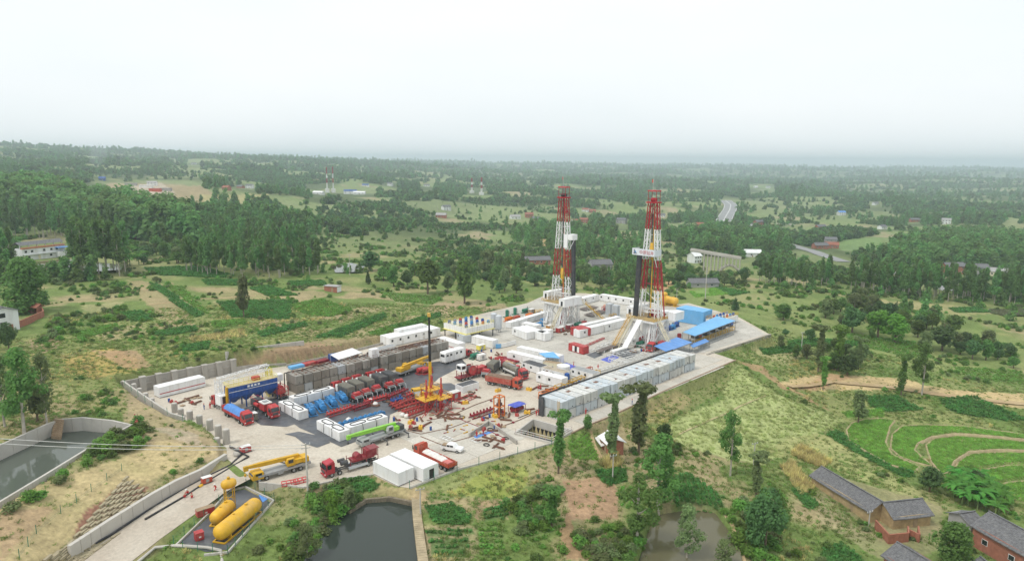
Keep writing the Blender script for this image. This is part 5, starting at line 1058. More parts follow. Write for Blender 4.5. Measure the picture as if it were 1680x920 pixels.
def chassis(T, L, axles, x0=None, w=2.4):
    mb = MB()
    for s in (-1, 1): mb.b0(-L / 2, L / 2 - .4, s * .42 - .09, s * .42 + .09, .72, 1.0)
    for x in np.arange(-L / 2 + .4, L / 2 - .6, 1.4): mb.b0(x, x + .12, -.42, .42, .74, .96)
    mb.build('chassis', DGREY, T)
    for x in axles:
        for s in (-1, 1): wheel(T, x, s * (w / 2 - .18))
    MB().b0(-.2, 1.0, w / 2 - .55, w / 2 - .02, .5, 1.0).build('fuel_tank', GREY, T); MB().b0(-.2, 1.0, -w / 2 + .02, -w / 2 + .55, .5, 1.0).build('tool_box', DGREY, T)
AX8 = lambda L: (L / 2 - 1.4, L / 2 - 3.2, -L / 2 + 2.6, -L / 2 + 1.25)
def lorry(name, label, front, rear, L, col, cat='truck', group=None, axles=None):
    c, y, _ = place(front, rear); T = thing(name, label, cat, c, y, group); chassis(T, L, axles or AX8(L)); cab(T, L / 2, col); return T
def stake_body(T, x0, x1, col, h=.9, w=2.45, ribs=True):
    b = MB().b0(x0, x1, -w / 2, w / 2, 1.05, 1.2).build('deck', DGREY, T)
    for s in (-1, 1):
        p = MB().b0(x0, x1, s * w / 2 - .04, s * w / 2 + .04, 1.2, 1.2 + h).build('side_board', col, T); r = MB(); n = int((x1 - x0) / .8)
        for i in range(n + 1): xx = x0 + (x1 - x0) * i / n; r.b0(xx - .05, xx + .05, s * (w / 2 + .07) - .04, s * (w / 2 + .07) + .04, 1.1, 1.2 + h + .03)
        r.build('rib', col, p)
    MB().b0(x0 - .04, x0 + .04, -w / 2, w / 2, 1.2, 1.2 + h).build('tail_board', col, T); MB().b0(x1 - .04, x1 + .04, -w / 2, w / 2, 1.2, 1.2 + h + .3).build('head_board', col, T)
def heap(x0, x1, w, z0, h, m, name, T, seed=0, amp=.3, n=16, k=6):
    """a covered load: a lumpy cloth surface with steep sides"""
    vs = []; g = np.random.default_rng(seed)
    for i in range(n + 1):
        for j in range(k + 1):
            t = j / k * 2 - 1; u = i / n * 2 - 1; e = (1 - abs(t) ** 4) * (1 - abs(u) ** 8); vs.append((x0 + (x1 - x0) * i / n, t * w / 2, z0 + h * e ** .6 + amp * e * (float(vnoise(np.array([i * .7 + seed]), np.array([j * .9]), seed)[0]) - .5)))
    return MB().add(vs, [(i * (k + 1) + j, (i + 1) * (k + 1) + j, (i + 1) * (k + 1) + j + 1, i * (k + 1) + j + 1) for i in range(n) for j in range(k)], True).build(name, m, T)
def outline(T, name, m, segs, w): 
    mb = MB()
    for a, b in segs: mb.beam(a, b, w)
    return mb.build(name, m, T)

# ---- frac pump trucks
def frac_truck(label, front, rear, col=RED, group='fracturing pump trucks in a row', roof=OLIVE):
    L = 13.2; T = lorry('pump_truck', label, front, rear, L, col, 'truck', group)
    rb = MB().b0(-2.7, 2.6, -1.25, 1.25, 1.15, 3.5).build('radiator_housing', roof, T); top = MB()
    for i in range(9): top.b0(-2.6 + i * .58, -2.6 + i * .58 + .34, -1.18, 1.18, 3.5, 3.62)
    top.build('louvre', roof, rb)
    g = MB()
    for s in (-1, 1):
        for i in range(6): g.b0(-2.6 + i * .88, -2.6 + i * .88 + .7, s * 1.25 - .03, s * 1.25 + .03, 1.4, 3.2)
    g.build('grille', DGREY, rb)
    MB().b0(2.7, 3.9, -1.2, 1.2, 1.15, 3.0).cyl((3.3, -.9, 3.0), (3.3, -.9, 3.7), .16, 8).build('engine_box', WHITE2, T)
    MB().b0(-4.3, -2.9, -.9, .9, 1.15, 2.3).cyl((-3.6, 0, 2.0), (-2.9, 0, 2.0), .55, 10).build('gearbox', DGREY, T)
    p = MB().b0(-6.4, -4.4, -1.05, 1.05, 1.2, 2.35); p.cyl((-5.3, -1.0, 2.35), (-5.3, 1.0, 2.35), .55, 12)
    for i in range(5): p.cyl((-6.1, -.8 + i * .4, 2.2), (-6.1, -.8 + i * .4, 2.7), .15, 7)
    p.build('plunger_pump', col, T)
    MB().b0(-6.75, -6.4, -1.1, 1.1, 1.3, 2.0).build('fluid_end', GREY, T)
    pi = MB().tube([(-6.7, .9, 1.5), (-7.3, .9, 1.5), (-7.6, .9, .5)], .09).tube([(-6.7, -.9, 1.6), (-7.5, -.9, 1.9), (-7.9, -.9, .6)], .08); pi.build('discharge_pipe', LGREY, T)
    outline(T, 'handrail', GREY, [((-4.3, 1.2, 1.2), (-4.3, 1.2, 2.3)), ((-6.6, 1.2, 1.2), (-6.6, 1.2, 2.3)), ((-4.3, 1.2, 2.3), (-6.6, 1.2, 2.3)), ((-4.3, -1.2, 2.3), (-6.6, -1.2, 2.3)), ((-4.3, -1.2, 1.2), (-4.3, -1.2, 2.3)), ((-6.6, -1.2, 1.2), (-6.6, -1.2, 2.3))], .06)
    return T
for i, (f, r) in enumerate([((548, 641), (590, 661)), ((564, 635), (605, 655)), ((581, 630), (622, 649)), ((603, 624), (644, 644)), ((619, 620), (660, 639))]):
    frac_truck(f'red cabbed pump truck with grey radiator deck, {ORD[i]} from the blue pumps', f, r, roof=OLIVE if i < 3 else mat('charcoal_deck', (0.09, 0.092, 0.095), .6, .2, .8, dirt=DUST, dirt_amt=.3))
frac_truck('pump truck with grey deck parked behind the brown tarped dump truck', (826, 598), (790, 625), group='pump trucks behind the dump truck')
# ---- blue tarped lorry
T = lorry('cargo_truck', 'red stake sided truck loaded under a blue tarpaulin', (411, 699), (371, 677), 12, RED); stake_body(T, -6, 3.6, RED, .7); heap(-5.8, 3.5, 2.5, 1.5, 1.7, TARPB, 'tarpaulin', T, 3, .5)
# ---- blender
T = lorry('blender_truck', 'red blending truck with white topped hopper parked before the blue sand hopper', (453, 687), (417, 667), 12, RED)
hp = MB().box((.6, 0, 2.1), (3.0, 2.2, 1.9)).build('tank', RED, T); MB().box((.6, 0, 3.15), (3.2, 2.3, .22)).build('lid', WHITE2, hp)
MB().box((.6, 0, 3.3), (1.3, 1.3, .25)).build('hatch', GREY, T); MB().cyl((-3.5, -1.0, 1.9), (-1.2, -1.0, 1.9), .5, 10).cyl((-3.5, 1.0, 1.9), (-1.2, 1.0, 1.9), .5, 10).build('drum', RED, T)
MB().box((-4.4, 0, 2.0), (2.2, 2.3, 1.7)).build('engine', DGREY, T); outline(T, 'rail', RED, [((-5.9, s, 1.2), (-5.9, s, 3.2)) for s in (-1, 1)] + [((-5.9, -1, 3.2), (-5.9, 1, 3.2)), ((-5.9, 1, 3.2), (-1, 1, 3.0)), ((-5.9, -1, 3.2), (-1, -1, 3.0)), ((-1, 1, 1.2), (-1, 1, 3)), ((-1, -1, 1.2), (-1, -1, 3))], .08)
MB().tube([(-2, 1.2, .8), (1.5, 1.35, .7), (3, 1.35, .75)], .14).build('suction_pipe', BLACK, T)
# ---- truck with white control cabin
T = lorry('control_truck', 'red truck carrying a tall white control cabin behind the blue hopper', (351, 662), (391, 684), 12, RED)
cb = MB().box((1.6, 0, 2.75), (3.2, 2.5, 2.7)).build('cabin', WHITE, T); MB().box((-.01, .2, 2.9), (.06, 1.0, 1.9)).build('door', GLASS, cb); MB().box((1.6, -1.27, 3.1), (1.2, .05, .8)).build('window', GLASS, cb)
MB().box((-3, 0, 1.5), (5.5, 2.3, .7)).build('skid', RED, T); outline(T, 'stair', ORANGE, [((-.4, -1.4, 0), (-1.2, -1.4, 1.8)), ((.2, -1.4, 0), (-.6, -1.4, 1.8))] + [((-.4 - .2 * i, -1.4, .4 * i + .1), (.2 - .2 * i, -1.4, .4 * i + .1)) for i in range(5)], .1)
# ---- red pumping unit right of the hopper
T = lorry('mixing_truck', 'red mixing unit between the blue hopper and the grey tanks', (436, 640), (470, 657), 11, RED, axles=(4, 2.3, -2.6, -3.9))
MB().box((-1.5, 0, 2.1), (4.5, 2.2, 1.5)).cyl((-3.6, 0, 3.1), (-1.2, 0, 3.1), .7, 12).build('mixing_tank', RED, T); MB().box((1.9, 0, 2.2), (1.6, 2.1, 1.7)).build('engine', MAROON, T); MB().box((1.6, .2, 3.3), (.9, .7, .5)).build('vent', WHITE2, T)
outline(T, 'frame', RED, [((x, y, 1.1), (x, y, 3.6)) for x in (-5.2, -3, -.4) for y in (-1.15, 1.15)] + [((-5.2, y, 3.6), (-.4, y, 3.6)) for y in (-1.15, 1.15)] + [((-5.2, -1.15, z), (-5.2, 1.15, z)) for z in (1.4, 2.5, 3.6)], .12); MB().tube([(-5.5, .6, 1.5), (-5.9, .6, .9), (-6.0, .6, .3)], .14).build('hose', BLACK, T)
# ---- dump truck with brown tarp
T = lorry('dump_truck', 'faded red dump truck with brown tarpaulin over its box', (850, 638), (803, 629), 11.5, ORED); 
b = MB().b0(-5.7, 3.2, -1.25, 1.25, 1.15, 2.75).build('dump_box', mat('faded_red', (0.42, 0.10, 0.08), .7, .2, .8, dirt=DUST, dirt_amt=.6), T); r = MB()
for s in (-1, 1):
    for i in range(9): r.b0(-5.5 + i * 1.05, -5.4 + i * 1.05, s * 1.29 - .05, s * 1.29 + .05, 1.2, 2.7)
    r.b0(-5.7, 3.2, s * 1.29 - .05, s * 1.29 + .05, 1.9, 2.0)
r.build('rib', ORED, b); heap(-5.7, 3.2, 2.55, 2.7, .55, TARPBR, 'tarpaulin', T, 9, .25); MB().beam((-5.7, 1.27, 2.72), (3.2, 1.27, 2.72), .1).beam((-5.7, -1.27, 2.72), (3.2, -1.27, 2.72), .1).build('rail', ORED, T)
# ---- other lorries in that cluster
T = lorry('cement_truck', 'red cabbed bulk truck behind the dump truck facing the pickup', (866, 626), (822, 606), 12, RED); MB().cyl((-5.2, 0, 2.3), (2.4, 0, 2.3), .95, 14).build('tank', OLIVE, T); MB().box((-1.5, 0, 3.3), (4, .8, .15)).build('walkway', GREY, T); MB().box((3.0, 0, 1.9), (.9, 2.2, 1.5)).cyl((3.0, .8, 2.6), (3.0, .8, 3.6), .15).build('engine', DGREY, T)
for s in (-1, 1): MB().box((-1.4, s * .9, 1.3), (6.5, .3, .5)).build('side_skirt', WHITE2, T)
T = lorry('acid_truck', 'red truck with a tan drum on its bed beside the long white cabins', (815, 599), (850, 613), 11, RED); MB().cyl((-3.4, 0, 2.2), (.4, 0, 2.2), .9, 14).build('drum', mat('tan_drum', (0.42, 0.27, 0.16), .7, .2), T); MB().box((1.9, 0, 2.0), (1.8, 2.2, 1.5)).box((-4.6, 0, 1.8), (1.4, 2.2, 1.2)).build('machine', mat('pink_red', (0.5, .08, .1), .6, .2), T)
# coil tubing trailer
c, y, L = place((800, 612), (748, 626)); T = thing('coil_tubing_trailer', 'red coil tubing trailer with white control cab and large reel', 'trailer', c, y); chassis(T, 12, (-4.6, -3.2, -1.8, 4.2)); MB().b0(-6, 6, -1.25, 1.25, 1.0, 1.25).build('deck', MAROON, T)
cb = MB().box((-4.2, 0, 4.0), (2.0, 2.3, 1.9)).build('control_cab', WHITE, T); MB().box((-5.23, 0, 4.2), (.05, 1.8, .9)).build('window', GLASS, cb); MB().box((-4.2, -1.17, 4.2), (1.4, .05, .9)).build('side_window', GLASS, cb)
outline(T, 'cab_frame', MAROON, [((x, s, 1.2), (x, s, 3.05)) for x in (-5.2, -3.2) for s in (-1.1, 1.1)] + [((-5.2, -1.1, 1.9), (-3.2, 1.1, 1.9)), ((-5.2, 1.1, 1.9), (-5.2, -1.1, 1.9))], .16)
MB().cyl((-.6, -1.0, 2.7), (-.6, 1.0, 2.7), 1.15, 18).build('coil', DGREY, T)
for s in (-1, 1): MB().cyl((-.6, s * 1.0, 2.7), (-.6, s * 1.12, 2.7), 1.5, 18).build('reel_flange', RED, T)
MB().box((2.6, 0, 2.1), (2.2, 2.2, 1.7)).cyl((4.6, -1, 2.2), (4.6, 1, 2.2), .95, 14).build('power_pack', RED, T); outline(T, 'frame', MAROON, [((1.2, s, 1.2), (1.2, s, 4.0)) for s in (-1.1, 1.1)] + [((-2.4, s, 1.2), (-2.4, s, 4.0)) for s in (-1.1, 1.1)] + [((-2.4, s, 4.0), (1.2, s, 4.0)) for s in (-1.1, 1.1)], .13)
# white data van
c, y, L = place((765, 585), (729, 596)); T = thing('data_van', 'white box van truck with red cab and dark windows beside the grey tanks', 'van', c, y); chassis(T, 12, (4.2, -2.6, -3.9)); cab(T, 6.0, RED, L=1.9, h=1.9, roof=0); MB().b0(5.9, 6.9, -1.0, 1.0, .8, 1.7).build('bonnet', RED, T)
b = MB().prof([(-6, 1.0), (3.6, 1.0), (3.6, 3.7), (3.3, 3.9), (-5.7, 3.9), (-6, 3.6)], -1.3, 1.3).build('van_body', WHITE, T); 
for x in (-5.0, -3.3): MB().b0(x - .5, x + .5, -1.34, -1.29, 2.5, 3.2).build('window', GLASS, b)
for x in (-.6, 1.4): MB().b0(x - .4, x + .4, -1.34, -1.29, 2.5, 3.2).build('window', GLASS, b)
MB().b0(-6.04, -5.99, -.9, .9, 2.4, 3.2).build('rear_window', GLASS, b); MB().b0(-2.4, -1.6, -1.34, -1.29, 1.2, 3.3).build('door', WHITE2, b); MB().b0(-6, 3.6, -1.27, 1.27, .6, 1.0).build('skirt', WHITE2, T)
# maroon well-service truck by the kerb
T = lorry('service_truck', 'maroon red service truck with winch machinery beside the white sheds', (543, 779), (607, 760), 12.5, mat('cherry_paint', (0.40, .03, .045), .45, .15, spec=.5))
MB().box((-2.6, 0, 2.1), (5.2, 2.1, .5)).box((-4.6, 0, 3.0), (2.4, 2.2, 1.4)).build('superstructure', MAROON, T); MB().cyl((-1.6, -.9, 2.6), (-1.6, .9, 2.6), .8, 14).build('winch_drum', MAROON, T); MB().cyl((1.1, -.8, 2.3), (2.6, -.8, 2.3), .4, 10).cyl((1.1, .7, 2.3), (2.6, .7, 2.3), .5, 10).build('air_tank', DGREY, T)
MB().box((-5.2, 0, 3.78), (2.2, 2.3, .14)).build('roof_plate', mat('dusty_maroon', (0.25, .07, .075), .7), T); MB().b0(-3.5, 1.0, -1.25, -.8, .6, 1.1).b0(-3.5, 1.0, .8, 1.25, .6, 1.1).build('side_tank', LGREY, T); MB().box((-4.2, -1.2, 1.6), (1.6, .3, .8)).build('tool_locker', GREENP, T)
outline(T, 'frame', MAROON, [((x, s, 1.2), (x, s, 3.7)) for x in (-3.2, -6.0) for s in (-1.1, 1.1)] + [((-6, s, 2.2), (0.5, s, 2.2)) for s in (-1.1, 1.1)] + [((.5, s, 1.2), (.5, s, 2.9)) for s in (-1, 1)], .12)
# flatbed lorry with white bags
T = lorry('flatbed_truck', 'brick red lorry carrying white bags on an open bed', (690, 748), (738, 771), 12, ORED); stake_body(T, -6, 3.5, ORED, .75)
for i, (x, y) in enumerate([(2.5, 0), (.6, .2), (-1.2, -.1), (-2.6, .4)]):
    heap(x - 1.1, x + 1.1, 2.2, 1.5, .75, BAG, 'sack', T, 30 + i, .5, 8, 5)
MB().box((-4.6, .2, 1.75), (1.8, 1.6, .45)).build('crate', mat('salmon_sheet', (0.55, .17, .15), .7), T)
# pickup
c, y, L = place((757, 742), (727, 737)); T = thing('pickup_truck', 'white double cab pickup parked beside the flatbed lorry', 'pickup', c, y)
MB().prof([(-2.6, .5), (2.6, .5), (2.65, .95), (2.5, 1.1), (1.2, 1.2), (.5, 1.85), (-1.0, 1.88), (-1.15, 1.2), (-2.6, 1.2)], -.88, .88).build('body', WHITE, T)
MB().add([(1.14, -.7, 1.24), (1.14, .7, 1.24), (.55, .66, 1.8), (.55, -.66, 1.8)], [(0, 1, 2, 3)]).build('windscreen', GLASS, T)
for s in (-1, 1):
    for x0, x1 in ((-.95, -.25), (-.15, .6)): MB().b0(x0, x1, s * .885 - .01, s * .885 + .01, 1.28, 1.72).build('window', GLASS, T)
    MB().b0(2.55, 2.66, s * .65 - .15, s * .65 + .15, .85, 1.05).build('headlight', LGREY, T); MB().b0(-2.63, -2.58, s * .75 - .08, s * .75 + .08, .8, 1.1).build('tail_light', RED, T)
MB().b0(-2.5, -1.2, -.75, .75, 1.19, 1.215).build('bed', DGREY, T); MB().box((-1.8, 0, 1.4), (1.0, 1.1, .35)).build('load', TIMBER, T)
for x in (1.6, -1.65):
    for s in (-1, 1): wheel(T, x, s * .8, .39, .65)
# red truck by the right rig
T = lorry('rig_truck', 'red truck with red machinery at the foot of the front drilling rig', (1060, 580), (1096, 566), 11, RED); MB().cyl((-4.5, -.5, 1.9), (-1.5, -.5, 1.9), .6, 10).cyl((-4.5, .6, 1.9), (1.5, .6, 1.9), .5, 10).box((.5, 0, 1.8), (2, 2, 1.2)).build('pump', RED, T); MB().box((2.2, 0, 2.2), (.9, 2.0, 1.8)).build('engine', DGREY, T)

# ---- truck cranes
def crane(label, front, rear, col, cabcol, boom_angle, boom_len, boom_yaw=0, name='truck_crane', outrig=True, chcol=GREY, upright=None):
    L = 12.5; c, y, _ = place(front, rear); T = thing(name, label, 'crane', c, y); chassis(T, L, (5.0, 3.4, -2.4, -3.9))
    MB().b0(-6.2, 5.2, -1.3, 1.3, 1.05, 1.5).build('deck', chcol, T); lc = MB().prof([(4.0, .7), (6.3, .7), (6.35, 1.5), (5.9, 2.1), (4.0, 2.1)], -1.25, 1.25).build('driver_cab', cabcol, T)
    MB().add([(6.32, -1.1, 1.55), (6.32, 1.1, 1.55), (5.93, 1.05, 2.05), (5.93, -1.05, 2.05)], [(0, 1, 2, 3)]).build('windscreen', GLASS, lc)
    for s in (-1, 1): MB().b0(4.4, 5.7, s * 1.255 - .01, s * 1.255 + .01, 1.5, 2.0).build('side_window', GLASS, lc)
    t = MB().cyl((-2.6, 0, 1.5), (-2.6, 0, 1.75), .9, 14).box((-3.0, 0, 2.2), (3.4, 2.0, .9)).build('turntable', col, T); MB().box((-5.2, 0, 2.2), (1.3, 2.3, 1.1)).build('counterweight', DGREY if col is LIME else col, T)
    uc = MB().prof([(-2.6, 1.75), (-1.0, 1.75), (-.8, 2.4), (-1.2, 3.3), (-2.6, 3.3)], .55, 1.35).build('operator_cab', cabcol if col is LIME else col, T); MB().add([(-.86, .6, 2.45), (-.86, 1.3, 2.45), (-1.18, 1.3, 3.2), (-1.18, .6, 3.2)], [(0, 1, 2, 3)]).build('window', GLASS, uc); MB().b0(-2.3, -1.25, 1.34, 1.37, 2.4, 3.15).build('side_window', GLASS, uc)
    a = boom_angle; d = Vector((math.cos(a), 0, math.sin(a))); p0 = Vector((-4.2, -.35, 2.9)); s0, k = 0, (0.0, .42, .62, .8, .93, 1.0) if upright else (0.0, .78, .86, .93, 1.0)
    for i in range(len(k) - 1):
        w = (.6 if upright else .75) - .08 * i; MB().beam(p0 + d * (boom_len * k[i]), p0 + d * (boom_len * k[i + 1]), w, w * 1.1).build('boom_section', (upright[i] if upright else col), T)
    tip = p0 + d * boom_len; MB().box(tuple(tip + Vector((0, 0, -.2))), (.9, .6, 1.0)).build('boom_head', YEL if upright else col, T)
    if not upright: MB().cyl(tip + Vector((.2, 0, -.4)), tip + Vector((.2, 0, -1.5)), .04, 5).box(tuple(tip + Vector((.2, 0, -1.6))), (.35, .3, .5)).build('hook_block', DGREY if col is LIME else YEL, T)
    MB().cyl((-1.2, -.35, 1.9), p0 + d * (boom_len * (.12 if upright else .4)) + Vector((0, 0, -.3)), .16, 8).build('lift_cylinder', GREY, T)
    if outrig:
        for x in (-5.6, .6):
            for s in (-1, 1): MB().beam((x, s * 1.2, 1.15), (x, s * 3.1, 1.0), .28).cyl((x, s * 3.1, 1.3), (x, s * 3.1, .1), .09, 6).cyl((x, s * 3.1, 0.02), (x, s * 3.1, .1), .3, 10).build('outrigger', DGREY, T)
    return T
crane('lime green boom truck crane with outriggers spread in front of the white tanks', (582, 737), (668, 708), LIME, mat('grey_cab_paint', (0.36, .37, .36), .5, .1), R(2.5), 13.0, outrig=True)
crane('yellow truck crane parked at the yard entrance', (418, 789), (502, 765), YEL2, YEL2, R(2), 11.3, outrig=False)
crane('yellow boom truck crane lying behind the pump trucks', (700, 601), (648, 620), YEL2, YEL2, R(2), 12.5, outrig=False)
crane('crane with tall black upright boom in the middle of the yard', (686, 650), (704, 664), YEL2, YEL2, R(89), 22.5, upright=(YEL2, BLACK, BLACK, BLACK, BLACK))
# ---------------------------------------------------------------- steel tanks in two stacked rows
def tank_mesh(W, D, Hh, m, ribs=9):
    """corrugated box tank: W wide along x, D deep along y"""
    mb = MB()
    def corr(p, q, n):
        p = Vector(p); q = Vector(q); d = (q - p) / n; nrm = Vector((d.y, -d.x, 0)).normalized(); pts = []
        for i in range(n):
            for t, o in ((0, 0), (.25, .07), (.6, .07), (.85, 0)): pts.append(p + d * (i + t) + nrm * o)
        return pts
    c = [(-W / 2, 0, 0), (W / 2, 0, 0), (W / 2, D, 0), (-W / 2, D, 0)]; ring = []
    for i in range(4): ring += corr(c[i], c[(i + 1) % 4], ribs if i % 2 == 0 else int(ribs * D / W))
    n = len(ring); vs = [(p.x, p.y, .12) for p in ring] + [(p.x, p.y, Hh - .1) for p in ring]
    mb.add(vs, [(i, (i + 1) % n, n + (i + 1) % n, n + i) for i in range(n)]).b0(-W / 2, W / 2, 0, D, Hh - .1, Hh); mb.b0(-W / 2, W / 2, 0.02, D - .02, 0, .12)
    return mb.mesh('shell', m)
def tank_row(a, n, pitch, D, Hh, shells, topm, words, group, levels=2, gapz=.12, gaps=(), edge=None):
    hatch = MB().cyl((0, 0, 0), (0, 0, .14), .32, 10).mesh('hatch', topm[1]); lid = topm[0]
    for lv in range(levels):
        for i in range(n):
            p = a + U * (pitch * (i + .5) + (0.9 if i in gaps or any(i > g for g in gaps) else 0)); z = lv * (Hh + gapz); jit = rnd.uniform(-.3, .3)
            t = thing('steel_tank', f'{words}, {ORD[i]} from the near end, {"upper" if lv else "lower"} tier', 'tank', (p.x + jit * V.x, p.y + jit * V.y, z), RZ, group)
            inst('shell', shells[(i * 7 + lv * 5 + (i * i) % 3) % len(shells)], t)
            if lv == levels - 1: inst('hatch', hatch, t, (0, D * .3, Hh)); inst('hatch', hatch, t, (.2, D * .75, Hh))
            inst('valve', VALVE, t, (0, -.08, .5))
VALVE = MB().cyl((0, 0, 0), (0, -.22, 0), .12, 8).mesh('valve', DGREY)
def tank_shade(nm, c): return mat(nm, c, .6, .1, .6, dirt=(0.20, 0.17, 0.13), dirt_amt=.65, dirt_scale=.4, streak=True)
GT = [tank_shade(f'grey_tank_{i}', c) for i, c in enumerate([(0.25, .225, .19), (0.30, .28, .245), (0.21, .195, .17), (0.335, .315, .28), (0.40, .42, .43)])]
gsh = [tank_mesh(2.4, 5.6, 2.45, GT[k]) for k in (0, 1, 2, 3, 0, 1, 2, 3, 4, 0, 3)]
tank_row(P(485, 646), 20, 2.8, 5.6, 2.45, gsh, (GT[3], RUST), 'weathered grey steel tank in the left stack', 'left stack of grey steel tanks', gaps=(10,))
RT = [tank_shade(f'pale_tank_{i}', c) for i, c in enumerate([(0.56, .565, .545), (0.53, .575, .60), (0.60, .60, .57), (0.50, .55, .58)])]
rsh = [tank_mesh(2.66, 7.0, 2.5, m, 8) for m in RT]
tank_row(P(921, 692), 22, 2.98, 7.0, 2.5, rsh, (RT[2], WHITE2), 'pale grey steel tank in the right stack', 'right stack of pale grey tanks')
# walkways, rails and loose gear on the left stack
zt = 5.15; a0 = P(485, 646)
def on_left(u, v, z=0): q = a0 + U * u + V * v; return Vector((q.x, q.y, z))
for k, (u0, u1) in enumerate(((0, 28), (29, 56))):
    t = thing('tank_top_railing', f'thin rusty railing on top of the {"near" if k == 0 else "far"} half of the left tank stack', 'railing', on_left(u0, .3, zt)); mb = MB(); o = Vector(t.location)
    for i in range(int((u1 - u0) / 1.4) + 1):
        for vv in (.3, 3.6): q = on_left(u0 + i * 1.4, vv, zt) - o; MB().cyl(q, q + Vector((0, 0, 1.0)), .03, 4).build('post', RUST, t)
    for vv in (.3, 3.6):
        for z in (.5, 1.0): mb.beam(on_left(u0, vv, zt + z) - o, on_left(u1, vv, zt + z) - o, .05)
    mb.build('rail', RUST, t)
t = thing('tank_top_pipe', 'long dark water pipe lying along the top of the left tank stack', 'pipe', on_left(0, 4.6, zt)); o = Vector(t.location); mb = MB().tube([on_left(u, 4.6 + .3 * math.sin(u), zt + .16) - o for u in np.linspace(-1, 56, 40)], .15).build('pipe', BLACK, t)
MB().cyl(on_left(-.9, 4.6, .0) - o, on_left(-.9, 4.6, zt + .1) - o, .16, 8).build('riser', BLACK, t)
for i in range(18): q = on_left(2 + i * 3, 4.6, zt) - o; MB().box((q.x, q.y, .2), (.3, .6, .3), RZ).build('clamp', RUST, t)
t = thing('pipe_rack', 'rusty steel lattice laid on the far half of the left tank stack', 'rack', on_left(38, 1.2, zt), RZ); MB().truss((0, 1.5, .5), (15, 1.5, .5), .8, .1, .07, 14).build('lattice', RUST, t)
for i, (u, v, s, lab, m) in enumerate([(27.5, 1.5, (2.6, 2.0, 2.6), 'small white cabin standing on the left tank stack', WHITE), (-2.6, 4.6, (1.8, 1.8, 1.9), 'white box on dark legs at the near end of the left tank stack', WHITE)]):
    q = on_left(u, v, zt if i == 0 else 3.6); t = thing('control_box', lab, 'box', q, RZ); MB().box((0, 0, s[2] / 2), s).build('housing', m, t); MB().box((0, -s[1] / 2 - .01, s[2] * .45), (.7, .04, s[2] * .75)).build('door', WHITE2, t)
    if i: 
        for x in (-.7, .7): MB().beam((x, .6, -3.6), (x, .6, 0), .2).build('leg', BLACK, t)
# pale tank stack: dark pipe gantry along its rear edge
b0_ = P(921, 692)
def on_right(u, v, z=0): q = b0_ + U * u + V * v; return Vector((q.x, q.y, z))
t = thing('manifold_pipe', 'thick dark pipe running along the far edge of the right tank stack', 'pipe', on_right(0, 7.3, 0)); o = Vector(t.location)
MB().tube([on_right(u, 7.35, 5.3) - o for u in np.linspace(-.4, 64, 30)], .22, 8).build('pipe', BLACK, t); MB().box(tuple(on_right(-.55, 6.6, 2.6) - o), (.5, 1.6, 5.2), RZ).build('stand_pipe', DGREY, t)
for i in range(16): MB().beam(on_right(1 + i * 4, 7.6, 0) - o, on_right(1 + i * 4, 7.6, 5.2) - o, .16).build('bracket', DGREY, t)
t = thing('tank_ladder', 'yellow ladder on the near end of the right tank stack', 'ladder', on_right(-.25, .9, 0), RZ); mb = MB()
for s in (-.25, .25): mb.beam((0, s, 0), (0, s, 5.6), .07)
mb.build('stile', YEL2, t)
for i in range(14): MB().beam((0, -.25, .3 + i * .38), (0, .25, .3 + i * .38), .05).build('rung', YEL2, t)
# debris and rust flakes on the pale tanks
for i in range(9): t = thing('steel_plate', f'loose rusty plate on the right tank stack, {ORD[i]} from the near end', 'plate', on_right(8 + i * 6 + rnd.uniform(-1, 1), rnd.uniform(2, 5), 5.14), RZ + rnd.uniform(-.3, .3), 'rusty plates on the right tank stack'); MB().box((0, 0, .03), (rnd.uniform(.8, 1.8), rnd.uniform(.5, 1.2), .05)).build('plate', RUST, t)

# ---- white box tanks with black hose loops on top
def box_tank(label, c, L, W, Hh, rz, straps=2):
    t = thing('water_tank', label, 'tank', c, rz, 'white box water tanks'); MB().b0(-L / 2, L / 2, -W / 2, W / 2, .12, Hh).build('shell', WHITE, t); MB().b0(-L / 2 + .1, L / 2 - .1, -W / 2 + .1, W / 2 - .1, 0, .12).build('skid', BLACK, t)
    for k in range(2):
        cx = (-.25 + .5 * k) * L * .9; r1, r2 = L * .19, W * .3; pts = [(cx + r1 * math.copysign(abs(math.cos(a)) ** .6, math.cos(a)), r2 * math.copysign(abs(math.sin(a)) ** .6, math.sin(a)), Hh + .09) for a in np.linspace(0, 6.28, 25)]
        MB().tube(pts, .1).build('hose', BLACK, t)
    for k in range(straps):
        x = (-.18 + .36 * k) * L; MB().tube([(x, -W / 2 - .05, .3), (x + .1, -W / 2 - .06, Hh * .6), (x - .05, -W / 2 - .05, Hh), (x, -W * .28, Hh + .1)], .07).build('hose_drop', BLACK, t)
    return t
def mid(*pp): return sum((P(*p) for p in pp), Vector()) / len(pp)
c = mid((457, 671.5), (491, 690.4)) + U * 1.35; box_tank('white box tank with hose loops nearest the red blending truck', c, 11.0, 2.7, 2.3, R(-45))
c = mid((483, 667), (546, 650)); box_tank('white box tank behind the row of blue pumps', mid((480, 668), (548, 646)) + V * .8, 12.5, 2.7, 2.3, R(45), 2)
c = mid((519, 705), (558, 724.3)) + U * 1.4; box_tank('white box tank with hose loops nearest the loose black liner', c, 10.6, 2.8, 2.4, R(-45))
c = mid((575.6, 716), (636.4, 699)) + V * 1.4; box_tank('white box tank standing behind the lime green crane', c, 10.8, 2.8, 2.5, R(45))
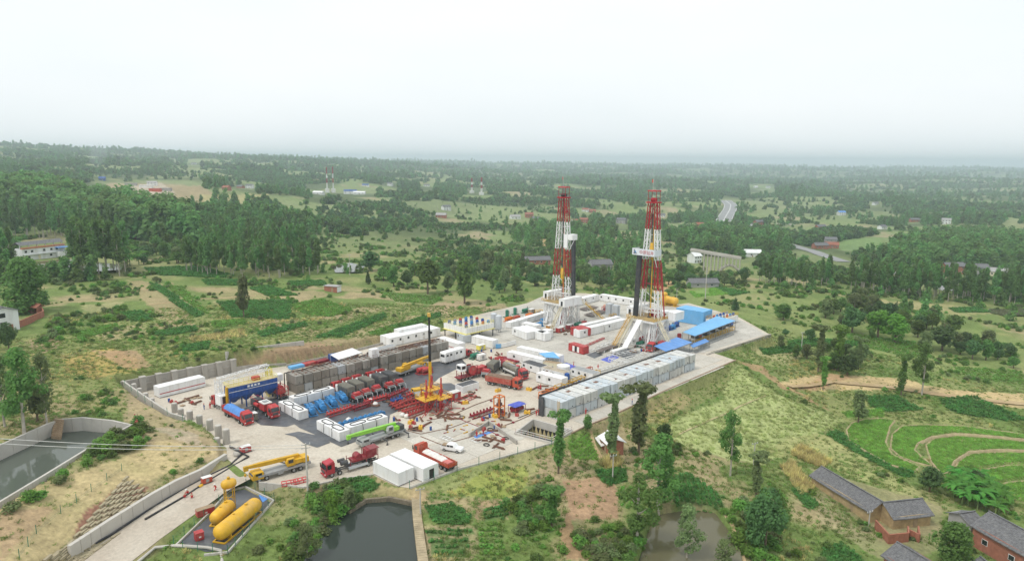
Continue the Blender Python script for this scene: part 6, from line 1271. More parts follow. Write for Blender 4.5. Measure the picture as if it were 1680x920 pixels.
# ---- blue pumps
def blue_pump(label, c, rz, arcs=True, s=1.0):
    t = thing('pump_skid', label, 'pump', c, rz, 'blue pump skids'); t.scale = (s, s, s)
    sk = MB()
    for y in (-.9, .9): sk.b0(-3.2, 3.2, y - .12, y + .12, 0, .3)
    for x in (-3, -1.5, 0, 1.5, 3): sk.b0(x - .1, x + .1, -.9, .9, .05, .28)
    sk.build('skid', PUMPB, t); MB().cyl((-2.9, 0, 1.1), (-.9, 0, 1.1), .72, 16).cyl((-3.05, 0, 1.1), (-2.9, 0, 1.1), .5, 12).box((-1.9, 0, 1.95), (.9, .7, .35)).build('motor', PUMPB, t); MB().cyl((-.9, 0, 1.0), (-.3, 0, 1.0), .25, 8).build('coupling', DGREY, t)
    MB().prof([(-.3, .3), (1.9, .3), (1.9, 1.2), (1.4, 1.7), (.2, 1.75), (-.3, 1.3)], -.75, .75).build('pump_case', PUMPB, t)
    pts = [(.7 + .9 * math.cos(a), 0, 1.2 + .95 * math.sin(a)) for a in np.linspace(0, math.pi, 9)]; g = MB()
    for k in range(8): g.beam(pts[k], pts[k + 1], .4, .08)
    g.build('belt_guard', PUMPB, t); MB().box((2.5, 0, .75), (.9, 1.3, .9)).cyl((2.6, -.9, 1.25), (2.6, .9, 1.25), .2, 8).build('fluid_end', PUMPB, t)
    for y in (-.4, 0, .4): MB().cyl((2.5, y, 1.2), (2.5, y, 1.6), .12, 6).build('valve_cap', GREY, t)
    return t
for i, (f, r) in enumerate([((517, 686), (503, 667)), ((534, 679), (519, 662)), ((552, 671), (536, 655)), ((570, 664), (552, 648))]):
    a, b = P(*f), P(*r); blue_pump(f'blue motor pump skid, {ORD[i]} from the white tank by the blending truck', (a + b) / 2 + Vector((0, 0, .04)), yawof(a, b), s=1.12)
for i in range(5):
    c = P(560, 702).lerp(P(626, 683), i / 4); blue_pump(f'blue pump skid in the front row, {ORD[i]} from the loose liner', c + V * 1.2 + Vector((0, 0, .04)), R(45), s=.58)
# ---- red manifold skids
def missile(label, a, b, m=RED, n=8):
    a, b = P(*a), P(*b); L = (b - a).length; t = thing('manifold_skid', label, 'manifold', a + Vector((0, 0, .04)), yawof(a, b)); sk = MB()
    for y in (-.8, .8): sk.b0(0, L, y - .08, y + .08, .05, .25)
    sk.build('skid', m, t); MB().cyl((0, -.3, .75), (L, -.3, .75), .16, 8).cyl((0, .3, .75), (L, .3, .75), .16, 8).build('main_pipe', m, t)
    for i in range(n):
        x = L * (i + .5) / n; MB().cyl((x, -.9, .75), (x, .9, .75), .13, 6).box((x, -.7, .95), (.35, .35, .5)).box((x, .7, .95), (.35, .35, .5)).build('valve_block', m, t); MB().beam((x, -.8, .2), (x, .8, 1.2), .07).build('brace', m, t)
    return t
missile('bright red manifold skid behind the front row of blue pumps', (537, 684), (580, 670)); missile('bright red manifold skid in front of the pump trucks', (598, 663), (638, 652)); missile('short red manifold beside the crane', (668, 652), (692, 643), n=5)
missile('dark red pipework between the two manifold skids', (578, 674), (606, 665), MAROON, 6)
missile('dark red treating iron laid between the pump trucks and the upright boom', (636, 655), (668, 642), MAROON, 8)
for i, (a, b) in enumerate([((640, 668), (690, 657)), ((650, 674), (694, 662)), ((660, 680), (700, 668)), ((668, 686), (702, 673)), ((646, 671), (678, 656))]): missile(f'tangle of red pipe racks in front of the upright crane, {ORD[i]} from the back', a, b, mat('brick_iron', (0.34, .05, .045), .6, .25), 7)
missile('blue pipe rack at the left of the red pipework', (642, 662), (660, 657), BLUE, 4)
missile('chain of dark red valve blocks before the orange stand', (772, 687), (810, 674), MAROON, 7)
# ---- blue sand hopper with truss conveyor
def hopper():
    a, b = P(389, 671), P(446, 656); c = (a + b) / 2 + V * 1.5; t = thing('sand_hopper', 'large blue sand hopper with yellow railings on top', 'hopper', c, RZ); L = 13.5; W = 3.2
    MB().b0(-L / 2, L / 2, -W / 2, W / 2, 3.4, 6.2).build('bin', BLUE, t); k = MB()
    for i in range(4):
        x = -L / 2 + L / 4 * (i + .5); k.add([(x - L / 8, -W / 2, 3.4), (x + L / 8, -W / 2, 3.4), (x + L / 8, W / 2, 3.4), (x - L / 8, W / 2, 3.4), (x - .4, -.4, 1.6), (x + .4, -.4, 1.6), (x + .4, .4, 1.6), (x - .4, .4, 1.6)], [(0, 1, 5, 4), (1, 2, 6, 5), (2, 3, 7, 6), (3, 0, 4, 7), (4, 5, 6, 7)])
    k.build('cone', BLUE, t); s = MB()
    for i in range(14): x = -L / 2 + .5 + i * (L - 1) / 13; s.b0(x - .05, x + .05, -W / 2 - .1, -W / 2, 3.4, 6.1)
    s.build('stiffener', BLUE, t)
    for x in (-L / 2 + .2, -L / 6, L / 6, L / 2 - .2):
        for y in (-W / 2 + .15, W / 2 - .15): MB().beam((x, y, 0), (x, y, 3.5), .28).build('leg', BLUE, t)
    MB().b0(-L / 2, L / 2, -W / 2 - .12, -W / 2 - .1, 4.9, 5.05).build('white_band', WHITE, t)
    for i in range(4): MB().b0(-1.8 + i * .95, -1.2 + i * .95, -W / 2 - .14, -W / 2 - .1, 5.4, 5.95).build('lettering', WHITE, t)
    r = MB()
    for z in (6.7, 7.2): r.beam((-L / 2, -W / 2, z), (L / 2, -W / 2, z), .07).beam((-L / 2, W / 2, z), (L / 2, W / 2, z), .07).beam((-L / 2, -W / 2, z), (-L / 2, W / 2, z), .07).beam((L / 2, -W / 2, z), (L / 2, W / 2, z), .07)
    for i in range(11): x = -L / 2 + i * L / 10; r.beam((x, -W / 2, 6.2), (x, -W / 2, 7.2), .06).beam((x, W / 2, 6.2), (x, W / 2, 7.2), .06)
    r.build('railing', PALEYEL, t); MB().b0(-L / 2, L / 2, -W / 2, W / 2, 6.2, 6.3).build('top_deck', mat('dusty_deck', (0.5, .42, .25), .8, .2), t); MB().beam((-L / 2 - .4, -.6, 0), (-L / 2 - .2, -.6, 6.3), .5, .9).build('ladder', YEL2, t)
    p = MB().box((1.5, .4, 6.8), (2.0, 1.3, .9)).build('winch', ORED, t)
    g = thing('truss_conveyor', 'white lattice gantry arching over the blue sand hopper', 'gantry', c + V * 2.4, RZ); MB().truss((-L / 2 - 1.2, 0, 0), (-L / 2 - 1.2, 0, 8.0), 1.3, .16, .09, 6, (0, 1, 0)).build('upright', WHITE, g); MB().truss((-L / 2 - 1.2, 0, 7.6), (L / 2 - .5, 0, 8.6), 1.4, .16, .1, 9).build('span', WHITE, g); MB().truss((L / 2 - .5, 0, 0), (L / 2 - .5, 0, 8.2), 1.3, .16, .09, 6, (0, 1, 0)).build('upright', PALEYEL, g)
    b = thing('blue_container', 'low blue tarped stack behind the white gantry', 'container', c + V * 7 - U * 3, RZ); heap(-5, 5, 3, 0, 2.2, TARPB, 'cover', b, 12, .3); MB().b0(-5, 5, -1.5, 1.5, 0, .25).build('pallet', TIMBER, b)
hopper()
# ---------------------------------------------------------------- cabins, rigs and yard gear
def cabin(label, a, b, W, Hh, m=WHITE, name='site_cabin', cat='cabin', roof=None, doors=1, wins=1, group=None, z=0.0, stripe=None, L=None, endm=None):
    """box cabin whose near long face stands on the line between two ground positions (left, right)"""
    a = P(*a) if len(a) == 2 else Vector(a); b = P(*b) if len(b) == 2 else Vector(b)
    if L: b = a + (b - a).normalized() * L
    L = (b - a).length; y = yawof(a, b); n = Vector((-math.sin(y), math.cos(y), 0)); c = (a + b) / 2 + n * (W / 2)
    t = thing(name, label, cat, (c.x, c.y, z), y, group); MB().b0(-L / 2, L / 2, -W / 2, W / 2, .18, Hh).build('body', m, t); MB().b0(-L / 2 + .1, L / 2 - .1, -W / 2 + .06, W / 2 - .06, 0, .18).build('skid', DGREY, t)
    fr = MB()
    for x in (-L / 2, L / 2):
        for yy in (-W / 2, W / 2): fr.box((x, yy, Hh / 2 + .1), (.16, .16, Hh - .15))
    for yy in (-W / 2, W / 2): fr.box((0, yy, Hh - .02), (L + .1, .14, .12)).box((0, yy, .25), (L + .1, .14, .16))
    fr.build('frame', m, t); rb = MB()
    for i in range(1, int(L / .5)): x = -L / 2 + i * .5; rb.b0(x - .1, x + .1, -W / 2 - .02, W / 2 + .02, .3, Hh - .1)
    for i in range(1, int(W / .5)): yy = -W / 2 + i * .5; rb.b0(-L / 2 - .02, L / 2 + .02, yy - .1, yy + .1, .3, Hh - .1)
    rb.build('side_rib', m, t); rf = MB().b0(-L / 2 + .05, L / 2 - .05, -W / 2 + .05, W / 2 - .05, Hh, Hh + .06)
    for i in range(1, int(L / 2.4)): x = -L / 2 + i * 2.4; rf.b0(x - .05, x + .05, -W / 2, W / 2, Hh + .06, Hh + .1)
    rf.build('roof', roof or m, t)
    for i in range(doors): x = -L / 2 + L * (i + .6) / (doors + .4); MB().b0(x - .45, x + .45, -W / 2 - .04, -W / 2 + .01, .25, min(2.2, Hh - .3)).build('door', WHITE2 if m is WHITE else m, t)
    for i in range(wins): x = -L / 2 + L * (i + .3) / (wins + .5); MB().b0(x - .4, x + .4, -W / 2 - .04, -W / 2 + .01, Hh * .5, Hh * .78).build('window', GLASS, t)
    if stripe: MB().b0(-L / 2, L / 2, -W / 2 - .035, -W / 2 + .01, Hh * .35, Hh * .43).build('stripe', stripe, t)
    if endm: MB().b0(-L / 2 - .04, -L / 2 + .01, -W / 2 + .1, W / 2 - .1, .3, Hh - .1).build('end_door', endm, t)
    return t
def canopy(label, pts, z, m=ROOFB, name='canopy', slope=.5, posts=3):
    """sheet roof on posts; pts left, near, right, back photo positions of the roof corners"""
    q = [P(a, b, z) for a, b in pts]; o = sum(q, Vector()) / 4; t = thing(name, label, 'canopy', (o.x, o.y, 0)); o.z = 0; v = [p - o for p in q]
    v[2].z += slope * .3; v[3].z += slope; v[0].z += slope * .7; n = 14; mb = MB(); vs = []
    for i in range(n + 1):
        for e in ((0, 3), (1, 2)): pass
        A_ = v[0].lerp(v[1], 0).lerp(v[3], i / n); B_ = v[1].lerp(v[2], i / n); vs += [A_ + Vector((0, 0, .04 * (i % 2))), B_ + Vector((0, 0, .04 * (i % 2)))]
    mb.add(vs, [(2 * i, 2 * i + 1, 2 * i + 3, 2 * i + 2) for i in range(n)]); mb.add([p - Vector((0, 0, .08)) for p in vs], [(2 * i, 2 * i + 2, 2 * i + 3, 2 * i + 1) for i in range(n)]); mb.build('roof_sheet', m, t)
    for e, f in ((0, 3), (1, 2)):
        for i in range(posts + 1): p = v[e].lerp(v[f], i / posts); MB().cyl((p.x, p.y, 0), (p.x, p.y, p.z - .05), .09, 6).build('post', GREY, t)
    MB().beam(v[1] - Vector((0, 0, .15)), v[2] - Vector((0, 0, .15)), .12).beam(v[0] - Vector((0, 0, .15)), v[3] - Vector((0, 0, .15)), .12).build('eave_beam', GREY, t); return t
# white sheds near the kerb
cabin('plain white shed with its long side to the pond, left of the pair', (613, 777), (652, 797), 4.0, 2.9, wins=0, doors=0, name='white_shed', cat='shed', L=8.5)
t = cabin('plain white shed with a dark doorway, right of the pair', (641, 765), (690, 789), 4.0, 3.0, wins=0, doors=0, name='white_shed', cat='shed', L=11.0); MB().b0(5.48, 5.53, -.4, .9, .2, 2.3).build('doorway', BLACK, t)
# left back of the pad
t = cabin('long white cabin with a red stripe at the back left corner', (262, 653), (337, 634), 3.2, 3.0, wins=0, doors=0, stripe=RED); 
cabin('flat white office block behind the far grey tanks', (640, 569), (722, 551), 6.0, 3.2, wins=6, doors=2, stripe=None); cabin('white cabin with a red band beside the data van', (718, 567), (752, 578), 3.0, 3.0, wins=1, stripe=RED)
cabin('white cabin behind the flat office block', (655, 560), (700, 550), 3, 4.2, wins=3); cabin('grey roofed cabin behind the grey tanks', (617, 588), (650, 580), 3, 2.8, roof=GREY, wins=2)
canopy('white flat shelter roof behind the near grey tanks', [(542, 582), (556, 590), (594, 578), (578, 571)], 3.2, WHITE, slope=.1, name='shelter'); t = cabin('blue container under the white shelter', (544, 594), (560, 591), 2.4, 2.2, BLUE, 'shipping_container', 'container', wins=0)
for i, (a, b, m, lab) in enumerate([((478, 607), (500, 602), SKYB, 'pale blue crate behind the near end of the grey tanks'), ((500, 602), (520, 597), RED, 'red pipe crate behind the grey tanks'), ((522, 598), (540, 593), MAROON, 'dark red crate behind the grey tanks')]): cabin(lab, a, b, 2, .9, m, 'crate', 'crate', wins=0, doors=0)
# middle cabins
cabin('long white cabin in the centre of the pad, front of two', (832, 590), (890, 604), 2.6, 2.8, wins=1, endm=RUST); t = cabin('long white cabin in the centre of the pad, behind the front one', (848, 582), (917, 598), 2.6, 2.8, wins=0)
canopy('light blue awning on the end of the rear centre cabin', [(884, 580), (896, 586), (919, 588), (908, 578)], 3.3, SKYB, slope=.2)
cabin('small cream cabin at the end of the long white cabins', (891, 605), (917, 609), 2.4, 2.3, CREAM, roof=TIMBER, wins=0); cabin('white cabin with dark grey flat roof behind the bulk truck', (856, 605), (885, 614), 3.6, 2.3, roof=DGREY, wins=2)
cabin('white workshop cabin with a red end door near the right tank stack', (880, 626), (921, 637), 3.0, 2.8, wins=2, endm=RED); cabin('low white cabin between the workshop and the grey roofed one', (888, 615), (925, 625), 3, 2.4, roof=mat('rubbish_roof', (0.4, .34, .26), .9, .3), wins=2)
cabin('white cabin with a long grey roof before the red figures', (937, 616), (972, 626), 3.4, 2.4, roof=GREY, wins=3); q = P(924, 613); t = thing('round_tank', 'round white tank between the centre cabins', 'tank', q); MB().cyl((0, 0, 0), (0, 0, 2.8), 2.1, 22).build('shell', WHITE, t); MB().cyl((0, 0, 2.8), (0, 0, 3.1), 2.1, 22, .5).build('lid', WHITE2, t)
t = thing('trough_tank', 'white open trough with dark contents beside the coil tubing trailer', 'tank', (P(767, 646) + P(752, 641) + P(781, 637) + P(766, 632)) / 4, R(45)); MB().b0(-3.2, 3.2, -1.6, 1.6, 0, 2.0).build('shell', WHITE, t); MB().b0(-3.0, 3.0, -1.4, 1.4, 2.0, 2.04).build('cover', DGREY, t)
# solids control tanks
def solids(label, c, L, W, z0, h, nL, nW, rail=PALEYEL):
    t = thing('mud_tank', label, 'tank', c, RZ); MB().b0(-L / 2, L / 2, -W / 2, W / 2, z0, z0 + h).build('tank', WHITE, t); MB().b0(-L / 2 + .1, L / 2 - .1, -W / 2 + .1, W / 2 - .1, z0 + h, z0 + h + .05).build('deck', mat('tank_deck', (0.6, .58, .5), .8, .15), t)
    for i in range(nL):
        for j in range(nW):
            x = -L / 2 + L * (i + .5) / nL; y = -W / 2 + W * (j + .5) / nW; g = MB().box((x, y, z0 + h + .4), (1.0, .7, .7)).cyl((x - .5, y, z0 + h + .9), (x + .4, y, z0 + h + .9), .3, 8).build('agitator', [BLUE, GREY, PUMPB, BLUE, ORED][(i * 3 + j) % 5], t)
    r = MB()
    for z in (.6, 1.15): r.beam((-L / 2, -W / 2, z0 + h + z), (L / 2, -W / 2, z0 + h + z), .07).beam((-L / 2, W / 2, z0 + h + z), (L / 2, W / 2, z0 + h + z), .07).beam((-L / 2, -W / 2, z0 + h + z), (-L / 2, W / 2, z0 + h + z), .07).beam((L / 2, -W / 2, z0 + h + z), (L / 2, W / 2, z0 + h + z), .07)
    for i in range(int(L / 1.3) + 1): x = -L / 2 + i * L / int(L / 1.3); r.beam((x, -W / 2, z0 + h), (x, -W / 2, z0 + h + 1.15), .06).beam((x, W / 2, z0 + h), (x, W / 2, z0 + h + 1.15), .06)
    r.build('railing', rail, t); s = MB()
    for i in range(int(L / 1.2)): s.b0(-L / 2 + .5 + i * 1.2, -L / 2 + .6 + i * 1.2, -W / 2 - .07, -W / 2, z0 + .1, z0 + h)
    for i in range(int(W / 1.2)): s.b0(-L / 2 - .07, -L / 2, -W / 2 + .5 + i * 1.2, -W / 2 + .6 + i * 1.2, z0 + .1, z0 + h)
    s.build('stiffener', WHITE2, t)
    if z0 > .5:
        for x in (-L / 2 + .3, 0, L / 2 - .3):
            for y in (-W / 2 + .3, 0, W / 2 - .3): MB().beam((x, y, 0), (x, y, z0), .3).build('leg', DGREY, t)
        MB().b0(-L / 2 - .1, L / 2 + .1, -W / 2 - .5, -W / 2 - .02, z0 - .12, z0).b0(-L / 2 - .6, -L / 2 - .02, -W / 2 - .5, W / 2, z0 - .12, z0).build('walkway', PALEYEL, t)
    return t
solids('raised white mud tank platform with yellow railings', (P(734, 548) + P(774, 563) + P(812, 547)) / 3 + V * 2 + U * .5, 14, 13, 3.0, 2.0, 5, 4)
solids('white mud tanks with blue agitators beyond the blue canopies', (P(1165, 531) + P(1212, 541) + P(1214, 533)) / 3 + V * 4 + U * 1, 16, 6, .4, 2.6, 6, 2, YEL2)
t = cabin('grey white mud lab cabin under the raised tanks', (750, 557), (760, 563), 3, 2.8, LGREY, wins=1); cabin('long white cabin in front of the raised mud tanks', (774, 564), (808, 572), 3.0, 2.9, wins=0)
for i, (a, b) in enumerate([((814, 572), (822, 571)), ((822, 571), (832, 569)), ((832, 569), (846, 565))]):
    cabin(f'white and blue notice board fence by the mud tanks, {ORD[i]} panel from the left', a, b, .15, 1.6, [SKYB, WHITE, WHITE][i], 'notice_board', 'board', wins=0, doors=0, group='notice board fence')
cabin('square white cabin behind the notice boards', (840, 549), (864, 558), 7.0, 2.9, wins=1); cabin('white cabin at the foot of the rear rig stairs', (874, 554), (890, 559), 2.8, 3.0, wins=1, L=7); cabin('white cabin turned along the yard by the rear rig', (889, 559), (907, 553), 3.0, 3.0, wins=2); cabin('white cabin behind the square one', (856, 541), (880, 546), 3, 2.9, wins=1)
for i, (a, b) in enumerate([(818, 545), (810, 541)]):
    q = P(a, b); t = thing('cement_silo', f'grey cylindrical silo on legs, {"front" if i == 0 else "rear"} of the pair', 'silo', q, 0, 'pair of grey silos'); MB().cyl((0, 0, 1.6), (0, 0, 6.6), 1.25, 20).cyl((0, 0, 6.6), (0, 0, 7.0), 1.25, 20, .4).cyl((0, 0, 1.6), (0, 0, .7), 1.25, 20, .3).build('shell', LGREY, t)
    for k in range(4): MB().beam((.85 * math.cos(k * 1.57), .85 * math.sin(k * 1.57), 0), (.85 * math.cos(k * 1.57), .85 * math.sin(k * 1.57), 1.8), .14).build('leg', GREY, t)
# mud line behind: white tank wall, treaters and coloured gear
for i in range(5):
    a = P(838, 539).lerp(P(905, 519), i / 5); b = P(838, 539).lerp(P(905, 519), (i + .92) / 5); cabin(f'low white mud tank in the line behind the cabins, {ORD[i]} from the silos', tuple(a), tuple(b), 2.6, 2.4, WHITE, 'mud_tank', 'tank', wins=0, doors=0, group='line of low mud tanks')
def gear(label, px, py, m, kind=0, s=1.0, rz=RZ, z=0.0, name='equipment_skid', cat='skid', group=None):
    """small skid-mounted machine: base frame with a vessel, pump or valve tree"""
    q = P(px, py); t = thing(name, label, cat, (q.x, q.y, z), rz, group); t.scale = (s, s, s); sk = MB()
    for y in (-.7, .7): sk.b0(-1.4, 1.4, y - .08, y + .08, 0, .2)
    for x in (-1.3, 0, 1.3): sk.b0(x - .07, x + .07, -.7, .7, .02, .18)
    sk.build('skid', m if kind != 2 else DGREY, t)
    if kind == 0: MB().cyl((-1.2, 0, .95), (.5, 0, .95), .55, 12).build('motor', m, t); MB().box((.95, 0, .8), (.8, 1.0, 1.2)).build('pump', m, t); MB().cyl((.95, 0, 1.4), (.95, 0, 2.1), .16, 8).build('pipe', GREY, t)
    elif kind == 1: MB().cyl((0, 0, .2), (0, 0, 2.4), .65, 12).build('vessel', m, t); MB().tube([(.65, 0, 2.0), (1.2, 0, 2.0), (1.2, 0, .4)], .12).build('pipe', WHITE2, t); MB().ball((0, 0, 2.4), .65, 1, 1, .4).build('dome', m, t)
    elif kind == 2: MB().box((0, 0, .9), (2.4, 1.4, 1.4)).build('casing', m, t); MB().box((0, 0, 1.65), (2.5, 1.5, .1)).build('lid', WHITE2, t); MB().box((0, -.72, .9), (.8, .04, .9)).build('panel', GREY, t)
    elif kind == 3:
        outline(t, 'frame', m, [((x, y, .1), (x, y, 1.5)) for x in (-1.3, 1.3) for y in (-.65, .65)] + [((-1.3, y, z_), (1.3, y, z_)) for y in (-.65, .65) for z_ in (.8, 1.5)] + [((x, -.65, 1.5), (x, .65, 1.5)) for x in (-1.3, 1.3)], .12); MB().cyl((-1, 0, .7), (1, 0, .7), .3, 8).build('cylinder', DGREY, t)
    return t
GW = [('orange shale shaker in the mud line', 834, 527, ORANGE, 0), ('green separator vessel in the mud line', 832, 520, GREENP, 1), ('second green separator vessel in the mud line', 845, 516, GREENP, 1), ('orange red mixing pump in the mud line', 847, 525, ORED, 0), ('tan hopper skid in the mud line', 872, 514, TIMBER, 2), ('green pump behind the mud line', 862, 513, GREENP, 0), ('orange shaker at the far end of the mud line', 868, 521, ORANGE, 0), ('ochre skid by the rear rig mud line', 884, 515, YEL2, 3),
      ('blue mud pump beside the rear rig', 872, 541, PUMPB, 0), ('second blue mud pump beside the rear rig', 884, 536, PUMPB, 0), ('third blue mud pump by the rear rig leg', 892, 529, PUMPB, 0), ('ochre orange tank skid at the foot of the rear rig', 902, 541, mat('burnt_orange', (0.5, .22, .04), .6, .2), 2), ('green winch by the rear rig', 948, 536, GREENP, 0), ('red winch by the rear rig', 956, 534, RED, 0), ('small red box in front of the rear rig stairs', 918, 545, RED, 2), ('dark red skid left of the red container', 934, 540, MAROON, 2),
      ('red valve skid on the back apron', 993, 509, RED, 3), ('orange valve skid on the back apron', 996, 506, ORANGE, 3), ('yellow timber skid on the back apron', 1005, 522, YEL2, 3), ('blue pump behind the front rig', 1095, 542, BLUE, 0), ('blue pump left of the blue shed', 1108, 536, BLUE, 0), ('blue pump row end left of the blue shed', 1102, 540, PUMPB, 0), ('blue engine skid under the front rig', 1090, 548, BLUE, 3), ('red upright tank beside the blue canopy', 1114, 560, RED, 1), ('red drum under the front rig', 1054, 560, RED, 0), ('green drum under the front rig', 1050, 568, GREENP, 0),
      ('orange skid in front of the white workshop', 905, 648, ORANGE, 3), ('dusty orange frame left of the right tank stack', 893, 652, ORANGE, 3), ('dusty orange frame beside the workshop', 918, 641, YEL2, 3), ('red pump behind the round tank', 917, 614, RED, 0), ('blue barrel skid behind the workshop', 930, 628, BLUE, 1), ('rusty pump skid left of the workshop', 902, 616, RUST, 0), ('red skid at the far left end of the yard', 700, 612, RED, 0), ('red hydraulic unit behind the upright boom crane', 692, 612, RED, 0),
      ('dusty machine heap beside the blending truck', 412, 690, OLIVE, 2), ('teal pump by the data van', 779, 588, GREENP, 0), ('white bundle beside the teal pump', 790, 590, WHITE2, 2), ('yellow box by the raised mud tanks', 789, 574, PALEYEL, 2), ('red skid behind the mud lab', 770, 583, MAROON, 3)]
for g_ in GW: gear(g_[0], g_[1], g_[2], g_[3], g_[4], 1.35 if g_[4] == 0 else 1.2)
# perimeter cabins at the back of the pad
def row_px(words, a, b, n, W, Hh, group, m=WHITE, **k):
    A_, B_ = P(*a), P(*b)
    for i in range(n): cabin(f'{words}, {ORD[i]} from the left', tuple(A_.lerp(B_, i / n)), tuple(A_.lerp(B_, (i + .96) / n)), W, Hh, m, group=group, **k)
row_px('white dormitory cabin along the back edge of the pad', (984, 493), (1045, 503), 5, 3.0, 3.0, 'dormitory cabins along the back edge', stripe=None); row_px('white dormitory cabin on the back left edge', (945, 503), (983, 493), 3, 3.0, 3.0, 'dormitory cabins on the back left edge'); row_px('white cabin behind the front rig', (1082, 523), (1118, 523), 2, 3.0, 3.2, 'cabins behind the front rig', wins=2)
row_px('long white cabin across the yard before the front rig', (951, 555), (1030, 535), 2, 3.0, 3.0, 'long cabins before the front rig'); cabin('red container at the end of the long white cabins', (936, 549), (950, 554), 5.5, 3.1, RED, 'shipping_container', 'container', wins=0, doors=0); row_px('white cabin in the second line before the front rig', (958, 545), (1020, 530), 2, 2.6, 2.8, 'second line of cabins')
t = cabin('red container with white doors standing open in the rig yard', (933, 575), (957, 582), 2.6, 2.7, RED, 'shipping_container', 'container', wins=0, doors=0); 
for x in (-1.2, 1.0): MB().b0(x - .5, x + .5, -1.36, -1.29, .25, 2.3).build('open_door', WHITE, t)
MB().b0(-.6, .45, -1.33, -1.29, .25, 2.3).build('doorway', BLACK, t)
for i, (a, b) in enumerate([(1000, 516), (1010, 519)]): q = P(a, b); t = thing('upright_tank', f'tall square grey tank on the back apron, {"left" if i == 0 else "right"} of two', 'tank', q, RZ, 'two grey upright tanks'); MB().box((0, 0, 2.5), (2.6, 2.6, 5.0)).build('shell', LGREY, t); outline(t, 'ladder', GREY, [((-.3, -1.4, 0), (-.3, -1.4, 5)), ((.3, -1.4, 0), (.3, -1.4, 5))] + [((-.3, -1.4, .4 * k), (.3, -1.4, .4 * k)) for k in range(1, 13)], .06)
def pipes(label, a, b, n, m=RUST, r=.09, w=2.4, z=.7): 
    A_, B_ = P(*a), P(*b); L = (B_ - A_).length; t = thing('pipe_stack', label, 'pipes', A_, yawof(A_, B_))
    for i in range(n): MB().cyl((0, w * i / n, z), (L, w * i / n, z), r, 6).build('pipe', m, t)
    for x in (.15, .5, .85): MB().box((L * x, w / 2, z / 2), (.3, w + .6, z - r)).build('trestle', WHITE2, t)
pipes('stack of brown drill pipe on the back apron', (972, 521), (996, 513), 14, mat('pipe_brown', (0.16, .13, .115), .6, .2), .14, 4.5); pipes('second stack of drill pipe behind the yellow stairs', (960, 511), (982, 506), 12, mat('pipe_brown', (0.16, .13, .115)), .14, 4.0); pipes('drill pipe on the white rack before the front rig', (985, 581), (1022, 568), 8, mat('pipe_brown', (0.16, .13, .115)), .13, 2.0, .9); pipes('bundle of rusty pipe behind the long red truck', (820, 589), (846, 597), 8, MAROON, .12, 2.4, .6)
def rack(label, a, b, m=WHITE2, n=6, w=1.6, h=.9): 
    A_, B_ = P(*a), P(*b); L = (B_ - A_).length; t = thing('pipe_rack', label, 'rack', A_, yawof(A_, B_)); MB().beam((0, 0, h), (L, 0, h), .16).beam((0, w, h), (L, w, h), .16).beam((0, 0, .15), (L, 0, .15), .14).beam((0, w, .15), (L, w, .15), .14).build('rail', m, t)
    for i in range(n + 1): x = L * i / n; MB().beam((x, 0, 0), (x, 0, h), .14).beam((x, w, 0), (x, w, h), .14).beam((x, 0, h), (x, w, h), .12).build('upright', m, t)
for i, (a, b) in enumerate([((968, 580), (1012, 566)), ((1000, 588), (1050, 578)), ((998, 592), (1028, 600)), ((1020, 596), (1062, 583)), ((1030, 566), (1058, 572)), ((985, 572), (1010, 561))]): rack(f'white steel pipe rack in the yard before the front rig, {ORD[i]} of six', a, b)
for i, (a, b) in enumerate([((925, 637), (985, 613)), ((985, 613), (1040, 596)), ((1040, 596), (1085, 582))]): rack(f'cream catwalk rail behind the right tank stack, {ORD[i]} length from the left', a, b, [YEL2, WHITE2, WHITE2][i], 9, 1.4, 1.1)
rack('red pipe trough beside the open red container', (958, 571), (992, 556), RED, 6, .8, .5); rack('red barrier by the walking figure', (950, 614), (972, 606), ORED, 6, .8, .9)
# blue shed and canopies on the right
t = cabin('tall blue profiled steel shed at the right of the rigs', (1109, 527), (1153, 535), 7.5, 5.8, SKYB, 'blue_shed', 'shed', roof=SKYB, wins=0, doors=0); s = MB(); L_ = (P(1109, 527) - P(1153, 535)).length
for i in range(int(L_ / .55)): s.b0(-L_ / 2 + i * .55, -L_ / 2 + i * .55 + .25, -3.8, -3.74, .2, 5.7)
s.build('profile_rib', SKYB, t)
canopy('long light blue canopy roof over the mud pumps', [(1120, 545), (1140, 551), (1207, 526), (1176, 519)], 4.6, SKYB, slope=.15, posts=6); canopy('blue canopy roof beside the far end of the right tank stack', [(1073, 569), (1094, 577), (1136, 562), (1111, 555)], 3.2, ROOFB, slope=.5); canopy('small blue lean-to roof behind the long canopy', [(1132, 566), (1137, 570), (1164, 560), (1157, 556)], 2.4, ROOFB, slope=.2)
for i in range(5): q = P(1148, 556).lerp(P(1200, 536), i / 4); t = thing('mud_pump', f'dark mud pump under the long blue canopy, {ORD[i]} from the left', 'pump', q, RZ, 'mud pumps under the canopy'); MB().box((0, 1.5, .9), (2.4, 3.2, 1.6)).build('casing', DGREY, t); MB().cyl((-1, .2, 1.2), (1, .2, 1.2), .5, 10).build('drum', [ORED, GREY, WHITE2, DGREY, BLUE][i], t)
rack('yellow railing along the front of the long blue canopy', (1140, 565), (1205, 541), YEL2, 16, .9, 1.2); rack('grey walkway below the yellow railing', (1150, 570), (1204, 549), GREY, 12, 1.6, .5)
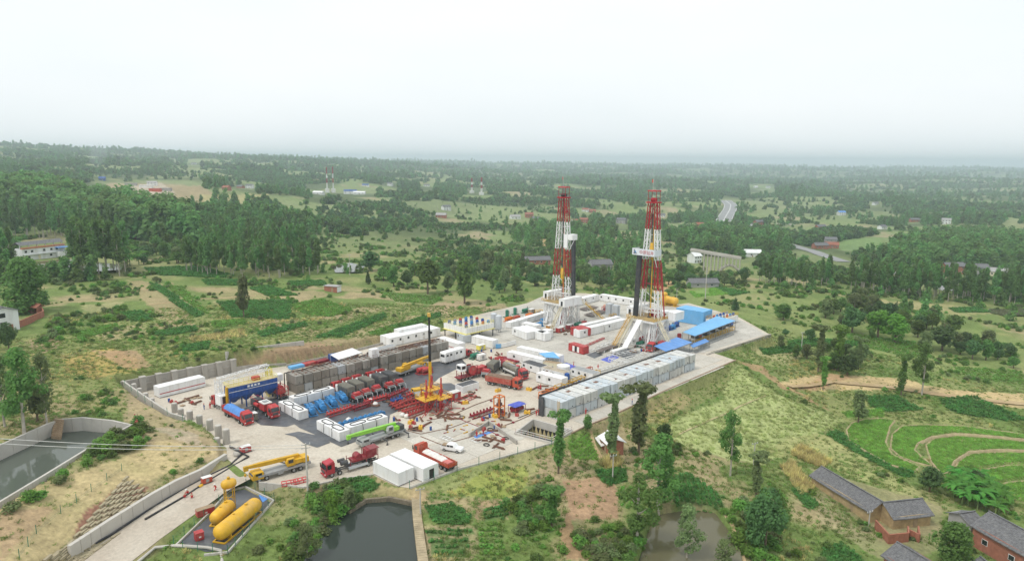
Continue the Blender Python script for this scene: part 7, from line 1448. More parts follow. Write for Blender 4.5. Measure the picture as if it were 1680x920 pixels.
# yellow liquid gas tanks
def gas_tank(label, a, b, r, h, zb, group=None, m=YEL):
    A_, B_ = Vector(a), Vector(b); L = (B_ - A_).length; t = thing('storage_tank', label, 'tank', (A_ + B_) / 2, yawof(A_, B_), group); pr = [(-L / 2 + r * .75 * (1 - math.cos(k * .314)), max(.02, r * math.sin(k * .314))) for k in range(6)]
    pr = pr[:] + [(-p[0], p[1]) for p in pr[::-1]]; MB().lathe((0, 0, h), (1, 0, h), pr, 22).build('shell', m, t); sk = MB()
    for y in (-r * .8, r * .8): sk.b0(-L / 2 + .3, L / 2 - .2, y - .12, y + .12, .05, .3)
    for x in (-L / 2 + .4, 0, L / 2 - .4): sk.b0(x - .12, x + .12, -r * .8, r * .8, .08, .28)
    sk.build('skid', YEL2, t)
    for x in (-L * .3, L * .3): MB().box((x, 0, (h - r) / 2 + .3), (.3, r * 1.5, h - r + .6)).build('saddle', YEL2, t)
    MB().cyl((L * .2, 0, h + r), (L * .2, 0, h + r + .25), .3, 8).cyl((-L * .1, 0, h + r), (-L * .1, 0, h + r + .15), .22, 8).build('manway', YEL2, t); return t
zc = -1.7
def CPt(a, b): return P(a, b, zc)
gas_tank('long yellow horizontal tank at the front of the fenced compound', CPt(357, 893), CPt(424, 838), 1.45, 1.85, zc); gas_tank('shorter yellow horizontal tank behind the long one', CPt(351, 866), CPt(380, 838), 1.25, 1.6, zc)
q = CPt(378, 835); t = thing('elevated_tank', 'small yellow tank raised on legs at the compound corner', 'tank', q, R(40)); MB().lathe((-1.5, 0, 5.4), (1, 0, 5.4), [(0, .02), (.15, .55), (.5, .88), (1.2, 1.0), (1.8, 1.0), (2.5, .88), (2.85, .55), (3.0, .02)], 18).build('shell', YEL, t)
for x in (-.8, .8):
    for y in (-.6, .6): MB().cyl((x, y, 0), (x, y, 4.9), .1, 6).build('leg', YEL2, t)
MB().cyl((0, 0, 6.4), (0, 0, 6.8), .3, 8).build('manway', YEL2, t); outline(t, 'ring', YEL2, [((-.8, -.6, 2.5), (.8, .6, 2.5)), ((-.8, .6, 2.5), (.8, -.6, 2.5))], .1)
cl = polymesh('compound_liner', wpoly([(296, 889), (356, 835), (382, 806), (402, 802), (444, 824), (372, 901), (338, 905)], zc), zc + .03, LINER); tag(cl, 'creased black liner under the yellow tanks', 'liner', None, 'thing')
polymesh('compound_sheet', wpoly([(424, 812), (432, 811), (440, 818), (431, 824)], zc), zc + .08, TARPB, tag(thing('tarp_patch', 'small blue sheet at the far corner of the yellow tank compound', 'tarp'), None))
for lab, a, b, s in [('red control box at the front of the compound', 327, 884, (1.4, 1.2, 1.4)), ('long red cabinet with dusty lid by the compound fence', 337, 843, (3.2, 1.3, 1.3))]:
    t = thing('red_cabinet', lab, 'cabinet', CPt(a, b), R(42)); MB().box((0, 0, s[2] / 2 + .05), s).build('casing', RED, t); MB().box((0, 0, s[2] + .08), (s[0] + .1, s[1] + .1, .06)).build('lid', RED if s[0] < 2 else TIMBER, t); MB().box((0, -s[1] / 2 - .01, s[2] * .5), (.4, .03, .3)).build('plate', WHITE2, t)
for i, (a, b) in enumerate([((1088, 499), (1112, 503)), ((1082, 498), (1100, 500))]): gas_tank(f'yellow fuel tank behind the front rig, {"front" if i == 0 else "rear"} of two', tuple(P(*a)), tuple(P(*b)), 1.8, 2.4, 0)
q = P(1089, 503); t = thing('elevated_tank', 'small yellow tank on legs behind the front rig', 'tank', q); MB().ball((0, 0, 6.0), 1.3, 1.2, 1, .8, 12, 7).build('shell', YEL, t)
for k in range(4): MB().cyl((.7 * math.cos(k * 1.57), .7 * math.sin(k * 1.57), 0), (.7 * math.cos(k * 1.57), .7 * math.sin(k * 1.57), 5.4), .1, 6).build('leg', YEL2, t)
# fence round the compound and along the pad kerb
FPOST = MB().cyl((0, 0, -.2), (0, 0, 1.7), .06, 6).mesh('post', mat('fence_green', (0.04, .2, .12), .6)); FM = mat('fence_wire', (0.10, .2, .15), .6)
def fence(label, pts, gap=2.6, wires=4):
    t = thing('wire_fence', label, 'fence', pts[0]); o = Vector(pts[0]); w = MB()
    for a, b in zip(pts[:-1], pts[1:]):
        a = Vector(a); b = Vector(b); n = max(1, int((b - a).length / gap))
        for i in range(n + 1): inst('post', FPOST, t, tuple(a.lerp(b, i / n) - o))
        for k in range(wires): w.beam(a - o + Vector((0, 0, .3 + k * .4)), b - o + Vector((0, 0, .3 + k * .4)), .02)
    w.build('wire', FM, t)
fence('green wire fence round the yellow tank compound', [tuple(P(a, b, -1.6)) for a, b in [(285, 892), (350, 835), (378, 803), (404, 797), (450, 820), (374, 908), (300, 900)]]); fence('green post fence along the kerb below the pickup', [tuple(P(a, b, .3)) for a, b in [(672, 800), (750, 771), (820, 752), (905, 728)]], 4.5, 2); fence('green post fence above the pile wall', [tuple(Vector(P(a, b, z))) for a, b, z in [(300, 690, 3.2), (250, 668, 3.8), (205, 632, 4.6)]], 5, 2)
fence('green post fence on the stone revetment', [tuple(TP(a, b)) for a, b in [(200, 772), (150, 806), (100, 842), (60, 875), (32, 915)]], 3.4, 2)
kb = [P(a, b, -1.7) for a, b in [(288, 896), (345, 841), (375, 806), (402, 799), (449, 822), (374, 907), (335, 911)]]; wall_run('compound_kerb', 'low pale kerb round the yellow tank compound', [tuple(q)[:2] for q in kb], [-1.35] * 7, [-2.4] * 7, .3, 4, CONCL)
# pipes beside the road
t = thing('road_pipe', 'thick black plastic pipe along the foot of the road wall', 'pipe', (0, 0, 0)); MB().tube([P(*q) + Vector((0, 0, .25)) for q in [(95, 925, -3.6), (180, 880, -2.8), (250, 834, -2.0), (300, 805, -1.4), (340, 783, -.9), (378, 764, -.3), (398, 745, 0), (377, 733, 0)]], .22, 8).build('pipe', PIPEB, t); MB().tube([P(*q) + Vector((0, 0, .25)) for q in [(118, 906, -3.3), (124, 902, -3.2), (130, 898, -3.1)]], .34, 8).build('joint', BLUE, t)
t = thing('road_pipe', 'second black pipe crossing the road edge past the crouching workers', 'pipe', (0, 0, 0)); MB().tube([P(*q) + Vector((0, 0, .25)) for q in [(238, 853, -2.2), (300, 817, -1.4), (350, 785, -.8), (408, 750, 0), (378, 735, 0)]], .2, 8).build('pipe', PIPEB, t); MB().tube([P(*q) + Vector((0, 0, .25)) for q in [(326, 801, -1.1), (332, 797, -1.0)]], .36, 8).build('collar', YEL2, t)
t = thing('drain_channel', 'white lined drain channel across the bottom left corner', 'channel', (0, 0, 0)); MB().tube([TP(*q) + Vector((0, 0, .3)) for q in [(225, 925), (255, 900), (290, 897), (340, 900), (362, 905), (365, 925)]], .3, 6).build('lining', CONCL, t)
# red beams near the kerb, bins, blocks and small yard things
for i, (a, b) in enumerate([((463, 799), (486, 795)), ((484, 795), (505, 790))]): rack(f'red painted steel trough by the kerb, {"left" if i == 0 else "right"} one', a, b, mat('coral_red', (0.6, .09, .09), .6, .1), 3, 1.2, .7)
rack('open red steel frame on the ground behind the yellow block', (757, 663), (782, 652), RED, 3, 2.4, .7); gear('red bin with pipes standing in it by the white trough', 745, 655, RED, 2, 1.4); t = gear('red and white skid at the yard entrance', 403, 741, RED, 2, .9); gear('pink red skid beside the road wall', 339, 786, ORED, 2, .8, z=-.7)
for i, (a, b) in enumerate([(763, 662), (817, 642), (674, 694), (690, 703), (812, 684), (868, 640), (865, 678)]): t = thing('yellow_block', f'yellow counterweight block on the yard, {ORD[i]} of seven from the wellhead', 'block', P(a, b), R(20 + i * 25), 'yellow blocks on the yard'); MB().box((0, 0, .4), (1.7, 1.0, .8), 0, (.92, .9)).build('block', YEL, t); MB().box((0, 0, .9), (.3, .15, .2)).build('lifting_eye', DGREY, t)
t = thing('valve_stand', 'tall orange frame holding a blowout valve stack', 'frame', P(819, 682), RZ); outline(t, 'frame', ORANGE, [((x, y, 0), (x, y, 5.4)) for x in (-1, 1) for y in (-1, 1)] + [((x, -1, z), (x, 1, z)) for x in (-1, 1) for z in (.2, 2.8, 5.4)] + [((-1, y, z), (1, y, z)) for y in (-1, 1) for z in (.2, 2.8, 5.4)], .22); MB().cyl((0, 0, .3), (0, 0, 4.6), .45, 10).box((0, 0, 1.4), (1.5, .8, .9)).box((0, 0, 3.2), (1.4, .8, .8)).build('valve_stack', mat('valve_iron', (0.14, .06, .05), .6, .2), t)
t = thing('tarped_skid', 'red skid under a stretched violet blue tarpaulin', 'skid', P(848, 674), RZ); MB().box((0, 0, .9), (3.4, 2.0, .8)).build('machine', MAROON, t); heap(-2.2, 2.2, 3.0, 1.9, .3, TARPV, 'tarpaulin', t, 40, .3); outline(t, 'frame', RED, [((x, y, 0), (x, y, 1.9)) for x in (-1.9, 1.9) for y in (-1.3, 1.3)], .12)
# wellheads with yellow work platforms
def wellhead(label, px, py, hp):
    t = thing('wellhead', label, 'wellhead', P(px, py), RZ); MB().cyl((0, 0, 0), (0, 0, 9.0), .22, 8).box((0, 0, 1.2), (1.0, .9, 1.2)).box((0, 0, 3.0), (.9, .9, .9)).box((0, 0, 5.2), (.8, .8, .7)).cyl((-1.0, 0, 3.0), (1.0, 0, 3.0), .25, 8).cyl((0, -1, 1.2), (0, 1, 1.2), .22, 8).build('valve_tree', RED, t)
    MB().b0(-2.1, 2.1, -2.1, -.6, hp, hp + .14).b0(-2.1, 2.1, .6, 2.1, hp, hp + .14).b0(-2.1, -.6, -.6, .6, hp, hp + .14).b0(.6, 2.1, -.6, .6, hp, hp + .14).build('platform', YEL, t); r = MB()
    for z in (.55, 1.1): r.beam((-2.1, -2.1, hp + z), (2.1, -2.1, hp + z), .09).beam((2.1, -2.1, hp + z), (2.1, 2.1, hp + z), .09).beam((2.1, 2.1, hp + z), (-2.1, 2.1, hp + z), .09).beam((-2.1, 2.1, hp + z), (-2.1, -2.1, hp + z), .09)
    for x in (-2.1, -.7, .7, 2.1):
        for y in (-2.1, 2.1): r.beam((x, y, hp), (x, y, hp + 1.1), .08)
    r.build('railing', YEL, t)
    for x in (-1.9, 1.9):
        for y in (-1.9, 1.9): MB().beam((x, y, 0), (x, y, hp + (2.6 if (x, y) in ((1.9, 1.9), (-1.9, -1.9)) else 0)), .16).build('post', RED, t)
    outline(t, 'bracing', RED, [((-1.9, -1.9, 0), (1.9, -1.9, hp)), ((1.9, -1.9, 0), (-1.9, -1.9, hp)), ((1.9, -1.9, 0), (1.9, 1.9, hp)), ((-1.9, -1.9, .8), (-3.6, -2.6, .2)), ((1.9, -1.9, .6), (4.2, -3.0, .2)), ((0, -2, .4), (.8, -4.2, .2)), ((1.9, 1.9, .8), (4.4, 1.6, .2))], .13)
wellhead('red wellhead under the upright boom with a yellow platform', 700, 676, 3.8); wellhead('second red wellhead with a yellow platform, right of the boom', 724, 672, 3.6); wellhead('rear wellhead stack close behind the crane boom', 708, 667, 5.2)
for i, (a, b, c_) in enumerate([(700, 700, 730), (690, 695, 760), (740, 690, 790)]): pass
for i, pts in enumerate([[(730, 678), (760, 690), (800, 706), (830, 720)], [(640, 700), (690, 712), (740, 702), (772, 690)], [(700, 690), (735, 684), (780, 664), (820, 650)], [(690, 716), (725, 730), (790, 712), (850, 690), (890, 672)], [(850, 686), (880, 674), (892, 668)]]): t = thing('flow_line', f'thin red brown flow line snaking over the yard, {ORD[i]} from the wellheads', 'pipe', (0, 0, 0), 0, 'flow lines on the yard'); MB().tube([P(*q) + Vector((0, 0, .12)) for q in pts], .09, 6).build('pipe', [MAROON, RUST, RUST, RUST, BLACK][i], t)
for i in range(16): a, b = rnd.uniform(730, 830), rnd.uniform(685, 712); t = thing('iron_joint', f'short yellow and red pipe joint scattered in front of the wellheads', 'pipe joint', P(a, b), rnd.uniform(0, 3), 'scattered pipe joints'); MB().cyl((-.6, 0, .14), (.6, 0, .14), .1, 6).build('pipe', [MAROON, YEL2, RUST][i % 3], t); MB().box((.6, 0, .16), (.3, .3, .3)).build('union', YEL2, t)
for i, (a, b) in enumerate([(660, 683), (667, 685), (572, 691), (616, 690 - 25), (608, 659)]): t = thing('bulk_bag', f'white bulk bag on the liner, {ORD[i]} from the wellheads', 'bag', P(a, b), i, 'white bulk bags'); MB().ball((0, 0, .5), .75, 1, 1, .75, 10, 6).build('bag', BAG, t); MB().beam((-.3, 0, 1.0), (.3, 0, 1.15), .08).build('loop', BAG, t)
for i, (a, b, w) in enumerate([((770, 722), (783, 727), 1), ((722, 718), (736, 724), 1)]): rack(f'flat white steel frame lying on the slabs, {"right" if i == 0 else "left"} one', a, b, WHITE2, 3, 1.5, .2)
for i, (a, b) in enumerate([(322, 722), (330, 741), (388, 747), (395, 737)]): t = thing('boulder', f'broken grey concrete lump at the yard entrance, {ORD[i]} of four', 'boulder', P(a, b), i * 1.3, 'concrete lumps at the entrance'); m_ = MB().ball((0, 0, .4), .9, 1.1, .8, .6, 7, 5); m_.v = [(x * (1 + .2 * math.sin(5 * y + i)), y * (1 + .2 * math.cos(4 * z + x)), z) for x, y, z in m_.v]; m_.sm = [False] * len(m_.sm); m_.build('rock', CONC, t)
# loose gear lying about the yard
LOOSE = [MB().box((0, 0, .12), (1.2, 1.0, .14)).box((0, 0, .03), (1.1, .1, .06)).mesh('pallet', TIMBER), MB().cyl((0, 0, 0), (0, 0, .9), .3, 10).mesh('drum', BLUE), MB().cyl((-1.6, 0, .12), (1.6, 0, .12), .12, 6).cyl((-1.6, .3, .12), (1.5, .35, .12), .12, 6).cyl((-1.4, .15, .33), (1.5, .2, .33), .12, 6).mesh('bundle', RUST), MB().box((0, 0, .3), (.9, .6, .6)).box((.1, 0, .7), (.4, .4, .25)).mesh('box', RED), MB().cyl((0, 0, .0), (0, 0, .35), .28, 10).cyl((-.5, 0, .2), (.5, 0, .2), .12, 6).mesh('fitting', MAROON), MB().tube([(math.cos(a) * .7, math.sin(a) * .7, .1 + .02 * a) for a in np.linspace(0, 12, 30)], .07, 5).mesh('coil', BLACK)]
LN = [('timber_pallet', 'worn timber pallet'), ('oil_drum', 'blue oil drum'), ('tube_bundle', 'rusty tube bundle'), ('tool_box', 'red tool box'), ('pipe_fitting', 'dark red pipe fitting'), ('hose_coil', 'black hose coil')]
for zn, poly, n in [('among the wellheads', [(640, 690), (690, 664), (760, 670), (770, 690), (700, 715)], 34), ('before the orange valve stand', [(770, 690), (830, 672), (880, 672), (870, 690), (800, 710)], 26), ('by the coil tubing trailer', [(730, 640), (800, 640), (820, 655), (760, 668)], 12), ('near the data van', [(765, 580), (800, 575), (830, 582), (790, 595)], 14), ('around the centre cabins', [(860, 630), (930, 636), (960, 625), (900, 650)], 18), ('under the front rig', [(1030, 570), (1075, 560), (1090, 575), (1050, 590)], 20), ('beside the rear rig', [(890, 545), (960, 535), (975, 528), (930, 550)], 16), ('behind the grey tanks', [(480, 606), (600, 578), (640, 568), (560, 598)], 22), ('at the back left corner', [(260, 660), (340, 645), (350, 655), (290, 672)], 16), ('beside the rubbish basin', [(780, 715), (830, 712), (850, 735), (800, 735)], 12), ('by the pump trucks', [(600, 668), (660, 645), (670, 655), (630, 675)], 14)]:
    bx = [p[0] for p in poly]; by = [p[1] for p in poly]; k = 0
    for _ in range(900):
        a, b = rnd.uniform(min(bx), max(bx)), rnd.uniform(min(by), max(by))
        if not inpoly(np.array([a]), np.array([b]), poly)[0]: continue
        i = rnd.choice([0, 0, 1, 2, 2, 2, 3, 4, 4, 5]); t = thing(LN[i][0], f'{LN[i][1]} lying {zn}', LN[i][0].replace('_', ' '), P(a, b) + Vector((0, 0, .05)), rnd.uniform(0, 6.28), 'loose gear ' + zn); inst(LOOSE[i].name.split('.')[0], LOOSE[i], t); k += 1
        if k >= n: break
# ---------------------------------------------------------------- drilling rigs
def rig(label, px, py, var):
    t = thing('drilling_rig', label, 'drilling rig', P(px, py), RZ); F = 9.6; n = 0
    # substructure
    for x in (-5, 5):
        for y in (-5, -1.8, 1.8, 5): MB().truss((x * .92, y, 0), (x * .8, y, F - .7), .9, .17, .09, 5, (1, 0, 0)).build('column', WHITE, t)
    br = MB()
    for y in (-5, 5): br.beam((-5, y, .3), (4, y, F - .8), .3).beam((5, y, .3), (-4, y, F - .8), .3)
    for x in (-5, 5): br.beam((x, -5, .3), (x * .85, -1.8, F - 1), .22).beam((x, 5, .3), (x * .85, 1.8, F - 1), .22).beam((x, -1.8, .3), (x, 1.8, F - 2), .2)
    br.build('brace', WHITE, t); MB().b0(-6.4, 6.4, -6.2, -4.0, 0, .9).b0(-6.4, 6.4, 4.0, 6.2, 0, .9).build('base_box', WHITE2, t); MB().cyl((0, 0, 0), (0, 0, 3.4), .5, 10).box((0, 0, 1.6), (1.6, 1.2, 1.0)).box((0, 0, 3.0), (1.4, 1.1, .8)).build('blowout_preventer', RED2, t)
    for y in (-3.4, 3.4): MB().cyl((-5.6, y, .6), (-3.6, y, F - 1), .38, 10).build('raising_ram', WHITE, t)
    MB().b0(-5.8, 5.8, -6, 6, F - .7, F).build('floor', WHITE2, t); MB().b0(-5.7, 5.7, -5.9, 5.9, F, F + .05).build('deck', mat('rig_deck', (0.34, .25, .12), .8, .3), t); r = MB()
    for z in (.55, 1.1): r.beam((-5.8, -6, F + z), (5.8, -6, F + z), .09).beam((-5.8, 6, F + z), (5.8, 6, F + z), .09).beam((5.8, -6, F + z), (5.8, 6, F + z), .09).beam((-5.8, 2, F + z), (-5.8, 6, F + z), .09).beam((-5.8, -6, F + z), (-5.8, -2, F + z), .09)
    for k in range(9): r.beam((-5.8 + k * 1.45, -6, F), (-5.8 + k * 1.45, -6, F + 1.1), .08).beam((-5.8 + k * 1.45, 6, F), (-5.8 + k * 1.45, 6, F + 1.1), .08)
    r.build('railing', YEL2, t); MB().b0(2.2, 4.8, -1.8, 1.8, F, F + 1.8).cyl((3.4, -1.9, F + 1.9), (3.4, 1.9, F + 1.9), .8, 12).build('drawworks', RED2 if var else GREY, t); MB().cyl((0, 0, F), (0, 0, F + .3), .7, 14).build('rotary_table', DGREY, t)
    # mast
    TOP = 51.5; zs = [F, 20.2, 31.2, 42.2, TOP]; cols = [WHITE, RED2, WHITE, RED2]
    def hw(z): return 3.9 + (1.35 - 3.9) * (z - F) / (TOP - F)
    for s in (-1, 1):
        for k in range(4):
            z0, z1 = zs[k], zs[k + 1]; mb = MB(); nb = 4; w0 = 2.1 - .7 * (z0 - F) / (TOP - F); w1 = 2.1 - .7 * (z1 - F) / (TOP - F)
            def cn(z, w): y = s * hw(z); i_ = s * .42 * w; return [(-w / 2, y - i_, z), (w / 2, y - i_, z), (w / 2, y + i_, z), (-w / 2, y + i_, z)]
            A_, B_ = cn(z0, w0), cn(z1, w1)
            for c_ in range(4): mb.beam(A_[c_], B_[c_], .25)
            for b_ in range(nb):
                u0, u1 = b_ / nb, (b_ + 1) / nb; C0 = [Vector(A_[c_]).lerp(Vector(B_[c_]), u0) for c_ in range(4)]; C1 = [Vector(A_[c_]).lerp(Vector(B_[c_]), u1) for c_ in range(4)]
                for c_ in range(4):
                    mb.beam(C0[c_], C0[(c_ + 1) % 4], .1); e, f = (c_, (c_ + 1) % 4) if (b_ + c_) % 2 else ((c_ + 1) % 4, c_); mb.beam(C0[e], C1[f], .11)
            mb.build('mast_section', cols[k], t)
    for k, z in enumerate((15, 22, 28, 34, 40, 46)):
        m = cols[0 if z < 20 else 1 if z < 31 else 2 if z < 42 else 3]; h = hw(z); z2 = z + 4.5; h2 = hw(z2); MB().beam((.9, -h, z), (.9, h, z), .24).beam((.9, -h, z), (.9, h2, z2), .16).build('cross_beam', m, t)
    MB().truss((1.1, -hw(13), 12.2), (1.1, hw(13), 12.2), 1.4, .2, .13, 4).build('window_beam', WHITE, t)
    # crown
    MB().b0(-1.6, 1.6, -2.2, 2.2, TOP, TOP + .5).build('crown_frame', RED2, t); MB().cyl((0, -.9, TOP + 1.1), (0, .9, TOP + 1.1), .8, 14).cyl((1.0, .8, TOP + 1.0), (1.0, 1.2, TOP + 1.0), .7, 12).build('sheave', BLACK if not var else RED2, t)
    outline(t, 'gin_pole', RED2, [((x, y, TOP + .5), (x, y, TOP + 4.2)) for x in (-1.2, 1.2) for y in (-1.7, 1.7)] + [((-1.2, -1.7, TOP + 4.2), (-1.2, 1.7, TOP + 4.2)), ((1.2, -1.7, TOP + 4.2), (1.2, 1.7, TOP + 4.2)), ((-1.2, -1.7, TOP + 1.6), (-1.2, 1.7, TOP + 1.6)), ((1.2, -1.7, TOP + 1.6), (1.2, 1.7, TOP + 1.6))], .14); MB().b0(-1.3, 1.3, -2.0, 2.0, TOP + 4.1, TOP + 4.6).build('top_beam', RED, t)
    fp = MB().cyl((0, .6, TOP + 4.6), (0, .6, TOP + 8.6), .05, 5).build('flag_pole', WHITE2, t); MB().add([(0, .6, TOP + 8.5), (.5, 1.4, TOP + 8.3), (1.0, 1.9, TOP + 8.4), (1.0, 1.9, TOP + 7.3), (.5, 1.4, TOP + 7.1), (0, .6, TOP + 7.3)], [(0, 1, 4, 5), (1, 2, 3, 4)]).build('flag', RED if var == 0 else ORED, fp)
    # travelling block and top drive on guide rails
    zb = 22 if var == 0 else 36; MB().box((0, 0, zb), (1.0, 1.5, 2.4), 0, (.6, .7)).build('travelling_block', YEL, t); MB().box((0, 0, zb - 2.2), (.9, 1.0, 2.0)).cyl((0, 0, zb - 5), (0, 0, zb - 3), .2, 6).build('top_drive', YEL2, t)
    ln = MB()
    for y in (-.35, -.1, .15, .4): ln.beam((0, y, zb + 1.2), (0, y, TOP), .05)
    ln.build('drilling_line', DGREY, t); MB().beam((.7, 0, F), (.7, 0, TOP - 2), .28).build('guide_rail', YEL2 if var else ORANGE, t); MB().beam((.9, .75, F), (.9, .75, TOP - 4), .22).build('stand_pipe', DGREY, t)
    # racking board and pipe stands
    zk = 35.3 if var == 0 else 32.8; sy = -1 if var == 0 else 1
    if var == 0:
        MB().b0(-1.6, 1.4, -hw(zk) - 3.9, -hw(zk) - 1.4, zk - .1, zk + 2.1).build('racking_board', WHITE, t); MB().b0(-1.25, -1.15, -hw(zk) - 1.0, -hw(zk) + 1.0, zk - 3.5, zk + 2.0).build('wind_wall', WHITE, t); MB().beam((0, -hw(zk) - 3.6, zk), (0, -hw(zk) - .6, zk - 5), .2).build('strut', WHITE, t); MB().b0(-1.3, -1.1, 1.0, hw(zk) - 1.0, zk - .4, zk + 1.8).build('wind_wall', WHITE2, t)
    else:
        bd = MB().b0(-3.4, -3.2, -hw(zk) - .8, hw(zk) + 3.6, zk - .1, zk + 2.3).b0(-3.4, 1.0, -hw(zk) - .9, -hw(zk) - .8, zk - .1, zk + 2.2).b0(-3.4, 1.0, hw(zk) + 3.6, hw(zk) + 3.7, zk - .1, zk + 2.2).b0(-3.3, 1.0, -hw(zk) - .8, hw(zk) + 3.6, zk - .15, zk - .05).build('racking_board', mat('board_white', (0.66, .69, .72), .5, .05), t)
        cu = bpy.data.curves.new('sign_lettering', 'FONT'); cu.body = '中原钻井'; cu.size = 1.55; cu.extrude = .02; cu.materials.append(RED); fo = bpy.data.objects.new('text', cu); C.objects.link(fo); bpy.context.view_layer.update(); tm = bpy.data.meshes.new_from_object(fo.evaluated_get(bpy.context.evaluated_depsgraph_get())); bpy.data.objects.remove(fo); fo = bpy.data.objects.new('sign_lettering', tm); C.objects.link(fo); fo.parent = bd; fo.rotation_euler = (R(90), 0, R(-90)); fo.location = (-3.42, hw(zk) + .6, zk + .5)
        MB().b0(-3.44, -3.4, hw(zk) + 2.7, hw(zk) + 2.95, zk + .5, zk + 1.9).b0(-3.44, -3.4, hw(zk) + 1.7, hw(zk) + 3.1, zk + .35, zk + .6).build('sign_emblem', BLACK, bd); MB().add([(-3.43, hw(zk) + 2.6, zk + 1.8), (-3.43, hw(zk) + 1.75, zk + .7), (-3.43, hw(zk) + 2.6, zk + .7)], [(0, 1, 2)]).build('sign_emblem', PUMPB, bd)
        MB().beam((-3, -hw(zk) - .5, zk), (0, -hw(zk), zk - 4.5), .2).build('strut', WHITE, t)
    for i in range(5):
        for j in range(3):
            y0 = sy * (hw(F) + .5 - .0 + i * .3) if var == 0 else (hw(F) + .3 + i * .32); y1 = sy * (hw(zk) + 1.5 + i * .26) if var == 0 else (hw(zk) + .9 + i * .32)
            MB().cyl((-1.0 + j * .5 - (1.2 if var else -1.8), y0, F), (-.9 + j * .5 - (1.2 if var else -1.8), y1, zk + (1.5 if var else -.2)), .14, 5, caps=False).build('pipe_stand', DGREY, t)
    # cabins, stairs and slides
    def stair(p, q, w, m, nm='stair'):
        p = Vector(p); q = Vector(q); d = (q - p); d.z = 0; d.normalize(); s = Vector((-d.y, d.x, 0)) * w / 2; st = MB().beam(p + s, q + s, .12, .35).beam(p - s, q - s, .12, .35).beam(p + s + Vector((0, 0, 1)), q + s + Vector((0, 0, 1)), .07).beam(p - s + Vector((0, 0, 1)), q - s + Vector((0, 0, 1)), .07)
        k = 22
        for i in range(k + 1): a_ = p.lerp(q, i / k); st.beam(a_ + s, a_ - s, .22, .05)
        for i in range(0, k + 1, 4): a_ = p.lerp(q, i / k); st.beam(a_ + s, a_ + s + Vector((0, 0, 1)), .06).beam(a_ - s, a_ - s + Vector((0, 0, 1)), .06)
        st.build(nm, m, t)
    def hut(x0, x1, y0, y1, h=2.9):
        b = MB().b0(x0, x1, y0, y1, F, F + h).build('doghouse', WHITE, t); MB().b0(x0 - .03, x0, (y0 + y1) / 2 - .5, (y0 + y1) / 2 + .5, F + .2, F + 2.2).build('door', GLASS, b); MB().b0(x0 - .1, x1 + .1, y0 - .1, y1 + .1, F + h, F + h + .1).build('roof', WHITE2, b)
        for y in (y0 + .3, y1 - .3): MB().beam(((x0 + x1) / 2, y, F - .2), ((x0 + x1) / 2 * .8, y * .8, F - 3), .2).build('bracket', WHITE, t)
    hut(-1.5, 8.5, 6.2, 9.0)
    if var == 0:
        hut(-9.0, 1.5, -9.2, -6.2, 3.0); stair((-9.5, -7.8, F - .3), (-16.5, -8.2, .2), 1.1, CREAM); stair((4, -9.4, F - .2), (12.5, -15, .2), 1.1, YEL2); stair((4, -8, F), (11.5, -13.5, .2), 1.0, CREAM)
        MB().b0(6.5, 7.5, 5, 7, 0, F - .5).build('choke_tower', RED2, t)
    else:
        MB().b0(3, 9, -9.2, -6.2, F - .4, F + 2.6).build('doghouse', WHITE, t); stair((-5.9, 4.6, F), (-15.5, 4.6, .2), 1.2, YEL); stair((-5.9, 3.2, F), (-14.8, 3.2, .2), 1.0, CREAM); MB().beam((-5.8, 0, F), (-15, 0, .4), 2.0, .35).beam((-5.8, 1.0, F + .3), (-15, 1.0, .7), .14).beam((-5.8, -1.0, F + .3), (-15, -1.0, .7), .14).build('pipe_slide', WHITE, t)
        stair((-3, -6.2, F), (-6, -14.5, .2), 1.1, CREAM); MB().b0(-22, -14.5, -1.0, 1.0, .5, 1.1).build('catwalk', WHITE2, t); MB().beam((2.6, -hw(F) - 1, F), (2.2, -hw(28), 30), .35).build('ladder_cage', RED, t)
    for k in range(4): MB().cyl((-2 + k * 1.2, -3, 2), (-1.5 + k * 1.2, -3.5, F - .7), .1, 6).build('hose', [BLACK, WHITE2, RED, GREY][k], t)
    return t
rig('rear drilling rig with red and white mast and white cabins at its floor', 921, 531, 0)
rig('front drilling rig with lettered racking board on its red and white mast', 1063, 562, 1)
# far rigs: mast bands, platform and base only
def far_rig(label, px, py, h, k, group):
    p = TP(px, py); t = thing('drilling_rig', label, 'drilling rig', p, R(20), group); zs = [0, .2, .4, .58, .77, 1.0]; ms = [WHITE2, WHITE2, RED2, WHITE2, RED2]
    for i in range(5):
        for s in (-1, 1):
            w = 1.5; MB().truss((0, s * (3.4 - 2 * zs[i]), h * zs[i]), (0, s * (3.4 - 2 * zs[i + 1]), h * zs[i + 1]), w, .55, .3, 3, (1, 0, 0)).build('mast_section', ms[i], t)
    MB().b0(-4, 4, -7, 7, 0, h * .16).build('base', WHITE2, t); MB().b0(-1.5, 1.5, 1 if k else -6, 6 if k else -1, h * .62, h * .66).build('racking_board', WHITE, t); MB().b0(-1, 1, -1.5, 1.5, h, h * 1.04).build('crown', RED2, t)
far_rig('far drilling rig on the distant plain, left of the near pair', 537, 316, 52, 0, 'distant drilling rigs'); far_rig('far drilling rig on the distant plain, right of the near pair', 547, 316, 53, 1, 'distant drilling rigs'); far_rig('tiny far drilling rig beyond the pair, left one', 774, 317, 34, 0, 'distant drilling rigs'); far_rig('tiny far drilling rig beyond the pair, right one', 790, 320, 38, 1, 'distant drilling rigs')
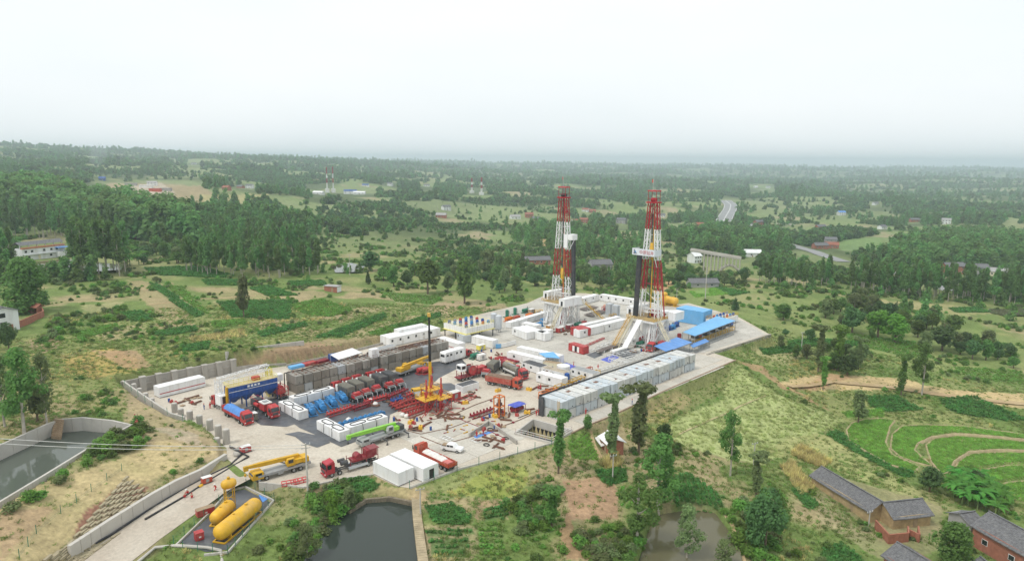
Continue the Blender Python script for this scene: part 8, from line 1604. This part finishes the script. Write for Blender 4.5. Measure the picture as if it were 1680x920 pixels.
# ---------------------------------------------------------------- houses, roads, poles, people
def roof_planes(t, L, W, H, rh, m, ov=.5, name='roof', tiles=False):
    """two pitched planes with thickness, laid as rows of rounded tile columns when near"""
    w = W / 2 + ov; l = L / 2 + ov; th = .16; zr = H + rh; ze = H - ov * rh / (W / 2); mb = MB()
    for s in (-1, 1):
        if tiles:
            n = int(2 * l / .34); sag = lambda u: -.12 * math.sin(math.pi * u)
            vs = []
            for i in range(n * 2 + 1):
                x = -l + 2 * l * i / (n * 2); b = .07 * (i % 2); u = i / (n * 2); vs += [(x, 0, zr + b + sag(u)), (x, s * w, ze + b + sag(u)), (x, s * w, ze - th + sag(u))]
            mb.add(vs, [q for i in range(n * 2) for q in ((i * 3, i * 3 + 1, i * 3 + 4, i * 3 + 3), (i * 3 + 1, i * 3 + 2, i * 3 + 5, i * 3 + 4))])
        else: mb.add([(-l, 0, zr), (l, 0, zr), (l, s * w, ze), (-l, s * w, ze), (-l, 0, zr - th), (l, 0, zr - th), (l, s * w, ze - th), (-l, s * w, ze - th)], [(0, 1, 2, 3), (7, 6, 5, 4), (3, 2, 6, 7), (0, 3, 7, 4), (1, 5, 6, 2)])
    o = mb.build(name, m, t); MB().beam((-l, 0, zr + .08), (l, 0, zr + .08), .3, .2).build('ridge', m, o); return o
def house(label, c, rz, L, W, H, rh, wm, rm, wins=2, doors=1, name='house', tiles=False, group=None, cat='house', storeys=1, flat=False):
    t = thing(name, label, cat, c, rz, group); w = MB(); w.b0(-L / 2, L / 2, -W / 2, W / 2, -1.2, H)
    if not flat: w.add([(s * L / 2, y, z) for s in (-1, 1) for y, z in ((-W / 2, H), (W / 2, H), (0, H + rh))], [(0, 1, 2), (5, 4, 3)])
    w.build('wall', wm, t)
    if flat: MB().b0(-L / 2 - .3, L / 2 + .3, -W / 2 - .3, W / 2 + .3, H, H + .3).build('roof', rm, t)
    else: roof_planes(t, L, W, H, rh, rm, tiles=tiles)
    for k in range(storeys):
        for i in range(wins):
            x = -L / 2 + L * (i + .5) / wins; z = H * (k + .55) / storeys; f = MB().b0(x - .65, x + .65, -W / 2 - .06, -W / 2 + .02, z - .6, z + .6).build('window', WHITE2 if wm is not PLAS else GREY, t); MB().b0(x - .55, x + .55, -W / 2 - .08, -W / 2 - .05, z - .5, z + .5).build('pane', GLASS, f)
    for i in range(doors): x = -L / 2 + L * (i + 1) / (doors + 1) + .9; MB().b0(x - .5, x + .5, -W / 2 - .05, -W / 2 + .02, 0, 2.1).build('door', TIMBER, t)
    return t
def house_r(label, r0, r1, zb, H, rh, W, wm, rm, **k):
    a, b = P(r0[0], r0[1], zb + H + rh), P(r1[0], r1[1], zb + H + rh); c = (a + b) / 2; c.z = zb; return house(label, c, yawof(a, b), (b - a).length - 1, W, H, rh, wm, rm, **k)
zl = -12.2
t = house_r('long mud walled farmhouse with a sagging grey tiled roof', (1347, 764), (1449, 823), zl, 3.2, 1.7, 6.0, MUD, TILE, tiles=True, wins=0, doors=2, name='farmhouse')
house_r('short grey tiled wing at the end of the long farmhouse', (1447, 824), (1514, 817), zl, 3.0, 1.8, 6.4, MUD, TILE, tiles=True, wins=0, name='farmhouse_wing')
pp = [P(1437, 852, zl + 2.2), P(1459, 876, zl + 2.2), P(1491, 873, zl + 2.2), P(1490, 862, zl + 2.2)]; wall_run('brick_yard_wall', 'red brick wall round the yard of the long farmhouse', [tuple(q)[:2] for q in pp], [zl + 2.2] * 4, [zl - 1] * 4, .3, [4, 4, 2], BRICK)
pp = [P(1493, 868, zl + 2), P(1509, 876, zl + 2), P(1507, 862, zl + 2)]; wall_run('brick_pen_wall', 'red brick pen wall below the farmhouse wing', [tuple(q)[:2] for q in pp], [zl + 2] * 3, [zl - 1] * 3, .3, [2, 2], BRICK)
house_r('grey tiled house at the bottom edge below the brick yard', (1471, 888), (1545, 932), -12.4, 3.2, 1.8, 7.0, BRICK, TILE, tiles=True); t = house_r('tall red brick house with grey tiled roof in the bottom right corner', (1622, 838), (1720, 890), -12.6, 5.2, 2.2, 8.4, BRICK, TILE, tiles=True, wins=2, doors=0); house_r('low tiled annex on the left of the tall brick house', (1573, 842), (1600, 838), -12.4, 3.6, 1.2, 5.5, GREYW, TILE, tiles=True, wins=1); house_r('small dark tiled lean-to at the bottom edge by the tall brick house', (1608, 912), (1630, 930), -12.6, 2.8, 1.2, 4, BRICK, TILE, tiles=True, wins=0)
house_r('small brick hut with white sheet roof below the tank stack', (996, 706), (1012, 720), -2.6, 2.6, .9, 4.2, BRICK, WHITE, wins=0, name='hut'); house_r('low white roofed lean-to beside the small hut', (986, 714), (997, 728), -2.9, 1.6, .3, 2.2, BRICK, WHITE2, wins=0, name='lean_to')
q = TP(546, 478); t = house('small brick field shed with a white end wall', q, R(-20), 7, 3.4, 2.6, .2, BRICK, GREYW, wins=0, doors=1, flat=True, name='field_shed'); MB().b0(3.5, 3.56, -1.6, 1.6, 0, 2.5).build('end_wall', PLAS, t)
# white farmhouse by the pond: two storeys, open attic under a grey roof
def white_farmhouse():
    a, b = TP(38, 427), TP(108, 421); c = (a + b) / 2; L = (b - a).length; t = thing('white_farmhouse', 'long two storey white farmhouse with open attic beside the pond', 'house', c, yawof(a, b)); D = 8
    MB().b0(-L / 2, L / 2, 0, D, -1, 6.4).build('wall', PLAS, t); MB().b0(-L / 2, L / 2, -1.1, 0, 3.0, 3.3).build('balcony', PLAS, t); MB().b0(-L / 2, L / 2, -.3, 1.6, 6.4, 7.3).build('parapet', mat('terracotta', (0.46, .2, .11), .8), t)
    for i in range(6): x = -L / 2 + .3 + i * (L - .6) / 5; MB().b0(x - .2, x + .2, 2.0, 2.4, 6.4, 8.6).build('attic_post', PLAS, t)
    MB().add([(-L / 2 - .5, 1.2, 8.4), (L / 2 + .5, 1.2, 8.4), (L / 2 + .5, D * .6, 10.2), (-L / 2 - .5, D * .6, 10.2), (-L / 2 - .5, D + .5, 8.2), (L / 2 + .5, D + .5, 8.2)], [(0, 1, 2, 3), (3, 2, 5, 4)]).build('roof', TILE, t)
    for k, xs in enumerate(((-.36, .15), (-.42, -.28, .0, .17, .3))):
        for x in xs: w = MB().b0(x * L - .8, x * L + .8, -.06, .02, 1.0 + 3.2 * k, 2.5 + 3.2 * k).build('window', WHITE, t); MB().b0(x * L - .65, x * L + .65, -.09, -.05, 1.1 + 3.2 * k, 2.4 + 3.2 * k).build('pane', GLASS, w)
    for x in (-.12, -.47): MB().b0(x * L - .7, x * L + .7, -.06, .02, 0, 2.4).build('door', CREAM, t)
    MB().b0(L * .27, L / 2 + .5, -3.2, 0, 0, 3.4).build('porch_wall', PLAS, t); MB().b0(L * .25, L / 2 + 1, -3.8, .4, 5.6, 5.8).build('porch_roof', ROOFB, t)
white_farmhouse()
pp = [TP(50, 434), TP(112, 428)]; wall_run('pond_wall', 'dark stone bank wall between the white farmhouse and its pond', [tuple(q)[:2] for q in pp], [pp[0].z + 1.2, pp[1].z + 1.4], [pp[0].z - 3, pp[1].z - 3], .6, 8, DYKE)
q = TP(-6, 540); t = house('tall white house with blue corner trim cut by the left picture edge', q, R(-28), 11, 9, 6.6, 1.6, PLAS, TILE, wins=3, storeys=2, name='white_house'); MB().b0(5.46, 5.56, -4.56, -4.4, 0, 6.6).build('corner_trim', SKYB, t); 
for z in (1.6, 4.6): MB().b0(5.5, 5.55, -1.2, .6, z, z + 1.5).build('side_window', GLASS, t)
pp = [TP(8, 548), TP(72, 519), TP(68, 510), TP(20, 516)]; wall_run('brick_courtyard_wall', 'red brick courtyard wall beside the white house at the left edge', [tuple(q)[:2] for q in pp], [q.z + 2.2 for q in pp], [q.z - 1.5 for q in pp], .35, [8, 2, 6], BRICK)
t = thing('gatehouse', 'small red tiled gatehouse at the corner of the brick courtyard', 'gate', TP(60, 514), R(-20)); MB().b0(-2, -1.5, -1, 1, 0, 3).b0(1.5, 2, -1, 1, 0, 3).build('pillar', BRICK, t); roof_planes(t, 4.5, 2.6, 3, .8, REDT)
house('pale gabled house with red roof behind the farm trees', TP(243, 392), R(-15), 12, 9, 4.2, 2.6, GREYW, REDT, wins=2); house('small brick outbuilding left of the pale gabled house', TP(229, 391), R(10), 7, 5, 3, 1.2, BRICK, REDT, wins=1)
house('grey gabled house beyond the rigs', TP(984, 441), R(15), 15, 9, 4, 2.6, GREYW, TILE, wins=3); house('long brown house with blue lean-to behind the rear rig', TP(881, 433), R(12), 18, 7, 3.6, 2, BRICK, TILE, wins=4); house('low tiled house behind the blue shed', TP(1152, 470), R(5), 16, 8, 3, 1.8, GREYW, TILE, wins=2)
WN = {'white_plaster': 'white', 'red_brick': 'brick', 'grey_render': 'grey', 'cream_paint': 'cream', 'blue_paint': 'blue'}; RN = {'grey_roof_tile': 'grey tiled', 'red_roof_tile': 'red tiled', 'grey_render': 'grey flat', 'white_plaster': 'white', 'blue_roof_sheet': 'blue sheet', 'blue_paint': 'blue', 'white_paint': 'white'}
for i, (a, b, L, w, r) in enumerate(FH):
    zone = 'by the distant rigs' if 500 < a < 720 else 'on the far left hills' if a <= 500 else 'in the valley' if a < 1120 else 'in the far right village' if 1530 < a < 1650 and b > 430 else 'near the far motorway' if a < 1300 else 'on the right plain'
    same = sum(1 for k in range(i) if FH[k][3:] == (w, r) and ((FH[k][0] < 720) == (a < 720)) and (FH[k][0] < 1120) == (a < 1120)); house(f'small {WN[w.name]} house, {RN[r.name]} roof, {zone}, {ORD[same]} such', TP(a, b), R(rnd.uniform(-35, 35)), L, 8, 4.2 if i % 3 else 6.2, 2.4, w, r, wins=3, doors=1, name='distant_house', group='distant houses', storeys=1 if i % 3 else 2)
# roads
ASPH = mat('grey_asphalt', (0.28, .28, .275), .9, .1, .05); TRACK = yard_mat('sandy_track', (0.40, .29, .16), (0.46, .35, .2), (0.3, .2, .12), .6, .15)
def strip(name, pts, w, m, lift=.5, marks=False):
    ps = [TP(*q) for q in pts]; f = []
    for i in range(len(ps) - 1): f += [ps[i].lerp(ps[i + 1], k / 8) for k in range(8)]
    f.append(ps[-1]); vs = []
    for i, p in enumerate(f):
        d = f[min(i + 1, len(f) - 1)] - f[max(i - 1, 0)]; d.z = 0; d.normalize(); s = Vector((-d.y, d.x, 0)) * w / 2; z = max(gz(p.x, p.y), p.z if marks else -99) + lift; vs += [(p.x + s.x, p.y + s.y, z), (p.x - s.x, p.y - s.y, z)]
    o = MB().add(vs, [(i * 2, i * 2 + 1, i * 2 + 3, i * 2 + 2) for i in range(len(f) - 1)]).build(name, m); tag(o, kind='structure')
    if marks:
        for k in (-.46, -.02, .02, .46): MB().add([tuple(Vector(vs[i * 2]).lerp(Vector(vs[i * 2 + 1]), .5 + k + e) + Vector((0, 0, .12))) for i in range(len(f)) for e in (-.012, .012)], [(i * 2, i * 2 + 1, i * 2 + 3, i * 2 + 2) for i in range(len(f) - 1)]).build('lane_marking', WHITE2, o)
strip('motorway', [(1186, 366), (1191, 356), (1197, 346), (1199, 338), (1190, 330)], 26, ASPH, 2.0, True); strip('valley_road', [(1285, 398), (1310, 406), (1340, 415), (1385, 430)], 12, ASPH, .5); strip('valley_road', [(1466, 447), (1500, 458), (1530, 467), (1560, 478)], 10, ASPH, .5); strip('village_lane', [(1233, 375), (1260, 372), (1290, 368), (1302, 370)], 8, CONCL, 1.0)
strip('field_path', [(1185, 838), (1200, 860), (1210, 890), (1222, 925)], 1.0, TRACK, .06); strip('field_path', [(968, 706), (974, 730), (985, 750), (1000, 760)], 1.2, TRACK, .06); strip('field_path', [(1105, 716), (1160, 690), (1215, 665), (1255, 648)], .9, mat('pale_path', (0.42, .36, .2), .95, .2), .06); strip('field_path', [(240, 500), (290, 495), (330, 490), (420, 485)], 1.6, TRACK, .08); strip('sandy_track', [(1290, 632), (1360, 624), (1450, 632), (1560, 648), (1690, 662)], 5, TRACK, .08)
# viaduct
def viaduct():
    a, b = TP(1165, 436), TP(1232, 441); base = min(a.z, b.z); A_ = P(1133, 411, base + 17); B_ = P(1216, 425, base + 13); t = thing('viaduct', 'slender white concrete viaduct on thin paired columns with an arch', 'bridge', (A_.x, A_.y, 0)); o = Vector((A_.x, A_.y, 0)); A_ -= o; B_ -= o; MB().beam(A_, B_, 4, .8).build('deck', CONCL, t); d = (B_ - A_); d.z = 0; s = Vector((-d.y, d.x, 0)).normalized() * 1.9
    for u in (-1, 1): MB().beam(A_ + s * u * 1.2 + Vector((0, 0, 1.1)), B_ + s * u * 1.2 + Vector((0, 0, 1.1)), .2, .9).build('parapet', CONCL, t)
    for k in range(11):
        q = A_.lerp(B_, .28 + .07 * k); zb = base - 2 if k < 4 else base + 8 - ((k - 8) ** 2) * .5
        for u in (-1, 1): MB().beam(q + s * u, (q.x + s.x * u, q.y + s.y * u, zb), .5).build('column', CONCL, t)
        for z in (4, 9): 
            if q.z - z > zb: MB().beam(q + s + Vector((0, 0, -z)), q - s + Vector((0, 0, -z)), .5).build('cross_beam', CONCL, t)
    pts = [A_.lerp(B_, .5 + .055 * k) for k in range(10)]; MB().tube([(p.x, p.y, base - 1 + 9.5 * math.sin(math.pi * (k + .2) / 11)) for k, p in enumerate(pts)], 1.0, 6).build('arch', CONCL, t)
viaduct()
# poles and wires
def pole(label, px, py, top, r=.14, arms=1):
    p, k = pxm(px, py); h = (py - top) * k; t = thing('utility_pole', label, 'pole', p, R(25)); MB().cyl((0, 0, -.5), (0, 0, h), r * 1.2, 8, r * .8).build('shaft', CONCL, t)
    for i in range(arms): MB().beam((-.9, 0, h - .3 - i * .7), (.9, 0, h - .3 - i * .7), .1).build('cross_arm', GREY, t); 
    for x in (-.8, 0, .8): MB().cyl((x, 0, h - .25), (x, 0, h + .05), .06, 6).build('insulator', WHITE, t)
    return p, h
p0, h0 = pole('tall grey utility pole by the red troughs below the yard', 505, 806, 729, .17, 2); pole('dark utility pole on the stone dyke', 690, 850, 800); pole('thin utility pole right of the bean rows', 1005, 845 - 60, 745); pole('leaning wooden pole in front of the brick yard', 1425, 862, 846 - 6); pole('lattice like grey pole beyond the blue shed', 1157, 490, 446, .2, 3); pole('thin pole behind the blue shed', 1110, 492, 474); pole('small pole above the upper field', 574, 452, 418); pole('thin pole near the maize plot on the right', 1315, 570, 546); pole('concrete pole at the edge of the grass slope', 1236, 765, 727); pole('distant pole by the duck pond', 460, 455, 430); pole('thin pole among the far terraces', 718, 362, 338)
for i, (yy, dz) in enumerate(((717, 0), (726, -.6))):
    e = RP(-120, yy - 6, 104); s = Vector((p0.x, p0.y, p0.z + h0 - .4 + dz)); t = thing('power_line', f'pale power line crossing above the reservoir, {"upper" if i == 0 else "lower"} one', 'wire', s); MB().tube([(Vector(e).lerp(s, k / 12) - s + Vector((0, 0, -1.0 * math.sin(math.pi * k / 12)))) for k in range(13)], .05, 5).build('wire', WHITE2, t)
# industrial yard on the far left hill
for i, (a, b, L, m, lab) in enumerate([(215, 304, 18, GREYW, 'grey frame building on the distant hill yard'), (240, 308, 16, WHITE2, 'long pale shed on the distant hill yard'), (255, 314, 14, ORED, 'red container row on the distant hill yard'), (272, 313, 14, GREYW, 'grey stack on the distant hill yard')]): house(lab, TP(a, b), R(5), L, 6, 3.5, .5, m, m, wins=0, doors=0, flat=True, name='hill_shed', cat='shed')
# people: one continuous skinned body each
def body(name, J, E_, rad, seat=False):
    me = bpy.data.meshes.new(name); me.from_pydata(J, E_, []); o = bpy.data.objects.new(name, me); C.objects.link(o); m = o.modifiers.new('skin', 'SKIN'); 
    for i, v in enumerate(me.skin_vertices[0].data): v.radius = (rad[i], rad[i]); v.use_root = (i == 0)
    o.modifiers.new('sub', 'SUBSURF').levels = 1; bpy.context.view_layer.update(); ev = o.evaluated_get(bpy.context.evaluated_depsgraph_get()); r = bpy.data.meshes.new_from_object(ev); bpy.data.objects.remove(o); r.materials.clear(); r.materials.append(COVERALL); r.materials.append(SKIN); r.materials.append(BLACK); r.materials.append(BLUE)
    zt = max(v.co.z for v in r.vertices)
    for p in r.polygons: p.use_smooth = True; p.material_index = 1 if p.center.z > zt - .27 else 2 if p.center.z < .12 else 0
    return r
EDG = [(0, 1), (1, 2), (2, 3), (3, 4), (2, 5), (5, 6), (6, 7), (2, 8), (8, 9), (9, 10), (0, 11), (11, 12), (12, 13), (13, 17), (0, 14), (14, 15), (15, 16), (16, 18)]; RAD = [.16, .15, .17, .06, .1, .07, .055, .045, .07, .055, .045, .1, .075, .05, .1, .075, .05, .045, .045]
STAND = body('stand', [(0, 0, .95), (0, 0, 1.2), (0, 0, 1.42), (0, 0, 1.55), (.01, 0, 1.66), (0, .2, 1.4), (.03, .26, 1.12), (.12, .27, .88), (0, -.2, 1.4), (.03, -.26, 1.12), (.12, -.27, .88), (0, .1, .9), (.03, .11, .5), (0, .12, .1), (0, -.1, .9), (.02, -.11, .5), (0, -.12, .1), (.16, .12, .05), (.16, -.12, .05)], EDG, RAD)
WALK = body('walk', [(0, 0, .93), (.02, 0, 1.18), (.05, 0, 1.4), (.07, 0, 1.53), (.09, 0, 1.64), (.05, .2, 1.38), (-.12, .25, 1.12), (-.1, .26, .9), (.05, -.2, 1.38), (.2, -.25, 1.12), (.36, -.24, 1.0), (0, .1, .88), (.25, .11, .5), (.3, .12, .1), (0, -.1, .88), (-.1, -.11, .5), (-.38, -.12, .16), (.45, .12, .05), (-.25, -.12, .06)], EDG, RAD)
CROUCH = body('crouch', [(0, 0, .4), (.12, 0, .62), (.28, 0, .8), (.36, 0, .9), (.42, 0, 1.0), (.28, .2, .78), (.42, .24, .55), (.6, .16, .45), (.28, -.2, .78), (.42, -.24, .55), (.6, -.16, .45), (.05, .12, .4), (.42, .16, .48), (.2, .16, .1), (.05, -.12, .4), (.42, -.16, .48), (.2, -.16, .1), (.38, .16, .05), (.38, -.16, .05)], EDG, RAD)
HELM = MB().ball((0, 0, 0), .15, 1, 1, .8, 10, 6).cyl((.03, 0, -.03), (.03, 0, -.01), .19, 12).mesh('helmet', WHITE); HELMR = MB().ball((0, 0, 0), .15, 1, 1, .8, 10, 6).cyl((.03, 0, -.03), (.03, 0, -.01), .19, 12).mesh('helmet', RED)
for i, (a, b, z, ps, rot, lab) in enumerate([(335, 672, 0, 0, 1, 'person in red overalls standing by a manhole left of the blue hopper'), (345, 670, 0, 0, 2.5, 'person in red overalls beside the red control truck'), (301, 817, -1.5, 2, .6, 'person in red crouching at the black pipe, left of three'), (310, 810, -1.4, 2, 3.5, 'person in red with white helmet crouching behind the black pipe'), (315, 818, -1.5, 2, 2.0, 'person in red crouching at the black pipe, right of three'), (354, 806, -1.0, 1, 4.0, 'person in red striding along the road by the yellow tanks'), (221, 696, 4.75, 2, .5, 'person in red crouching at the reservoir corner, left one'), (224, 699, 4.75, 2, 1.5, 'person in red crouching at the reservoir corner, right one'), (222, 691, 4.75, 0, 2, 'person in red standing at the reservoir corner'), (825, 681, 0, 0, 5, 'person in red standing beside the orange valve stand'), (880, 682, 0, 0, 1, 'person in red by the near end of the right tank stack, left one'), (884, 681, 0, 0, 2, 'person in red by the near end of the right tank stack, right one'), (941, 602, 0, 0, 0, 'person in red standing behind the grey roofed cabin'), (981, 606, 0, 1, 1, 'person in red walking on the open concrete of the pad'), (961, 680, 0, 0, 2, 'person in red walking along the strip beside the right tank stack'), (1037, 664, -1.5, 0, 3, 'person in blue at the top of the grass bank'), (883, 640, 0, 0, 3, 'person in red near the orange skid, left one'), (887, 639, 0, 0, 4, 'person in red near the orange skid, right one'), (1132, 563, 0, 1, 3, 'person in red by the end of the long blue canopy'), (782, 717, 0, 0, 1, 'person in red standing among the flow lines'), (793, 713, 0, 0, 2, 'person in dark red by the rubbish basin')]):
    p = P(a, b, z); 
    if abs(z) < 4 and z != 0: p = TP(a, b)
    t = thing('person', lab, 'person', p, rot); o = inst('body', [STAND, WALK, CROUCH][ps], t)
    if 'blue' in lab: o.data = o.data.copy(); o.data.materials[0] = BLUE
    inst('helmet', HELM if i in (3, 5) else HELMR, t, [(.01, 0, 1.73), (.1, 0, 1.71), (.43, 0, 1.07)][ps])
# smoke rising far left
sm = bpy.data.materials.new('smoke_plume'); sm.use_nodes = True; nt = sm.node_tree; nt.nodes.clear(); so = nt.nodes.new('ShaderNodeOutputMaterial'); sv = nt.nodes.new('ShaderNodeVolumePrincipled'); sv.inputs['Color'].default_value = (.85, .9, .95, 1); sv.inputs['Density'].default_value = .006; nt.links.new(sv.outputs['Volume'], so.inputs['Volume'])
q = TP(152, 281); m_ = MB().lathe((0, 0, 0), (.35, .1, 1), [(0, .02), (2, 3), (12, 10), (30, 18), (48, 20), (62, 11), (68, .02)], 10); m_.f = [tuple(reversed(f)) for f in m_.f]; m_.v = [(x + q.x, y + q.y, z + q.z) for x, y, z in m_.v]; tag(m_.build('smoke', sm), kind='stuff')
# ---------------------------------------------------------------- haze
def make_haze():
    m = bpy.data.materials.new('haze_air'); m.use_nodes = True; nt = m.node_tree; nt.nodes.clear()
    o = nt.nodes.new('ShaderNodeOutputMaterial'); v = nt.nodes.new('ShaderNodeVolumePrincipled')
    v.inputs['Color'].default_value = (0.78, 0.90, 1.0, 1); v.inputs['Density'].default_value = 0.00019; v.inputs['Anisotropy'].default_value = 0.55
    nt.links.new(v.outputs['Volume'], o.inputs['Volume'])
    b = MB().b0(-12300, 12300, -400, 12300, -160, 150).build('haze', m); tag(b, kind='stuff')
make_haze()
